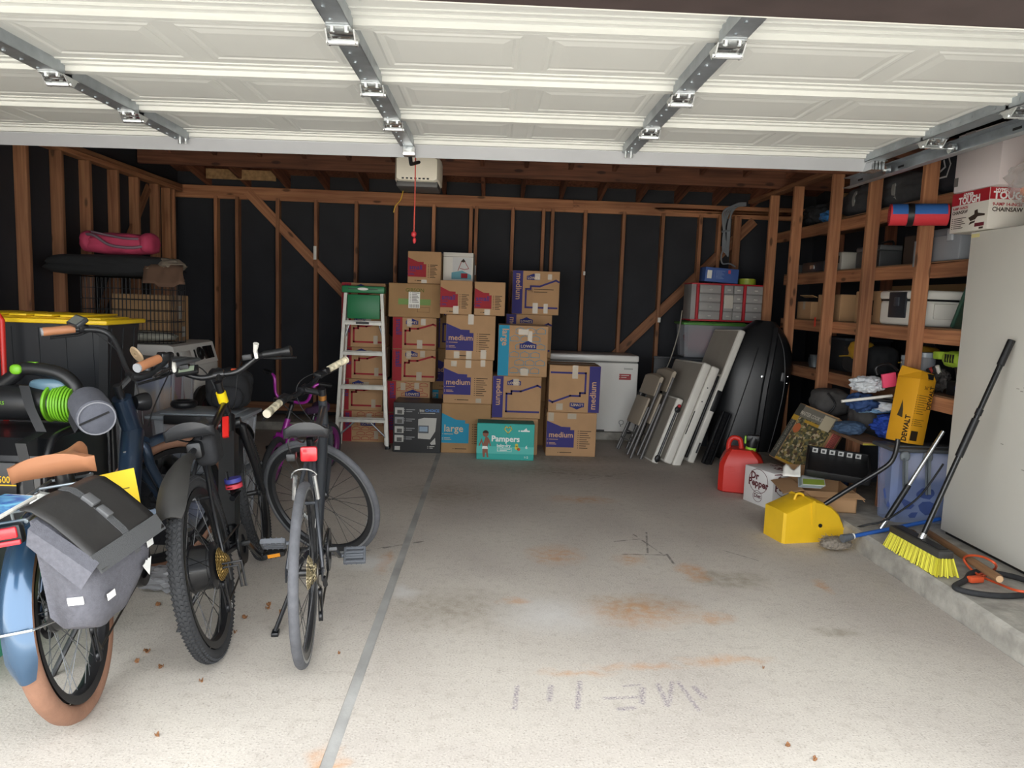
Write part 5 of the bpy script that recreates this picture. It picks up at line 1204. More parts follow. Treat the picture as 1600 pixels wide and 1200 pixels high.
mb.tube([(-.335, -.27, .07), (.335, -.27, .07)], .016, 10); mb.tube([(-.335, .2, .765), (.335, .2, .765)], .014, 10)
mb.build('roll_cage', BLACKM, t, None, 60)
bx('panel', (-.29, -.285, .50), (.22, -.262, .66), BLACKP, t, .006); M = face_front(0, -.2855, 0)
text('0/1200', .040, M_('7ed038', .5), t, M @ T(-.09, .575, 0), bold=.0006); text('7500/9500', .040, M_('e0b020', .5), t, M @ T(.055, .575, 0), bold=.0006, squeeze=.82)
lines(t, M, -.09, .04, [.565], M_('7ed038', .5), .005); lines(t, M, .06, .22, [.565], M_('e0b020', .5), .005)
patch('white_sticker', rect(.12, .47, .19, .50), WHITEP, t, face_front(0, -.272, 0)); bx('trim_strip', (-.30, -.272, .45), (.30, -.262, .46), M_('3a3b3e', .4), t)
for s in (-1, 1): MB().lathe([(.04, -.03), (.11, -.035), (.125, -.02), (.125, .02), (.11, .035), (.04, .03)], 24, T(s * .28, .20, .125) @ RY(90)).build('wheel', RUBBER, t)
# leaf blower on the generator
LIME = mat('lime_green_plastic', '6fae24', .45)
t = thing('leaf_blower', 'black and lime green leaf blower lying on the generator', 'leaf blower', (-2.10, 3.30, .785))
MB().lathe([(.0, -.0), (.055, .0), (.07, .05), (.078, .12), (.082, .30), (.075, .36), (.05, .50), (.045, .75)], 24, T(.17, 0, .085) @ RY(-90) @ Matrix.Diagonal((1, 1, 1, 1))).build('blower_tube', BLACKP, t, None, 60)
MB().lathe([(.080, .0), (.0835, .006), (.080, .012)], 24, T(.15, 0, .085) @ RY(-90)).build('green_collar', LIME, t)
for k in range(7): MB().lathe([(.072 - .004 * abs(k - 3), -.004), (.084 - .002 * abs(k - 3), -.004), (.084 - .002 * abs(k - 3), .004), (.072 - .004 * abs(k - 3), .004)], 24, T(.17 + k * .013, 0, .085) @ RY(90), closed=True).build('intake_fin', LIME, t)
mb = MB(); mb.tube(spline([(-.12, 0, .13), (-.02, 0, .20), (.02, 0, .235), (.10, 0, .235), (.19, 0, .215), (.25, 0, .16), (.24, 0, .09)], 5), [.03] * 31, 10); mb.build('handle', BLACKP, t, None, 60)
MB().blob(T(.01, -.03, .235), (.05, .03, .045), 0, sub=3, sq=2.4).build('green_button', LIME, t); bx('green_trim', (.04, -.012, .24), (.09, .012, .268), LIME, t, .006)
MB().blob(T(.13, 0, .165), (.16, .06, .06), .05, 3, 3).build('battery_pack', M_('5a7686', .3), t)
mb = MB(); mb.loft([[(x - .022, y, z), (x + .022, y, z), (x + .022, y - .003, z), (x - .022, y - .003, z)] for x, y, z in ((.07, -.07, .17), (.11, -.10, .08), (.17, -.125, -.02), (.21, -.33, -.03), (.235, -.335, -.14), (.24, -.335, -.24))]); mb.build('shoulder_strap', BLACKP, t, None, 30)
text('GREENWORKS', .022, LIME, t, face_front(-.16, -.081, .085))
# red post at the picture edge
p0 = atY(3, 405, 4.0); p1 = atY(4, 578, 4.0)
t = thing('hand_truck', 'red upright of a hand truck beside the black yellow lidded tote', 'hand truck', (p0.x - .16, 4.3, 0))
t.location.y = 3.66
p0 = atY(3, 500, 3.66); p1 = atY(3, 578, 3.66); t.location.x = p0.x - .30
mb = MB()
mb.tube([(.30, 0, .10), (.30, 0, p0.z), (.27, 0, p0.z + .05), (-.05, 0, p0.z + .05), (-.08, 0, p0.z), (-.08, 0, .10)], .013, 10); mb.build('frame', M_('b8231c', .4), t, None, 50)
bx('toe_plate', (-.08, -.04, 0), (.30, .02, .01), BLACKM, t)
for s in (-.10, .32): MB().lathe([(.01, -.015), (.04, -.018), (.045, 0), (.04, .018), (.01, .015)], 20, T(s, .0, .046) @ RY(90)).build('wheel', RUBBER, t)
# washing machine
t = thing('washing_machine', 'white front loading washer in the back left corner under the wire crate', 'washing machine', (-2.56, 5.62, 0))
bx('cabinet_body', (-.36, -.37, .02), (.345, .37, .83), WHITEA, t, .012); 
mb = MB(); mb.loft([[(x, y, z) for x, z in ((-.36, .83), (.345, .83), (.30, .985), (.27, .995), (-.36, .995))] for y in (-.37, .37)]); mb.build('control_console', WHITEA, t, None, 20)
Mc = T(.3235, 0, .91) @ RY(-16.2) @ face_right(0, 0, 0)
bx('detergent_drawer', (-.28, -.035, 0), (-.12, .035, .006), M_('d0cfca', .3), t, .003, M=Mc)
MB().lathe([(.0, .0), (.05, .0), (.05, .012), (.034, .014), (.032, .024), (.0, .026)], 24).build('program_dial', BLACKP, t, Mc @ T(.05, 0, 0))
bx('display_panel', (.13, -.05, 0), (.31, .05, .004), M_('1a1b1d', .15), t, .002, M=Mc); MB().lathe([(0, 0), (.016, 0), (.016, .006), (0, .006)], 14).build('power_button', BLACKP, t, Mc @ T(-.33, .02, 0)); bx('status_strip', (-.045, -.035, 0), (-.025, .035, .004), BLACKP, t, M=Mc)
MB().lathe([(.13, .0), (.225, .0), (.235, .03), (.20, .055), (.14, .05)], 36, closed=True).build('door_ring', BLACKP, t, T(.345, 0, .44) @ face_right(0, 0, 0)); MB().lathe([(0, .02), (.15, .02), (.13, .05), (0, .06)], 36).build('door_glass', M_('20242a', .1), t, T(.345, 0, .44) @ face_right(0, 0, 0))
for sx in (-1, 1):
    for sy in (-1, 1): bx('foot', (sx * .3 - .02, sy * .3 - .02, 0), (sx * .3 + .02, sy * .3 + .02, .022), BLACKP, t)
# wire crate
CW = mat('black_wire', '15161a', .5, .3)
t = thing('wire_crate', 'black wire pet crate standing on the washer', 'pet crate', (-2.61, 5.44, 1.0005))
W_, D_, H_ = .315, .12, .46
def wire_panel(name, o, ex, ey, nx, ny, lx, ly, rx=.0022):
    mb = MB(); o, ex, ey = V(o), V(ex), V(ey)
    for i in range(nx + 1): mb.tube([o + ex * (lx * i / nx), o + ex * (lx * i / nx) + ey * ly], rx if 0 < i < nx else .0035, 5)
    for j in range(ny + 1): mb.tube([o + ey * (ly * j / ny), o + ey * (ly * j / ny) + ex * lx], rx * 1.2 if 0 < j < ny else .0035, 5)
    mb.build(name, CW, t, None, 0)
wire_panel('front_panel', (-W_, -D_, 0), (1, 0, 0), (0, 0, 1), 22, 6, 2 * W_, H_); wire_panel('rear_panel', (-W_, D_, 0), (1, 0, 0), (0, 0, 1), 22, 6, 2 * W_, H_)
wire_panel('side_panel', (-W_, -D_, 0), (0, 1, 0), (0, 0, 1), 8, 6, 2 * D_, H_); wire_panel('side_panel', (W_, -D_, 0), (0, 1, 0), (0, 0, 1), 8, 6, 2 * D_, H_); wire_panel('top_panel', (-W_, -D_, H_), (1, 0, 0), (0, 1, 0), 22, 4, 2 * W_, 2 * D_)
MB().blob(T(.05, 0, .045), (.5, .2, .07), .1, 3, 3).build('bedding', M_('a8a79a', .9), t)
t, M = carton('brown carton with shipping labels behind the wire crate', -2.62, 5.575, .996, .44, .30, .35, None, m=CARD2, group='cartons'); 
for z in (.22, .08): patch('shipping_label', rect(-.03 + .06 * (z < .1), -.05, .03 + .06 * (z < .1), .05 if z > .1 else .03), LG, t, face_right(.2205, 0, z))
# black mat and brown cloth on top of crate, pink duffel
t = thing('folded_mat', 'black folded mat with brown fabric draped over the wire crate', 'mat', (-2.68, 5.46, 1.474))
MB().blob(T(-.06, 0, .07), (.92, .36, .15), .07, 3.2, 4, 4, 5).build('mat_body', mat('black_fabric', '17181a', .9, var=.2, vs=12), t, None, 60)
rows = []
for i in range(9):
    x = .20 + .28 * i / 8; rows.append([(x + .01 * j, -.16 - .02 * j + .012 * sin(i * 1.9 + j), .085 - .022 * j - (.02 * j if 2 < i < 7 else .01 * j) * .45) for j in range(6)])
MB().grid(rows).build('hanging_cloth', mat('brown_fabric', '5d4535', .9), t, None, 60, solid=.006)
MB().blob(T(.37, -.10, .08), (.2, .16, .10), .25, 3, 3, 2, 8).build('cloth_bundle', mat('grey_brown_cloth', '6f6558', .9), t)
MB().lathe([(.022, -.003), (.030, -.003), (.030, .003), (.022, .003)], 18, T(.25, -.185, .03) @ RX(80), closed=True).build('cream_ring', M_('c9c0a0', .5), t)
t = thing('duffel_bag', 'pink and grey duffel bag on top of the black mat', 'bag', (-2.70, 5.46, 1.625))
PINK = mat('rose_pink_fabric', 'a53352', .8, var=.15, vs=14)
MB().blob(T(0, 0, .075), (.50, .24, .15), .10, 3, 4, 3.2, 2).build('bag_body', PINK, t, None, 60)
for s in (-1, 1): MB().blob(T(s * .21, -.02, .085), (.10, .21, .15), .05, 3, 3, 2.6, 4 + s).build('end_panel', PINK, t, None, 60)
tb('strap', spline([(-.20, -.10, .13), (-.12, -.135, .12), (-.02, -.14, .06), (.12, -.135, .045), (.2, -.11, .06)], 5), .010, M_('6a5560', .8), t); tb('trim_band', spline([(-.16, -.10, .15), (-.05, -.13, .13), (.08, -.13, .11), (.17, -.11, .11)], 5), .008, M_('6a5560', .8), t)
# backpack on the latched tote, black ring seat, hose end, crumpled plastic
t = thing('backpack', 'black backpack sitting on the latched tote behind the handlebars', 'backpack', (-1.57, 4.42, .695))
MB().blob(T(0, 0, .12), (.26, .20, .24), .12, 2.6, 4, 3, 7).build('bag_body', mat('black_nylon', '1d1e21', .85, var=.2, vs=20), t, None, 60); MB().blob(T(.02, -.09, .08), (.18, .08, .13), .08, 3, 3, 3, 9).build('front_pocket', mat('black_nylon_pocket', '222327', .85), t, None, 60); bx('orange_tag', (.03, -.06, .225), (.07, -.03, .245), M_('d0502a', .6), t, .004)
t = thing('ring_seat', 'round black padded ring lying on the latched tote lid', 'ring', (-1.84, 4.42, .69)); MB().lathe([(.055 + .022 * cos(k * pi / 5), .022 + .022 * sin(k * pi / 5)) for k in range(10)], 28, closed=True).build('ring_tube', BLACKP, t, None, 60)
t = thing('vacuum_hose', 'black ribbed hose end lying behind the navy front fender', 'hose', (-1.85, 3.92, .30))
bx('stand_box', (-.05, .02, -.30), (.13, .22, .10), M_('24252a', .6), t, .01)
MB().lathe([(.03, 0), (.045, 0), (.06, .015), (.062, .05), (.05, .06), (.03, .05)], 26, RX(90), closed=True).build('hose_mouth', BLACKP, t, T(.04, .03, .17)); tb('hose', spline([(.04, .02, .17), (.05, .12, .16), (.10, .18, .11)], 6), .04, BLACKP, t, 12)
PLAST = mat('crumpled_grey_plastic', '9a9a9c', .25, alpha=.75, bump=.8, bs=30)
t = MB().blob(T(0, 0, .05), (.30, .20, .09), .35, 3.4, 4, 2.2, 12).build('plastic_bag', PLAST, None, T(atZ(262, 925) + V((0, .05, 0)))); tag(t, 'crumpled clear grey plastic bag on the floor under the bicycles', 'plastic bag')
GT = mat('mint_green_bin_plastic', '3f9a78', .5)
t = thing('green_bin', 'green and black bin at the lower left picture edge', 'bin', (-2.05, 2.62, 0)); mb = MB(); mb.loft([[(-.22, -.25, 0), (.24, -.25, 0), (.24, .25, 0), (-.22, .25, 0)], [(-.26, -.29, .34), (.30, -.29, .34), (.30, .29, .34), (-.26, .29, .34)]]); mb.build('tub', GT, t, None, 0); bx('rim', (-.28, -.31, .33), (.32, .31, .36), M_('2a3530', .5), t, .006)
# dry leaves
LEAFM = mat('dry_brown_leaf', '8a5f3c', .8, var=.3, vs=60)
for i, (px, py, s) in enumerate(((383, 967, .03), (252, 1044, .024), (214, 1035, .022), (229, 1020, .03), (247, 946, .026), (420, 946, .03), (418, 952, .026), (440, 958, .028), (368, 989, .016), (245, 1151, .018), (1231, 1167, .02), (1273, 1188, .018), (314, 1066, .018), (1193, 1045, .010), (530, 1022, .012))):
    p = atZ(px, py); mb = MB(); a = random.uniform(0, 360); n = 9
    mb.grid([[(s * (.18 + .9 * j / 8) * 1.0 - s * .6, s * .38 * sin(pi * j / 8) ** .8 * (k - 1) * random.uniform(.8, 1.2), .004 + s * .28 * abs(k - 1) * random.uniform(.3, 1.1) + .006 * sin(j)) for k in range(3)] for j in range(n)])
    o = mb.build('dry_leaf', LEAFM, None, T(p) @ RZ(a), 60, solid=.0008); tag(o, 'small curled brown dry leaf lying on the concrete floor', 'leaf', 'dry leaves on the garage floor')
# ================================================================== RIGHT SIDE: FOLDING TABLES, CARGO BOX, CLUTTER
def frame_from(e1, e3):
    """matrix with z along e1 (up the lean) and y roughly along e3 (depth)"""
    z = V(e1).normalized(); y = (V(e3) - z * V(e3).dot(z)).normalized(); x = y.cross(z)
    return Matrix(((x.x, y.x, z.x, 0), (x.y, y.y, z.y, 0), (x.z, y.z, z.z, 0), (0, 0, 0, 1)))
TABW = mat('white_moulded_plastic', 'dedbd2', .5, var=.05); TABG = mat('grey_table_underside', 'a19b90', .6, var=.06); LEGG = mat('grey_enamel_tube', '5f5d5c', .4, .3); BEIGE = mat('beige_vinyl', 'a89c8a', .6)
def leaning(px, py, e1, e3, Z=0.0):
    p = atZ(px, py, Z); return T(p) @ frame_from(e1, e3)
# white table folded in half, thick edge towards the door
Mt = leaning(1050, 727, (.34, .07, .94), (-.08, .995, .03))
t = thing('folding_table', 'white folding table folded in half and leaning in front of the cargo box', 'folding table', M=Mt)
for s in (-1, 1):
    o = bx('table_half', (s * .042 - .039, 0, 0), (s * .042 + .039, .74, .95), TABW, t, .018, seg=3)
bx('underside_panel', (-.0835, .02, .02), (-.0805, .72, .93), TABG, t, .001, seg=1); bx('carry_handle_slot', (.002, -.003, .30), (.010, .0, .52), BLACKP, t)
for z in (.62, .75): MB().lathe([(0, 0), (.006, 0), (.006, .003), (0, .003)], 8, T(.035, 0, z) @ RX(90)).build('screw', BLACKP, t)
# narrow table edge with folded black leg
Mt = leaning(1023, 724, (.34, .07, .94), (-.08, .995, .03))
t = thing('folding_table', 'slim white folding table edge with a folded black leg and red knob', 'folding table', M=Mt)
bx('table_top', (-.030, 0, 0), (.030, .50, .62), TABW, t, .012, seg=3); 
bx('underside_panel', (-.0325, .015, .015), (-.0295, .485, .605), TABG, t, .001, seg=1); tb('folded_leg', spline([(.0, -.012, .03), (.0, -.016, .10), (.0, -.016, .45), (.0, -.012, .55)], 5), .012, BLACKM, t); MB().blob(T(0, -.02, .52), (.05, .03, .06), .1, 3, 3, 2).build('leg_hinge', BLACKP, t); MB().blob(T(.0, -.03, .555), (.035, .025, .03), .1, 3, 2, 2).build('red_knob', M_('b02430', .5), t); MB().blob(T(0, -.018, .05), (.05, .03, .07), .15, 3, 3, 2).build('leg_hinge', BLACKP, t)
# taller table behind
Mt = leaning(1085, 728, (.33, .07, .94), (-.08, .995, .03)); Mt = T(.0, .12, 0) @ Mt
t = thing('folding_table', 'taller white folding table leaning behind the thick folded one', 'folding table', M=Mt)
bx('table_top', (-.032, 0, 0), (.032, .58, 1.28), TABW, t, .016, seg=3); bx('underside_panel', (-.0345, .02, .84), (-.0315, .56, 1.26), TABG, t, .001, seg=1); bx('black_leg_panel', (-.060, .02, .03), (-.035, .54, .82), BLACKP, t, .01); bx('brand_plate', (.005, -.002, .10), (.020, .001, .20), M_('3a3a3c', .5), t)
bx('latch', (-.02, -.012, .50), (.03, .0, .70), BLACKP, t, .006)
# black slotted frame leaning in the gap
Mt = leaning(1104, 726, (.32, .05, .94), (-.08, .995, 0))
t = thing('slotted_rail', 'short black slotted steel rail leaning between table and cargo box', 'rail', M=Mt)
bx('web', (-.02, 0, 0), (.02, .03, .50), BLACKM, t); 
for s in (-1, 1): bx('flange', (s * .035 - .008, -.01, 0), (s * .035 + .008, .04, .50), mat('black_steel', '222326', .4, .4), t, .003)
for k in range(12): bx('slot', (-.008, -.003, .04 + k * .036), (.008, .0005, .058 + k * .036), M_('050506', .8), t)
# dark flat panel behind the tables
t = thing('flat_tray', 'dark flat panel standing behind the folding tables', 'panel', (1.735, 7.40, 0)); bx('panel_sheet', (-.10, -.012, 0), (.10, .012, .88), M_('24262a', .5), t, .008); bx('panel_rim', (-.105, -.016, .87), (.105, .016, .89), M_('3a3c40', .5), t, .006)
# folding chairs
def fold_chair(label, px, py, e1, dz):
    Mt = leaning(px, py, e1, (-.08, .995, .03)); t = thing('folding_chair', label, 'folding chair', M=Mt, group='folding chairs leaning by the freezer')
    H = dz
    for y in (0.0, .42):
        tb('front_leg', [(0, y, 0), (0, y, H * .93)], .0155, LEGG, t, 8); tb('rear_leg', [(-.03, y + (.035 if y < .1 else -.03), .02), (-.012, y + (.035 if y < .1 else -.035), H * .62)], .0135, LEGG, t, 8)
    tb('stretcher', [(-.03, .03, .14), (-.03, .39, .14)], .008, LEGG, t); tb('stretcher', [(0, 0, .22), (0, .42, .22)], .008, LEGG, t)
    rings = []
    for k in range(7):
        y = -.005 + .43 * k / 6; zt = H + .02 * sin(pi * k / 6); rings.append([(-.022, y, H * .76), (-.028, y, zt - .02), (-.012, y, zt), (.008, y, zt - .01), (.004, y, H * .76)])
    MB().loft(rings).build('backrest', BEIGE, t, None, 40)
    mb = MB(); mb.box((-.045, .03, H * .38), (-.022, .39, H * .72), .008); mb.build('seat', BEIGE, t)
    return t
fold_chair('folding chair with beige back leaning closest to the freezer', 985, 716, (.34, .07, .94), .80)
fold_chair('second folding chair leaning closer to the white tables', 1001, 717, (.34, .07, .94), .86)
t = tag(MB().blob(T(0, 0, .14), (.10, .16, .28), .25, 2.8, 4, 2.4, 4).build('plastic_cover', mat('dark_plastic_sheet', '3a3b3c', .35, bump=.5, bs=30), None, T(1.53, 7.35, .30)), 'crumpled dark plastic sheet bundle beside the freezer', 'plastic sheet')
bx('plastic_fold', (-.045, -.08, -.30), (.045, .08, .1), mat('dark_plastic_base', '2a2b2c', .5), t, .03)
# roof cargo box standing on end
CARGO = mat('textured_black_cargo_shell', '1b1c1e', .38, var=.1, vs=30, bump=.15, bs=150)
t = thing('roof_cargo_box', 'tall black roof cargo box standing on end beside the folding tables', 'cargo box', (atY(1180, 600, 6.65).x - .07, 6.72, 0), (radians(-2), radians(5), radians(-12)))
rings = []
for i in range(21):
    u = i / 20; z = 1.30 * u; k = (1 - max(0, (u - .62) / .38) ** 2.6 * .72) * (1 - .25 * max(0, (.12 - u) / .12) ** 2)
    ring = []
    for j in range(28):
        a = 2 * pi * j / 28; cx, sy = cos(a), sin(a)
        q = (abs(cx) ** 3 + abs(sy) ** 3) ** (-1 / 3); r_x = .315 * k; r_y = .24 * (1 - .55 * max(0, (u - .55) / .45) ** 2)
        ring.append((cx * q * r_x + .07 * max(0, u - .55), sy * q * r_y * (1 if sy > 0 else 1 + .0), z))
    rings.append(ring)
MB().loft(rings).build('shell', CARGO, t, None, 60)
mb = MB(); 
for dx, w in ((.085, .030),): mb.loft([[(dx - w + .07 * max(0, u - .55), -.243 * (1 - .55 * max(0, (u - .55) / .45) ** 2) + .0, 1.30 * u), (dx + w + .07 * max(0, u - .55), -.243 * (1 - .55 * max(0, (u - .55) / .45) ** 2), 1.30 * u), (dx + w * .6 + .07 * max(0, u - .55), -.262 * (1 - .55 * max(0, (u - .55) / .45) ** 2), 1.30 * u), (dx - w * .6 + .07 * max(0, u - .55), -.262 * (1 - .55 * max(0, (u - .55) / .45) ** 2), 1.30 * u)] for u in (0.02, .2, .4, .55, .7, .85, .96)])
mb.build('spine_rib', CARGO, t, None, 40)
tb('seam', spline([(.19, -.238, .03), (.23, -.236, .4), (.245, -.234, .75), (.20, -.20, 1.05), (.12, -.13, 1.24)], 5), .006, mat('seam_edge', '3a3b3d', .4), t)
tb('seam', spline([(-.20, -.243, .03), (-.13, -.248, .4), (-.07, -.246, .75), (-.02, -.20, 1.05)], 5), .004, M_('0a0a0b', .6), t)
MB().lathe([(0, 0), (.014, 0), (.012, .008), (0, .010)], 14, T(.045, -.248, .80) @ RX(90)).build('lock', CHROME, t); bx('latch_plate', (.205, -.245, .78), (.235, -.232, .86), M_('4a4a4c', .4), t, .004)
for z in (.77, .83): MB().lathe([(0, 0), (.008, 0), (.006, .006), (0, .007)], 10, T(.265, -.225, z) @ RX(90)).build('rivet', CHROME, t)
# bins behind, drawer organiser
DKT = mat('dim_grey_tote', '44474c', .6)
tote('lower dark tote hidden behind the folding tables in the corner', 1.86, 2.55, 7.25, 7.62, .0, .45, DKT, DKT, ribs=False)
tote('upper dark tote hidden behind the folding tables in the corner', 1.86, 2.55, 7.25, 7.62, .452, .90, DKT, DKT, ribs=False)
tote('clear tote of red ornaments with green lid behind the tables', 1.88, 2.55, 7.22, 7.60, .902, 1.255, CLEAR, mat('green_lid_plastic', '4f8a3a', .5), [(0, 0, .45, 1.6, 1.6, .8, mat('red_ornament_mix', '7a2430', .6, var=.7, vs=40))], ribs=False)
REDF = mat('red_organizer_frame', 'b3202c', .5); DRW = clear_mat('smoky_drawer_plastic', 'b0aeac', .75, .25)
xo0, xo1 = PX(1071, 7.25), PX(1189, 7.25); w = (xo1 - xo0) / 2
t = thing('drawer_organizer', 'red framed organiser with clear small drawers on the green lidded tote', 'organizer', ((xo0 + xo1) / 2, 7.40, 1.263), (0, 0, radians(3)))
bx('back_shell', (-w + .004, -.10, .004), (w - .004, .14, .366), mat('smoky_shell', '8a8886', .4), t, .006)
for a, c in (((-w, -.13, 0), (w, .145, .014)), ((-w, -.13, .358), (w, .145, .372)), ((-w + .052, -.13, 0), (-w + .076, .0, .37)), ((-w + .302, -.13, 0), (-w + .322, .0, .37)), ((w - .232, -.13, 0), (w - .208, .0, .37)), ((w - .012, -.13, 0), (w + .002, .0, .37))): bx('red_frame_bar', a, c, REDF, t, .003)
for (xa, xb, rows_, cols) in ((-w + .08, -w + .30, 4, 1), (-w + .325, w - .235, 4, 2), (w - .205, w - .012, 4, 1)):
    for r_ in range(rows_):
        for c in range(cols):
            x0 = xa + (xb - xa) * c / cols; x1 = xa + (xb - xa) * (c + 1) / cols; z0 = .018 + r_ * .086
            d = bx('drawer', (x0 + .003, -.125, z0), (x1 - .003, -.09, z0 + .079), DRW, t, .006); bx('drawer_pull', ((x0 + x1) / 2 - .018, -.134, z0 + .03), ((x0 + x1) / 2 + .018, -.124, z0 + .042), M_('c8c6c2', .3), d, .003)
bx('paper_label', (-.05, -.136, .13), (.04, -.1345, .26), M_('c4bfb4', .7), t)
t = thing('blue_box', 'flat blue box with white barcode label lying on the drawer organiser', 'box', (PX(1114, 7.3), 7.36, 1.646), (0, radians(3), 0)); BLU = mat('blue_card', '3c5a9a', .6)
bx('carton_body', (-.165, -.1, 0), (.165, .1, .14), BLU, t, .004); patch('label', rect(-.145, .03, -.10, .11), WHITEP, t, face_front(0, -.1, 0)); lines(t, face_front(0, -.1, 0), -.06, .03, [.11 - .012 * k for k in range(7)], M_('7a8fc0', .6), .004); patch('red_print', rect(.06, .09, .085, .125), M_('b04058', .6), t, face_front(0, -.1, 0))
t = thing('tape_reel', 'round yellow green tape reel on the drawer organiser', 'tape reel', (PX(1160, 7.3), 7.38, 1.637)); MB().lathe([(.03, 0), (.085, 0), (.085, .05), (.03, .05)], 28, closed=True).build('reel', M_('8a9a2a', .5), t); MB().lathe([(.05, .05), (.08, .05), (.08, .056), (.05, .056)], 28, closed=True).build('rim', M_('b5c040', .4), t)
# cables hung on the back right studs, thin cord
t = thing('cable_coil', 'bundle of grey cables hanging in the back right corner', 'cable', (2.45, 7.75, 1.75)); CG = mat('grey_cable', '7d8288', .5)
def P_(px, py, Y=7.72): return atY(px, py, Y) - V((2.45, 7.75, 1.75))
for k in range(4): tb('cable_loop', spline([P_(1166, 317 + k), P_(1150 - 2 * k, 319 + k), P_(1138 - 3 * k, 335), P_(1131 - 2 * k + 3 * k, 362 + 6 * k), P_(1129 + 2 * k, 385), P_(1131 + k * 2, 392 + 3 * k), P_(1136 + k, 380), P_(1138 + k, 350), P_(1148 - k, 326), P_(1166, 318 + k)], 5), .008, CG, t, 6)
tb('cable_tail', spline([P_(1131, 388), P_(1127, 400), P_(1129, 412), P_(1140, 412), P_(1149, 417)], 5), .008, CG, t, 6)
tb('tie_band', [P_(1128, 362), P_(1141, 360)], .012, CG, t); tb('hook', [P_(1166, 318), V((2.56, 7.91, 1.75)) - V((2.45, 7.75, 1.75)) + V((0, 0, P_(1166, 318).z))], .008, BLACKM, t)
o = tb('cord', spline([atY(1066, 485, 7.2), atY(1060, 520, 7.34), atY(1048, 560, 7.34), atY(1032, 600, 7.34), atY(1030, 640, 7.34)], 5), .006, M_('9a9488', .6)); tag(o, 'thin pale cord hanging from the organiser down beside the freezer', 'cord')
# gas can
pg = atZ(1164, 772)
RED = mat('red_fuel_plastic', 'c42a20', .45, var=.05)
t = thing('gas_can', 'red plastic fuel can with black and green spout on the floor', 'fuel can', (pg.x, pg.y + .12, 0), (0, 0, radians(-18)))
rings = []
for z, w, d, sh in ((0, .15, .12, 0), (.012, .165, .135, 0), (.06, .167, .137, 0), (.21, .165, .135, 0), (.27, .14, .125, .0), (.315, .10, .10, -.01), (.33, .085, .09, -.012)):
    rings.append([(sh + w * x, d * y, z) for x, y in ((-1, -.75), (-.78, -1), (.78, -1), (1, -.75), (1, .75), (.78, 1), (-.78, 1), (-1, .75))])
MB().loft(rings).build('can_body', RED, t, None, 35)
tb('handle', spline([(-.10, 0, .28), (-.105, 0, .36), (-.08, 0, .405), (-.03, 0, .40), (-.015, 0, .36), (-.01, 0, .31)], 5), .019, RED, t, 10)
tb('neck_ring', [(.055, 0, .31), (.06, 0, .345)], .04, M_('8fc43a', .5), t, 18); tb('spout', [(.06, 0, .34), (.065, 0, .38), (.08, 0, .42)], [.035, .04, .036], BLACKP, t, 14); bx('spout_trigger', (.02, -.03, .39), (.12, .03, .44), BLACKP, t, .012); bx('green_lever', (.008, -.02, .37), (.022, .02, .43), M_('8fc43a', .5), t, .004)
for k in range(9): bx('embossed_line', (-.12, -.1365, .07 + k * .016), (-.02 - .02 * (k % 3), -.134, .076 + k * .016), RED, t)
# soda carton, turned cornerwise
C0 = atZ(1205, 798); CLf = atZ(1167, 783); dirL = (CLf - C0); ang = atan2(dirL.y, dirL.x)
t = thing('soda_carton', 'white soda can carton with maroon lettering on the floor beside the fuel can', 'carton', C0, (0, 0, ang))
SW_ = mat('white_soda_card', 'dcdad8', .45); MAR = mat('maroon_print', '5a1a22', .6)
Lx, Ly, Hs = .30, .235, .265      # local x runs to the far left corner, local -y to the far right corner
bx('carton_body', (0, -Ly, 0), (Lx, 0, Hs), SW_, t, .006)
Ml = Matrix(((-1, 0, 0, Lx / 2), (0, 0, 1, 0), (0, 1, 0, 0), (0, 0, 0, 1)))        # the face whose normal is local +y
Mr = Matrix(((0, 0, -1, 0), (-1, 0, 0, -Ly / 2), (0, 1, 0, 0), (0, 0, 0, 1)))      # the face whose normal is local -x
def soda(M, s, diet):
    outline([(.085 * s * cos(k * pi / 12) , .175 + .075 * s * sin(k * pi / 12)) for k in range(24)], .004, MAR, t, M, 'oval_print', True)
    text('Dr', .062 * s, MAR, t, M @ T(-.035 * s, .185, 0), 'CENTER', bold=.0025); text('Pepper', .062 * s, MAR, t, M @ T(0, .135, 0), 'CENTER', bold=.0022)
    outline([(.04 * s * cos(k * pi / 10), .065 + .035 * s * sin(k * pi / 10)) for k in range(20)], .003, MAR, t, M, 'oval_print', True); text('Diet', .035 * s, MAR, t, M @ T(0, .054, 0), 'CENTER', bold=.001)
soda(Ml, 1.15, 1); soda(Mr, 1.12, 1)
text('36', .032, MAR, t, Mr @ T(.07, .235, 0), bold=.001); patch('maroon_bar', rect(-.11, .25, -.05, .257), MAR, t, Mr)
soda(Matrix(((0, -1, 0, .15), (-1, 0, 0, -.2), (0, 0, -1, Hs), (0, 0, 0, 1))) @ Matrix.Diagonal((1, 1, -1, 1)) @ T(0, -.12, 0), 1.0, 1)
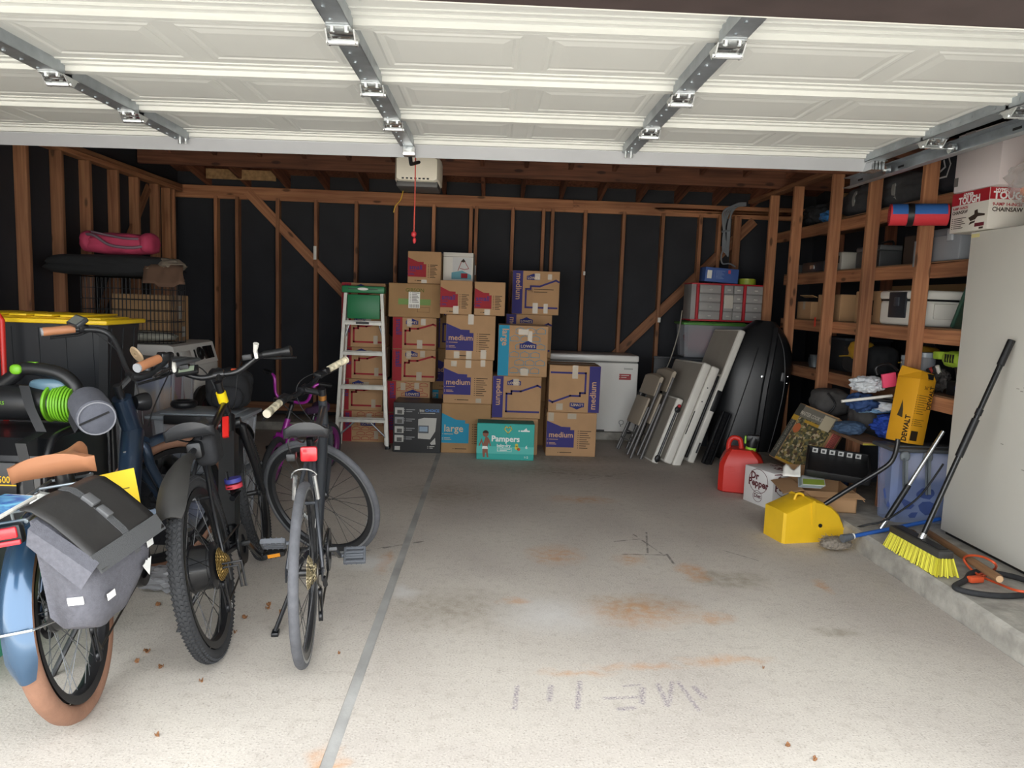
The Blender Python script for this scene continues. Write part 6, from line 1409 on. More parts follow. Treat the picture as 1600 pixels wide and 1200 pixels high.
# tilted stove carton
A_, B_, Cc = atY(1240, 621, 5.60), atY(1300, 645, 5.29), atY(1201, 711, 5.50)
ex = (B_ - A_).normalized(); eu = (A_ - Cc); eu = (eu - ex * eu.dot(ex)).normalized(); en = ex.cross(eu)
Ws, Hs2, Ds = (B_ - A_).length, .47, .15
Mst = Matrix(((ex.x, eu.x, en.x, Cc.x), (ex.y, eu.y, en.y, Cc.y), (ex.z, eu.z, en.z, Cc.z), (0, 0, 0, 1)))     # x right, y up the face, z towards the viewer
t = thing('stove_carton', 'tilted camping stove carton with outdoor photo print and pink label', 'carton', M=Mst)
bx('carton_body', (0, 0, -Ds), (Ws, Hs2, 0), CARD2, t, .005)
def photo_mat(name, cols, sc):
    m = mat(name, cols[0], .6); nt = m.node_tree; tc = nt.nodes.new('ShaderNodeTexCoord'); n = nt.nodes.new('ShaderNodeTexVoronoi'); n.inputs['Scale'].default_value = sc; rp = nt.nodes.new('ShaderNodeValToRGB'); rp.color_ramp.interpolation = 'CONSTANT'
    e = rp.color_ramp.elements; e[0].color = (*lin(cols[0]), 1); e[1].color = (*lin(cols[-1]), 1); e[1].position = .85
    for i, c in enumerate(cols[1:-1]): q = e.new((i + 1) * .85 / (len(cols) - 1)); q.color = (*lin(c), 1)
    sp_ = nt.nodes.new('ShaderNodeSeparateColor'); nt.links.new(tc.outputs['Object'], n.inputs['Vector']); nt.links.new(n.outputs['Color'], sp_.inputs[0]); nt.links.new(sp_.outputs[0], rp.inputs['Fac']); nt.links.new(rp.outputs[0], nt.nodes['Principled BSDF'].inputs['Base Color']); return m
PHO = photo_mat('outdoor_cooking_photo_print', ['4a4a30', '6e6238', '3c3a28', '8a7a4a', '5a5a44', 'a8987a', '4c3a2a'], 55)
patch('photo_print', rect(.06, .02, Ws - .003, Hs2 - .10), PHO, t, T(0, 0, 0), .001); patch('grey_banner', rect(.04, Hs2 - .10, Ws - .003, Hs2 - .012), M_('6a665c', .6), t, T(0, 0, 0), .001); text('MASTER COOK STOVE', .042, M_('a8a294', .6), t, T(.05, Hs2 - .08, .001), bold=.0012, squeeze=.60)
patch('side_band', rect(.004, .004, .055, Hs2 - .004), M_('3a3a34', .6), t, T(0, 0, 0), .0012); patch('yellow_band', rect(.004, Hs2 - .14, .055, Hs2 - .10), M_('a8842a', .6), t, T(0, 0, 0), .002); patch('yellow_band', rect(.06, .004, Ws - .01, .022), M_('a8842a', .6), t, T(0, 0, 0), .002); patch('yellow_band', rect(.12, Hs2 - .13, .26, Hs2 - .108), M_('a8842a', .6), t, T(0, 0, 0), .002)
text('OUTDOOR COOKING', .03, M_('8a8678', .6), t, T(.018, .33, .0014) @ RZ(-90), squeeze=.9); patch('pale_sticker', rect(Ws - .11, Hs2 - .13, Ws - .02, Hs2 - .02), M_('b0a58c', .6), t, T(0, 0, 0), .0025)
patch('orange_motif', [(.09 + .03 * cos(k * pi / 6), .28 + .04 * sin(k * pi / 6)) for k in range(12)], M_('a85a34', .6), t, T(0, 0, 0), .0018)
Msr = Matrix(((0, 0, 1, Ws), (0, 1, 0, 0), (-1, 0, 0, 0), (0, 0, 0, 1)))
patch('pink_label', rect(.025, .15, .125, .42), M_('e07a6e', .6), t, Msr, .0012); lines(t, Msr @ T(0, 0, .0012) @ RZ(-90), -.40, -.18, [.11, .098, .085, .07, .055, .042], M_('5a2a28', .6), .004)
patch('clear_tape', rect(.0, .06, .145, .14), TAPEW, t, Msr, .001)
# open carton with flaps, black tray, leaflets
t = thing('open_carton', 'open cardboard carton with splayed flaps behind the yellow dustpan', 'carton', (2.22, 4.735, .121), (0, 0, radians(-8)))
cw, cd, chh = .165, .18, .13
mb = MB(); 
for a, b_ in (((-cw, -cd, 0), (cw, -cd + .006, chh)), ((-cw, cd - .006, 0), (cw, cd, chh)), ((-cw, -cd, 0), (-cw + .006, cd, chh)), ((cw - .006, -cd, 0), (cw, cd, chh)), ((-cw, -cd, 0), (cw, cd, .006))): bx('carton_wall', a, b_, CARD, t)
def flap(p, q, out, name='flap'):
    p, q, out = V(p), V(q), V(out); n_ = (q - p).cross(out).normalized() * .004; mb = MB(); mb.loft([[p, q, q + out, p + out], [p + n_, q + n_, q + out + n_, p + out + n_]]); mb.build(name, CARD, t, None, 0)
flap((-cw, -cd, chh), (cw, -cd, chh), (0.03, -.055, -.02)); flap((-cw, cd, chh), (cw, cd, chh), (-.0, .15, .06)); flap((-cw, -cd, chh), (-cw, cd, chh), (-.13, -.02, -.025)); flap((cw, -cd, chh), (cw, cd, chh), (.05, 0, -.05))
TRAY = mat('scuffed_black_tray', '1e1e1f', .5, var=.3, vs=22)
tt = thing('paint_tray', 'black plastic tray with white printed squares resting on the open carton', 'tray', V((2.345, 4.81, .355)), (radians(19), radians(3), radians(-24)))
bx('tray_floor', (-.19, -.16, 0), (.19, .16, .006), TRAY, tt); 
for a, b_ in (((-.20, -.17, 0), (.20, -.155, .05)), ((-.20, .155, 0), (.20, .17, .05)), ((-.20, -.17, 0), (-.185, .17, .05)), ((.185, -.17, 0), (.20, .17, .05))): bx('tray_side', a, b_, TRAY, tt, .004)
for k in range(6): patch('white_square', rect(-.165 + .055 * k, .008, -.13 + .055 * k, .043), M_('c8c8c4', .6), tt, face_front(0, .1545, 0)); patch('square_mark', rect(-.158 + .055 * k, .016, -.14 + .055 * k, .034), M_('4a4a4a', .6), tt, face_front(0, .1538, 0))
tl_ = thing('leaflet', 'green and white leaflets sticking out of the open carton', 'paper', V((2.125, 4.71, .270)), (radians(4), radians(-3), radians(-22)))
for k in range(4): MB().box((-.075 + .008 * k, -.11, .006 * k), (.065 + .008 * k, .11, .006 * k + .002)).build('sheet', M_(('c8ccd0', '9fb0b0', 'b8c4c0', 'dfe3e2')[k], .6), tl_, None, 0)
patch('green_cover', rect(-.045, -.10, .085, .02), M_('a6bf4a', .6), tl_, T(0, 0, .0205)); 
mb = MB(); mb.grid([[(-.17 + .11 * i / 6, .03 + .07 * j / 4, .028 + .02 * sin(i * 1.3) * j / 4 + .012 * j) for j in range(5)] for i in range(7)]); mb.build('crumpled_sheet', WHITEP, tl_, None, 60, solid=.001)
# lobby dustpan: yellow, lying behind the broom
C1, C2, C3 = atZ(1223, 850), atZ(1320, 845), atZ(1200, 824)
exx = (C2 - C1).normalized(); eyy = (C3 - C1); eyy = (eyy - exx * eyy.dot(exx)).normalized(); Ld = (C2 - C1).length; Dd = .22
Md = Matrix(((exx.x, eyy.x, 0, C1.x), (exx.y, eyy.y, 0, C1.y), (0, 0, 1, 0), (0, 0, 0, 1)))
YP = mat('yellow_dustpan_plastic', 'e4b822', .45, var=.08)
t = thing('lobby_dustpan', 'yellow lobby dustpan with black tube handle at the kerb', 'dustpan', M=Md)
prof = [(0, 0), (Ld, 0), (Ld, .04), (Ld * .97, .10), (Ld * .89, .165), (Ld * .76, .215), (Ld * .60, .245), (Ld * .45, .258), (Ld * .40, .252), (0.0, .19)]
rings = [[(x + (.012 if k in (0, 4) else 0) * (1 if x < .1 else -1), y, z * s_) for x, z in prof] for k, (y, s_) in enumerate(((0, .97), (.015, 1), (Dd / 2, 1.02), (Dd - .015, 1), (Dd, .97)))]
MB().loft(rings).build('pan_body', YP, t, None, 30)
mb = MB(); mb.loft([[(x, -.004, z) for x, z in [(Ld * .55, .10), (Ld * .99, .085), (Ld * .99, .07), (Ld * .56, .075)]], [(x, .004, z) for x, z in [(Ld * .55, .10), (Ld * .99, .085), (Ld * .99, .07), (Ld * .56, .075)]]]); mb.build('side_rib', YP, t)
mb = MB(); mb.loft([[(x, y, z) for x, z in ((Ld * .40, .25), (Ld * .44, .262), (Ld * .47, .252), (Ld * .47, .11), (Ld * .44, .11))] for y in (-.005, Dd + .005)]); mb.build('hinge_band', YP, t)
MB().lathe([(0, 0), (.012, 0), (.012, .006), (0, .006)], 14, T(Ld * .57, -.001, .105) @ RX(90)).build('pivot_hole', BLACKP, t); tb('catch_loop', spline([(Ld * .30, Dd * .5, .22), (Ld * .34, Dd * .5, .275), (Ld * .44, Dd * .5, .27), (Ld * .46, Dd * .5, .24)], 4), .008, YP, t)
inv = Md.inverted()
tb('handle', spline([inv @ atY(1284, 791, 4.34), inv @ atY(1330, 762, 4.28), inv @ atY(1372, 737, 4.22), inv @ atY(1392, 722, 4.20), inv @ atY(1400, 704, 4.19), inv @ atY(1403, 686, 4.19)], 6), .014, BLACKM, t, 10)
# blue handled brush
b0, b1 = atZ(1331, 846, .085), atZ(1468, 816, .165)
t = thing('hand_broom', 'broom with dusty grey head and blue handle lying across the kerb', 'broom', atZ(1300, 857, 0)); o0 = t.location
tb('handle', [b0 - o0 + V((0, 0, .03)), b1 - o0 + V((0, 0, .02))], .012, M_('2458a8', .4), t, 10); tb('white_ferrule', [b0 - o0 + V((-.01, 0, .03)), b0 - o0 + V((.01, 0, .033))], .017, WHITEP, t, 12)
dv = (b0 - b1).normalized(); tb('socket', [b0 - o0 + V((0, 0, .03)), b0 - o0 + V((0, 0, .03)) + dv * .07], [.018, .024], M_('5a5f66', .5), t, 12)
HD_ = (b0 - o0 + V((0, 0, .03)) + dv * .07)
FUZ = mat('dusty_grey_bristle', '8b8276', .95, var=.4, vs=60, bump=.8, bs=150)
mb = MB(); mb.blob(Matrix(), (.19, .12, .07), .16, 4, 4, 2.2, 3); hd = mb.build('bristle_head', FUZ, t, T(HD_.x * .35, HD_.y * .35, .05) @ RZ(12), 60)
mb = MB()
for k in range(160):
    a = random.uniform(0, 2 * pi); rr = random.uniform(.5, 1.0); p = V((.085 * rr * cos(a), .05 * rr * sin(a), random.uniform(-.02, .03))); mb.tube([p, p + V((cos(a) * .03, sin(a) * .03, random.uniform(-.012, .012)))], .0012, 3)
hb2 = mb.build('loose_bristles', FUZ, hd); hb2['kind'] = 'stuff'
# push broom leaning on the cabinet
Pa, Pb = atZ(1397, 855, .12), atZ(1482, 905, .12); dB = (Pb - Pa); dB.z = 0; Lb = dB.length; dB.normalize(); nB = V((-dB.y, dB.x, 0))
if nB.y < 0: nB = -nB
Mb = Matrix(((dB.x, nB.x, 0, Pa.x), (dB.y, nB.y, 0, Pa.y), (0, 0, 1, .12), (0, 0, 0, 1)))
t = thing('push_broom', 'push broom with yellow bristles leaning on the white cabinet', 'broom', M=Mb)
bx('block', (-.01, -.035, .085), (Lb - .04, .045, .125), mat('grey_black_block', '3a3937', .6, var=.1), t, .008); bx('block_groove', (.02, -.02, .125), (Lb - .07, .03, .128), BLACKP, t)
YB1 = mat('yellow_bristle', 'd9d23c', .7); YB2 = mat('dark_yellow_bristle', 'b9ae2c', .7)
mb = MB(); mb2 = MB(); nb = 40
for i in range(nb):
    for j in range(5):
        x = Lb * (i + .5) / nb * .93; y = -.03 + .07 * j / 4; sl = (i / nb - .3) * .05
        (mb if (i + j) % 3 else mb2).tube([(x, y, .09), (x + sl + random.uniform(-.004, .004), y + (y - .0) * .55 - .01, .001 + random.uniform(0, .008))], [.0035, .0048], 4)
br1 = mb.build('bristles', YB1, t); br1['kind'] = 'stuff'; br2 = mb2.build('bristles_worn', YB2, t); br2['kind'] = 'stuff'
invb = Mb.inverted(); h0 = V((Lb * .47, .005, .12)); h1 = invb @ atX(1580, 533, 2.655)
tb('socket', [h0, h0.lerp(h1, .03)], [.02, .017], CHROME, t, 14); tb('handle', [h0.lerp(h1, .03), h1], .0135, mat('gloss_black_handle', '1a1b1c', .25), t, 12); tb('grip', [h0.lerp(h1, .42), h0.lerp(h1, .61)], .019, BLACKP, t, 12); tb('grip', [h0.lerp(h1, .88), h1 + (h1 - h0) * .004], .018, BLACKP, t, 12); tb('grip', [h0.lerp(h1, .63), h0.lerp(h1, .66)], .017, BLACKP, t, 12)
# second pole standing on the kerb, thin black rod
q0, q1 = atZ(1376, 826, .12), atY(1474, 674, 4.24)
t = thing('steel_pole', 'black and chrome pole leaning on the blue tote', 'pole', q0); tb('shaft', [V((0, 0, .0)), (q1 - q0) * .45], .016, mat('worn_black_pole', '2a2b2c', .35, .3, var=.4, vs=30), t, 12); tb('upper_shaft', [(q1 - q0) * .45, q1 - q0], .012, CHROME, t, 12); tb('chrome_tip', [V((0, 0, 0)), (q1 - q0) * .10], .0175, CHROME, t, 12)
o = tb('black_cable', spline([atZ(1326, 838, .01), atZ(1335, 826, .10), atY(1355, 820, 4.22), atY(1378, 815, 4.20), atY(1408, 798, 4.2), atY(1440, 772, 4.2), atY(1474, 725, 4.22)], 6), .006, BLACKP); tag(o, 'thin black cable looping over the kerb beside the dustpan', 'cable')
# clear blue tote on the kerb with grey lid
tb_ = tote('clear tote of blue and white cloth with grey lid at the cabinet', 2.46, 2.98, 4.335, 4.58, .121, .60, CLEARB, mat('dark_grey_lid', '4a4d50', .5), [(-.2, -.2, .3, 1.4, 1.3, .55, mat('blue_cloth', '3c4f86', .8, var=.2)), (.1, -.3, .72, 1.3, 1.1, .4, mat('white_fluff', 'd8d4dc', .9, var=.1)), (.5, -.1, .4, .9, 1.3, .5, mat('blue_cloth2', '4a5c92', .8))], ribs=False)
for x in (-.22, -.08):
    mb = MB(); mb.loft([[(x - .018 + .02 * u_, -.16 - .012, z), (x + .018 + .02 * u_, -.16 - .012, z), (x + .018 + .02 * u_, -.155, z), (x - .018 + .02 * u_, -.19, z)] for u_, z in ((1, .20), (.4, .32), (0.0, .42))]); mb.blob(T(x, -.165, .43), (.06, .03, .06), 0, sub=3, sq=2.5); mb.build('clip_handle', M_('70777c', .5), tb_)
# yellow tool carton standing on that tote
a0 = atY(1418, 706, 4.46); a1 = atY(1448, 583, 4.52); upd = (a1 - a0).normalized()
t = thing('tool_carton', 'yellow power tool carton standing on the grey tote lid', 'carton', M=T(V((2.58, 4.44, .610))) @ frame_from((.13, .05, .98), (-.35, .93, 0)) )
YC = mat('yellow_card', 'd69a1c', .55); hh = .45
bx('carton_body', (-.07, -.07, 0), (.07, .09, hh - .05), YC, t, .004)
mb = MB(); mb.loft([[(-.07, -.07, hh - .05), (.07, -.07, hh - .05), (.07, .09, hh - .05), (-.07, .09, hh - .05)], [(-.04, -.045, hh), (.05, -.06, hh - .01), (.065, .09, hh + .02), (-.05, .09, hh + .02)]]); mb.build('folded_top', YC, t, None, 0); bx('dark_opening', (.0, -.069, hh - .06), (.045, -.055, hh - .012), BLACKP, t)
M = face_front(0, -.0705, 0); text('DEWALT', .045, M_('2a2012', .6), t, M @ T(.062, .22, 0) @ RZ(90), bold=.0015, squeeze=.8); lines(t, M, -.05, .04, [.30 - .014 * k for k in range(9)], M_('6a5014', .6), .004); lines(t, M, -.05, .03, [.15 - .012 * k for k in range(4)], M_('6a5014', .6), .004); patch('dark_print', rect(-.06, .02, .0, .08), M_('2a2012', .6), t, M); text('36"', .03, M_('3a2c10', .6), t, M @ T(-.02, .34, 0))
Ml2 = face_left(-.0705, .01, 0); text('DEWALT', .05, M_('2a2012', .6), t, Ml2 @ T(.065, .01, 0) @ RZ(90), bold=.0018, squeeze=.8); patch('tool_picture', [(-.03, .16), (.01, .15), (.005, .20), (-.01, .26), (-.02, .20)], M_('3a3220', .6), t, Ml2); patch('white_label', rect(-.04, .0, .04, .06), M_('d8d2c0', .6), t, T(0, .02, hh + .008) @ RX(8))
# low shelf with clothes and grey bags
t = thing('low_shelf', 'low shelf board with yellow edge under the heap of jackets', 'shelf', (2.56, 4.95, .12)); bx('board', (-.12, -.27, .42), (.08, .20, .44), PLY, t); bx('yellow_edge', (-.122, -.272, .42), (.08, -.268, .432), M_('a89a3a', .6), t)
for y in (-.22, .15): stud(t, (.05, y, 0), (.05, y, .42), .04, .04, name='post')
def heap(name, label, cat, px, py, Y, z0, size, col, seed, amp=.25, rz=0, rough=.85, sq=2.4):
    p = atY(px, py, Y); o = thing(name, label, cat, (p.x, Y, z0), (0, 0, radians(rz)))
    MB().blob(T(0, 0, size[2] / 2), size, amp, 3.2, 5, sq, seed).build('cloth_body', mat(name + '_cloth%d' % seed, col, rough, var=.18, vs=9, bump=.5, bs=22), o, None, 60); return o
o = heap('jacket', 'bright blue nylon jacket heaped at the front of the low shelf', 'jacket', 1392, 690, 4.82, .572, (.24, .24, .15), '2548a8', 2)
for k in range(4): tb('fold', spline([(-.12 + .05 * k, -.12, .05), (-.08 + .05 * k, -.145, .09), (-.06 + .06 * k, -.09, .145)], 4), .012, M_('2d55bd', .6), o)
heap('denim_cloth', 'slate blue folded cloth beside the bright blue jacket', 'cloth', 1326, 678, 4.95, .565, (.20, .16, .09), '3f5570', 5, .15)
o = heap('camo_bundle', 'blue and white bundle lying above the bright blue jacket', 'cloth', 1362, 652, 4.90, .728, (.28, .16, .085), '7fa4c4', 7, .3); MB().blob(T(.04, -.08, .07), (.18, .16, .09), .3, 3, 4, 2.2, 9).build('white_fold', mat('white_cloth', 'd4d8dc', .8), o, None, 60); MB().blob(T(-.12, -.08, .08), (.18, .18, .12), .3, 3, 4, 2.2, 11).build('navy_fold', mat('navy_cloth', '25406e', .8), o, None, 60); tb('white_stick', [(-.30, -.17, .09), (.02, -.19, .14)], .010, WHITEP, o); tb('black_bar', [(-.16, -.12, .115), (.06, -.19, .10)], .013, BLACKP, o)
o = heap('white_bundle', 'white cloth bundle with pink tag against the yellow tool carton', 'cloth', 1352, 632, 4.74, .885, (.20, .16, .10), 'c8ccd0', 13, .25); bx('pink_tag', (.05, -.13, .03), (.14, -.11, .12), M_('e0476a', .6), o, .004, M=RY(-12)); tb('black_loop', spline([(.03, -.06, .12), (.02, -.06, .17), (.10, -.06, .19), (.16, -.06, .15)], 5), .010, BLACKP, o)
GB = mat('grey_backpack_fabric', '4e4c4b', .9, var=.15, vs=20)
for i, (px, py, Y, sz, lab) in enumerate(((1356, 668, 5.14, (.25, .26, .245), 'grey padded bag with black piping leaning on the stove carton'), (1294, 650, 5.62, (.27, .26, .205), 'darker grey bag behind the stove carton'))):
    p = atY(px, py, Y); o = thing('padded_bag', lab, 'bag', (p.x, Y, .565 if i == 0 else .60)); MB().blob(T(0, 0, sz[2] / 2), sz, .10, 2.5, 4, 3.2, 20 + i).build('bag_body', GB, o, None, 60); tb('piping', spline([(-.06, -sz[1] / 2 - .005, sz[2] * .15), (-.02, -sz[1] / 2 - .012, sz[2] * .5), (-.08, -sz[1] / 2, sz[2] * .9)], 5), .007, BLACKP, o)
tote('grey tote with pale lid on the ledge behind the grey bags', 2.78, 3.2, 5.4, 5.86, .121, .66, DKT, mat('pale_grey_lid', 'b4b5b6', .5), ribs=False)
o = heap('denim_bag', 'dark blue cloth bag behind the open carton', 'bag', 1312, 722, 5.20, .125, (.18, .10, .24), '2c3f62', 31, .2)
o = bx('carton_base', (-.10, -.08, 0), (.10, .08, .10), CARD2, None, .008, M=T(2.29, 5.52, .0)); tag(o, 'small closed carton under the tilted stove carton', 'carton')
# ================================================================== WHITE CABINET AND WHAT STANDS ON IT
CABM = mat('off_white_laminate', 'd8d6cd', .55, var=.04, vs=2)
YC0, YC1, XC = 2.35, 4.17, 2.68
t = thing('storage_cabinet', 'tall plain off white cabinet standing on the kerb at the right edge', 'cabinet', (3.0, 3.26, .121))
bx('cabinet_body', (XC - 3.0 + .02, YC0 - 3.26, .02), (.40, YC1 - 3.26, 1.755), CABM, t, .004)
bx('door_panel', (XC - 3.0, YC0 - 3.26 + .004, .025), (XC - 3.0 + .019, YC1 - 3.26 - .004, 1.75), CABM, t, .004); bx('plinth', (XC - 3.0 + .03, YC0 - 3.26 + .01, 0), (.39, YC1 - 3.26 - .01, .021), BLACKP, t)
bx('blue_tab', (XC - 3.0 - .001, 3.72 - 3.26, 1.73), (XC - 3.0 + .004, 3.74 - 3.26, 1.775), M_('2a3560', .5), t); bx('masking_tape', (XC - 3.0 - .0008, 4.09 - 3.26, 1.72), (XC - 3.0, 4.16 - 3.26, 1.74), M_('cfc58a', .7), t)
for i, (y, z) in enumerate(((3.65, .92), (3.62, .91), (3.60, .93), (3.72, .62), (3.55, .52))): bx('scuff', (XC - 3.0 - .0006, y - 3.26, z), (XC - 3.0 + .0005, y - 3.26 + .02, z + .004), M_('9a968c', .7), t)
ztop = .121 + 1.756
# chainsaw carton
t = thing('chainsaw_carton', 'white and red chainsaw carton on top of the cabinet', 'carton', (XC - .02, 4.01, ztop + .001), (0, 0, 0))
WC = mat('white_gloss_card', 'd6d2c8', .45); RC = mat('red_gloss_card', 'a8242e', .45)
bx('carton_body', (0, 0, 0), (.46, .33, .225), WC, t, .004)
ML = face_left(0, .165, 0); MF = face_front(.23, 0, 0)
patch('red_band', rect(-.163, .155, .163, .223), RC, t, ML, .001); patch('red_band', rect(-.228, .16, .228, .223), RC, t, MF, .001)
text('HYPER', .03, WHI, t, ML @ T(-.06, .195, .001), bold=.001); text('TOUGH', .055, WHI, t, ML @ T(-.10, .158, .001), bold=.002, squeeze=.95); text('HYPER', .024, WHI, t, MF @ T(-.20, .20, .001), bold=.001); text('TOUGH', .055, WHI, t, MF @ T(-.21, .162, .001), bold=.002)
text('9-AMP 14-INCH', .024, M_('a8242e', .5), t, MF @ T(-.21, .125, 0), bold=.0006); text('CHAINSAW', .032, INK, t, MF @ T(-.21, .095, 0), bold=.0008)
text('9-AMP 14-INCH', .020, M_('a8242e', .5), t, ML @ T(-.15, .13, 0), bold=.0005); text('CHAINSAW', .026, INK, t, ML @ T(-.15, .105, 0), bold=.0006)
patch('saw_picture', [(.0, .075), (.05, .09), (.05, .11), (.075, .115), (.08, .095), (.14, .085), (.14, .075), (.08, .075), (.06, .06), (.02, .055)], INK, t, ML); patch('saw_picture', [(.01, .035), (.06, .045), (.06, .055), (.02, .05)], INK, t, ML); lines(t, ML, -.13, -.02, [.08 - .011 * k for k in range(6)], INK, .004); patch('maroon_badge', rect(.06, .02, .14, .04), M_('6a2430', .5), t, ML); patch('code_box', rect(.10, .005, .135, .016), INK, t, ML)
# big white carton on top of it
t = thing('white_carton', 'large plain white carton stacked on the chainsaw carton', 'carton', (XC - .02, 3.95, ztop + .228), (radians(0), radians(0), radians(3)))
bx('carton_body', (0, 0, 0), (.50, .36, .325), mat('plain_white_card', 'd9d0d0', .6, var=.03), t, .005); bx('hand_notch', (-.002, .22, .27), (.002, .30, .326), M_('a8a0a0', .7), t); patch('code_label', rect(-.16, .035, -.125, .085), M_('6a6664', .6), t, face_left(0, .2, 0))
# plastic bag of chips: orange and blue packs in clear film
t = thing('snack_bag', 'clear plastic sack of orange and blue packets on the cabinet', 'bag', (2.80, 3.62, ztop + .008))
OR = mat('orange_foil', 'd9702a', .35, var=.25, vs=12); BLF = mat('blue_foil', '2a4a9a', .35, var=.2, vs=12)
MB().blob(T(.02, .05, .30), (.24, .30, .20), .15, 3, 4, 2.6, 3).build('orange_packet', OR, t, None, 60); MB().blob(T(.0, .0, .09), (.24, .34, .17), .15, 3, 4, 2.6, 5).build('blue_packet', BLF, t, None, 60); MB().blob(T(-.02, .12, .16), (.22, .2, .16), .2, 3, 4, 2.4, 6).build('orange_packet', OR, t, None, 60); MB().blob(T(-.03, .10, .22), (.28, .42, .26), .22, 4, 4, 2.4, 8).build('clear_film', clear_mat('clear_film', 'e8e6e4', .28, .12), t, None, 60)
patch('white_motif', [(.05 * cos(k * pi / 6), .02 * sin(k * pi / 6)) for k in range(12)], WHITEP, t, face_left(-.10, .05, .33))
# ================================================================== SHELF CONTENTS
S1, S2, S3, S4 = SHELVES
# rolled mat lying out over the grey case
g0 = thing('tool_case', 'grey translucent tool case at the cabinet end of the second shelf', 'case', (2.88, 4.55, S2 + .009))
bx('case_body', (-.12, -.16, 0), (.12, .16, .16), clear_mat('grey_translucent', '8a8f96', .85), g0, .012); bx('case_lid', (-.125, -.165, .155), (.125, .165, .20), M_('5a5f66', .5), g0, .01); bx('case_latch', (-.135, -.10, .12), (-.12, -.05, .19), M_('9aa0a6', .4), g0, .004); patch('white_sticker', rect(-.05, .04, .06, .10), WHITEP, g0, face_front(0, -.16, 0)); patch('red_print', rect(-.045, .075, .0, .09), M_('b02a38', .5), g0, face_front(0, -.161, 0))
m0, m1 = atY(1391, 321, 4.55), atY(1482, 322, 4.44); m0.z = m1.z = S2 + .009 + .20 + .068
t = thing('rolled_mat', 'rolled red and blue printed mat with black strap jutting from the shelf', 'mat', m0); d = m1 - m0; L = d.length
Mx = frame_from(d, (0, 0, 1))
R_ = .065
MB().lathe([(.012, 0), (R_, 0), (R_, L), (.012, L)], 28, closed=True).build('roll', mat('red_mat', 'c8303a', .7, bump=.4, bs=200), t, Mx, 50)
mb = MB(); n = 12
mb.loft([[((R_ + dr) * cos(radians(150 + a)), (R_ + dr) * sin(radians(150 + a)), z) for dr, a in [(.001, k * 20 - 27) for k in range(10)] + [(-.004, k * 20 - 27) for k in range(9, -1, -1)]] for z in (.01, L - .01)]); mb.build('blue_half', mat('blue_mat_print', '2f63a8', .7, bump=.4, bs=200), t, Mx @ RZ(-120), 50)
for k in range(4): MB().lathe([(.014 + .013 * k, -.002), (.018 + .013 * k, -.002), (.018 + .013 * k, .0), (.014 + .013 * k, .0)], 24, closed=True).build('spiral_edge', M_('8a1a24', .7), t, Mx)
MB().lathe([(R_, 0), (R_ + .004, 0), (R_ + .004, .035), (R_, .035)], 28, T(0, 0, L * .30), closed=True).build('black_strap', BLACKP, t, Mx)
# sleeping roll, bags on the top shelf
t = thing('sleeping_roll', 'long dark grey rolled sleeping bag on the top shelf', 'sleeping bag', (2.93, 5.56, S1 + .016)); DKG = mat('dark_grey_nylon', '46484c', .7, var=.2, vs=14, bump=.5, bs=20)
MB().blob(T(0, 0, .125), (.26, 1.35, .25), .07, 4, 5, 2.8, 3).build('roll_body', DKG, t, None, 60)
for y in (-.28, .30): MB().lathe([(.118, -.02), (.132, -.02), (.132, .02), (.118, .02)], 28, T(0, y, .125) @ RX(90), closed=True).build('pale_strap', M_('8f8f8c', .7), t)
t = thing('sports_bag', 'dark bag with pale angular logo beside the big white carton', 'bag', (2.93, 4.64, S1 + .016)); MB().blob(T(0, 0, .17), (.34, .34, .34), .06, 3, 4, 3.6, 2).build('bag_body', mat('navy_black_nylon', '23262e', .7, var=.15), t, None, 60)
outline([(-.05, .10), (.06, .10), (.09, .17), (.05, .24), (-.02, .24), (-.06, .17)], .010, M_('b8bcc0', .6), t, face_left(-.175, 0, .0), closed=True); outline([(-.01, .14), (.04, .16), (.02, .20)], .012, M_('b8bcc0', .6), t, face_left(-.176, 0, 0))
t = thing('blue_packet', 'crumpled light blue packet on the top shelf between studs', 'packet', (2.84, 6.34, S1 + .019)); MB().blob(T(0, 0, .05), (.14, .2, .10), .25, 3, 4, 2.2, 4).build('packet_body', mat('light_blue_foil', '3a7ab8', .4, var=.4, vs=20), t, None, 60)
t, M = carton('plain carton upright on the top shelf behind the blue packet', 3.08, 6.29, S1 + .009, .30, .26, .26, None, m=CARD2, group='cartons')
heap('dark_bundle', 'dark rolled bundle beside the plain carton on the top shelf', 'bundle', 1205, 330, 6.84, S1 + .022, (.3, .4, .22), '26282c', 41, .2).location.x = 3.0
# second shelf: dim odds and ends
t = thing('metal_toolbox', 'dull grey metal toolbox on the second shelf', 'toolbox', (2.98, 5.62, S2 + .009)); bx('box_body', (-.15, -.18, 0), (.15, .18, .13), M_('5c5e60', .4, .5), t, .01); bx('box_lid', (-.152, -.182, .13), (.152, .182, .17), M_('6c6e70', .4, .5), t, .012); tb('handle', spline([(0, -.08, .17), (0, -.07, .205), (0, .07, .205), (0, .08, .17)], 4), .008, BLACKP, t)
t = thing('white_canister', 'small white appliance standing on the second shelf', 'appliance', (2.86, 6.02, S2 + .009)); bx('housing', (-.07, -.07, 0), (.07, .07, .15), M_('a8a59c', .5), t, .015); bx('dark_window', (-.072, -.03, .06), (-.068, .04, .12), BLACKP, t)
t = thing('flat_kit_box', 'flat black kit box with silver clasp on the second shelf', 'box', (2.92, 6.45, S2 + .009)); bx('box_body', (-.15, -.22, 0), (.15, .22, .09), M_('2a2b2e', .4), t, .012); bx('clasp', (-.155, -.04, .03), (-.148, .04, .06), CHROME, t)
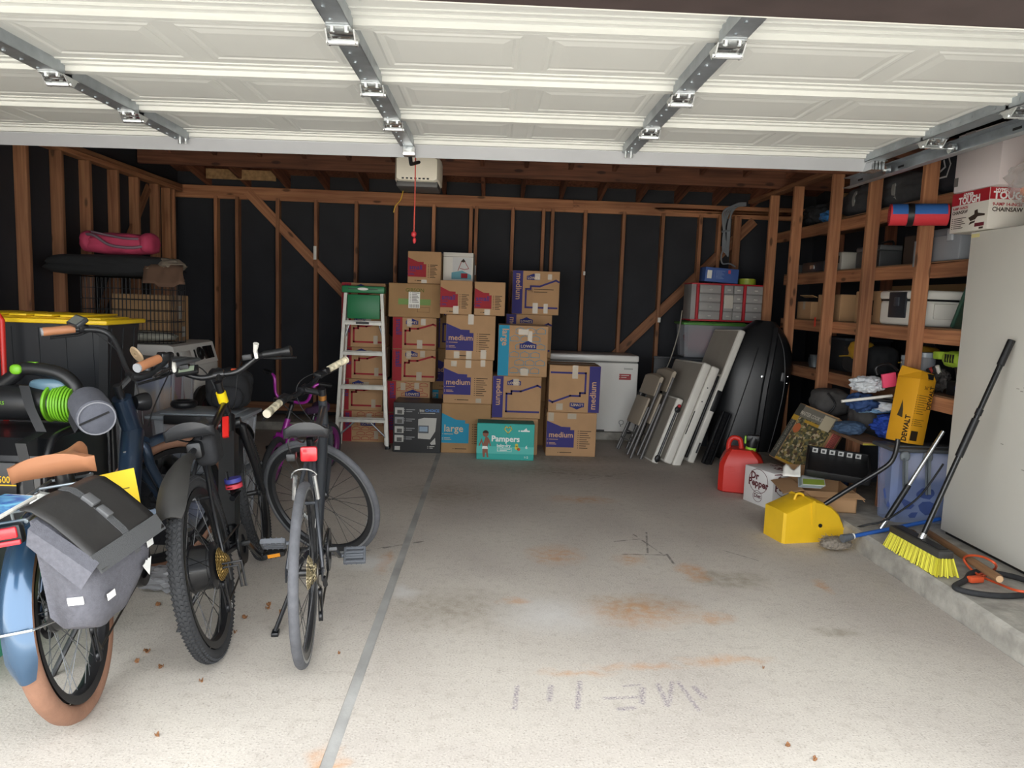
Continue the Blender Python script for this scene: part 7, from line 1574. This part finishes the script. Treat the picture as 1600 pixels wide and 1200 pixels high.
t = thing('battery_charger', 'small dark charger with steel ports at the far end of the second shelf', 'charger', (2.88, 6.84, S2 + .009)); bx('housing', (-.10, -.08, 0), (.10, .08, .08), M_('3a3d40', .5), t, .012); bx('port', (-.104, -.05, .02), (-.098, .0, .05), CHROME, t); bx('port', (-.104, .01, .02), (-.098, .05, .05), CHROME, t)
t = thing('dark_crate', 'dark open crate on the second shelf near the strap tie', 'crate', (3.05, 4.95, S2 + .009)); 
for a, c in (((-.2, -.22, 0), (.2, -.205, .2)), ((-.2, .205, 0), (.2, .22, .2)), ((-.2, -.22, 0), (-.185, .22, .2)), ((.185, -.22, 0), (.2, .22, .2)), ((-.2, -.22, 0), (.2, .22, .012))): bx('crate_side', a, c, M_('3b2f28', .8), t)
# third shelf
for i, (y, h, lab) in enumerate(((6.15, .22, 'carton with dark slots on the third shelf nearest the red tag'), (5.48, .24, 'carton with side slots on the third shelf beside the cooler'), (6.70, .16, 'small open carton at the far end of the third shelf'))):
    t, M = carton(lab, 3.02, y - .2, S3 + .009, .42, .42 if i < 2 else .3, h, None, group='cartons')
    if i < 2:
        for k in (-.05, .0, .05 if i == 0 else .0): bx('dark_slot', (-.2115, k - .016, .06), (-.2095, k + .006, .17), M_('2a1c14', .8), t)
    else: bx('open_flap', (-.26, -.13, .13), (-.21, .13, .136), CARD2, t, M=RY(20))
t = thing('cooler', 'white hard cooler with dark latch panel on the third shelf', 'cooler', (2.96, 4.98, S3 + .009)); bx('cooler_body', (-.20, -.26, 0), (.20, .26, .17), WHITEP, t, .025, seg=3); bx('cooler_lid', (-.205, -.265, .175), (.205, .265, .235), WHITEP, t, .02, seg=3); bx('lid_gap', (-.195, -.255, .165), (.195, .255, .18), BLACKP, t); bx('latch_panel', (-.213, -.09, .05), (-.198, .12, .225), M_('2a2d33', .4), t, .006); bx('latch_tab', (-.222, -.02, .13), (-.21, .04, .19), M_('3c4048', .4), t, .005)
bx('front_panel', (-.12, -.272, .05), (.12, -.26, .15), M_('cfcdc5', .4), t, .01)
t = thing('cardboard_sheet', 'long flat cardboard sheets on the back of the third shelf', 'cardboard', (3.28, 5.2, S3 + .009)); bx('sheet', (-.03, -.9, 0), (-.015, .8, .30), CARD2, t); bx('sheet', (-.01, -.7, 0), (.005, .9, .27), CARD, t)
t = thing('plastic_shell', 'dark green plastic shell leaning at the cabinet end of the third shelf', 'shell', (2.84, 4.36, S3 + .009), (0, 0, 0)); MB().loft([[(x, y, z) for y, z in ((-.11, 0), (.10, 0), (.03, .16), (-.06, .35), (-.11, .36))] for x in (-.03, .10)]).build('lid_shell', mat('dark_green_plastic', '1f3a30', .4), t, None, 20); tb('rim', [(-.03, .10, .01), (-.03, .03, .16), (-.03, -.06, .35)], .012, M_('294a3c', .4), t)
# fourth shelf
def tool_bag(label, x, y, col2):
    t = thing('tool_bag', label, 'tool bag', (x, y, S4 + .014), group='tool bags on the fourth shelf'); MB().blob(T(0, 0, .12), (.28, .46, .24), .05, 3, 4, 4.5, 2).build('bag_body', mat('black_canvas', '1b1c1e', .85), t, None, 60)
    MB().blob(T(-.09, -.04, .19), (.13, .26, .15), .1, 3, 4, 3, 6).build('yellow_panel', mat('yellow_canvas', 'b58a22', .8, var=.15), t, None, 60); tb('handle', spline([(-.05, -.12, .23), (-.05, -.06, .30), (-.05, .06, .30), (-.05, .12, .23)], 5), .012, BLACKP, t); tb('yellow_piping', spline([(-.142, -.20, .13), (-.148, 0, .145), (-.142, .2, .13)], 4), .005, M_('c09a2a', .7), t)
tool_bag('black and yellow tool bag between the studs on the fourth shelf', 2.92, 5.62, 0); tool_bag('second black and yellow tool bag behind the clear jars', 3.10, 5.08, 0)
for i, (y, r_, h, c, lab) in enumerate(((4.92, .06, .20, 'b08a68', 'tall clear jar of tan things on the fourth shelf'), (4.77, .07, .235, '8a7a5a', 'wider clear jar beside the red tag on the fourth shelf'))):
    t = thing('storage_jar', lab, 'jar', (2.84, y, S4 + .009)); MB().lathe([(0, 0), (r_, 0), (r_, h * .85), (r_ * .9, h * .9), (r_ * .9, h * .92)], 22).build('jar_wall', CLEAR, t); MB().lathe([(0, .0), (r_ * 1.0, .0), (r_ * 1.0, .03), (0, .03)], 22, T(0, 0, h * .9)).build('jar_lid', M_('9aa4aa', .3), t); MB().lathe([(0, .005), (r_ * .85, .005), (r_ * .8, h * .5), (0, h * .55)], 16).build('jar_contents', M_(c, .8), t)
t = thing('power_tool', 'lime green and black cordless tool on the fourth shelf', 'power tool', (2.86, 4.44, S4 + .009)); LM = M_('9ab83a', .5)
MB().blob(T(0, .02, .22), (.10, .20, .10), .08, 4, 4, 3, 2).build('motor_housing', LM, t, None, 60); bx('green_front', (-.05, .12, .21), (.03, .19, .26), LM, t, .008); tb('tool_grip', [(0, -.01, .22), (0, -.05, .09)], [.032, .028], BLACKP, t, 12); bx('tool_battery', (-.045, -.12, 0), (.045, .03, .09), BLACKP, t, .012)
for k in range(4): bx('cooling_slot', (-.054, -.03 + k * .025, .20), (-.049, -.018 + k * .025, .25), BLACKP, t)
t = thing('work_gloves', 'black patterned work gloves beside the lime green tool', 'gloves', (2.83, 4.58, S4 + .022)); MB().blob(T(0, -.02, .07), (.10, .14, .14), .3, 4, 4, 2.2, 3).build('glove_palm', mat('patterned_glove', '3a3634', .8, var=.8, vs=45), t, None, 60)
for k in range(4): tb('glove_finger', [(-.02, -.05 + .03 * k, .10), (-.05, -.06 + .032 * k, .16 - .01 * k)], .013, M_(('c8c4bc', '2a2a2c', 'b04038', '2a2a2c')[k], .8), t)
heap('blue_rag', 'blue cloth rag at the cabinet end of the fourth shelf', 'cloth', 1440, 590, 4.25, S4 + .016, (.10, .10, .09), '2a56a8', 51, .2).location.x = 2.80
t = thing('paint_tin', 'small dark tin standing at the far end of the fourth shelf', 'tin', (2.82, 6.35, S4 + .009)); MB().lathe([(0, 0), (.05, 0), (.05, .10), (.053, .105), (.045, .11), (0, .105)], 20).build('tin_body', M_('5a5f62', .4, .5), t); bx('tin_label', (-.052, -.02, .02), (-.048, .02, .08), M_('33363a', .6), t)
t = thing('dark_bin', 'dark bin in the shadow of the fourth shelf', 'bin', (3.05, 6.15, S4 + .009)); MB().loft([[(-.16, -.2, 0), (.16, -.2, 0), (.16, .2, 0), (-.16, .2, 0)], [(-.19, -.24, .26), (.19, -.24, .26), (.19, .24, .26), (-.19, .24, .26)]]).build('bin_tub', M_('1e2024', .6), t, None, 0); bx('bin_rim', (-.2, -.25, .255), (.2, .25, .275), M_('2c2f34', .6), t, .005)
# ================================================================== ON THE KERB AT RIGHT
k0, k1 = atZ(1446, 829, .142), atZ(1562, 905, .19)
t = thing('wooden_stick', 'weathered round wooden stick lying on the kerb before the cabinet', 'stick', k0); mb = MB(); L = (k1 - k0).length
MB().lathe([(.0, 0), (.017, 0), (.019, L * .5), (.021, L - .01), (.017, L), (0, L)], 12).build('shaft', STICK, t, frame_from(k1 - k0, (0, 0, 1)), 50); MB().lathe([(0, 0), (.016, 0), (0, .001)], 12).build('cut_end', M_('c9a680', .8), t, T(k1 - k0) @ frame_from(k1 - k0, (0, 0, 1)))
# orange extension cord and black hose
ORC = mat('orange_cord', 'd2552e', .5)
cz = .137
t = thing('extension_cord', 'orange extension cord with plug coiled on the kerb', 'cord', atZ(1527, 899, .12)); o0 = t.location.copy()
def Z_(px, py, z=cz): return atZ(px, py, z) - o0
tb('cord', spline([Z_(1553, 893), Z_(1535, 900, .133), Z_(1528, 898, .134), Z_(1547, 893, .137), Z_(1556, 887, .185), Z_(1553, 879, .235), Z_(1535, 870, .235), Z_(1515, 868, .215), Z_(1506, 873, .18), Z_(1514, 886, .15), Z_(1530, 899, .138), Z_(1560, 912, .145), Z_(1590, 923, .18), Z_(1625, 926, .18)], 7), .006, ORC, t, 8)
mb = MB(); mb.obox(Matrix(), (.075, .035, .03), .008); mb.build('plug', ORC, t, T(Z_(1524, 905, .145)) @ RZ(10)); 
t = thing('black_hose', 'thick black hose loop lying on the kerb at the right edge', 'hose', atZ(1540, 905, .12)); o0 = t.location.copy()
tb('hose', spline([Z_(1640, 925, .137), Z_(1600, 906, .137), Z_(1565, 897, .137), Z_(1532, 893, .137), Z_(1516, 897, .137), Z_(1509, 906, .137), Z_(1492, 918, .137), Z_(1530, 928, .137), Z_(1580, 931, .137), Z_(1640, 925, .137)], 7), .0135, RUBBER, t, 10)
p = atZ(1424, 834, .121); o = MB().blob(T(0, 0, .012), (.05, .04, .024), .3, 4, 3, 2.2, 3).build('wood_chip', M_('5a4632', .8), None, T(p)); tag(o, 'small brown wood scrap lying on the kerb beside the tote', 'scrap')
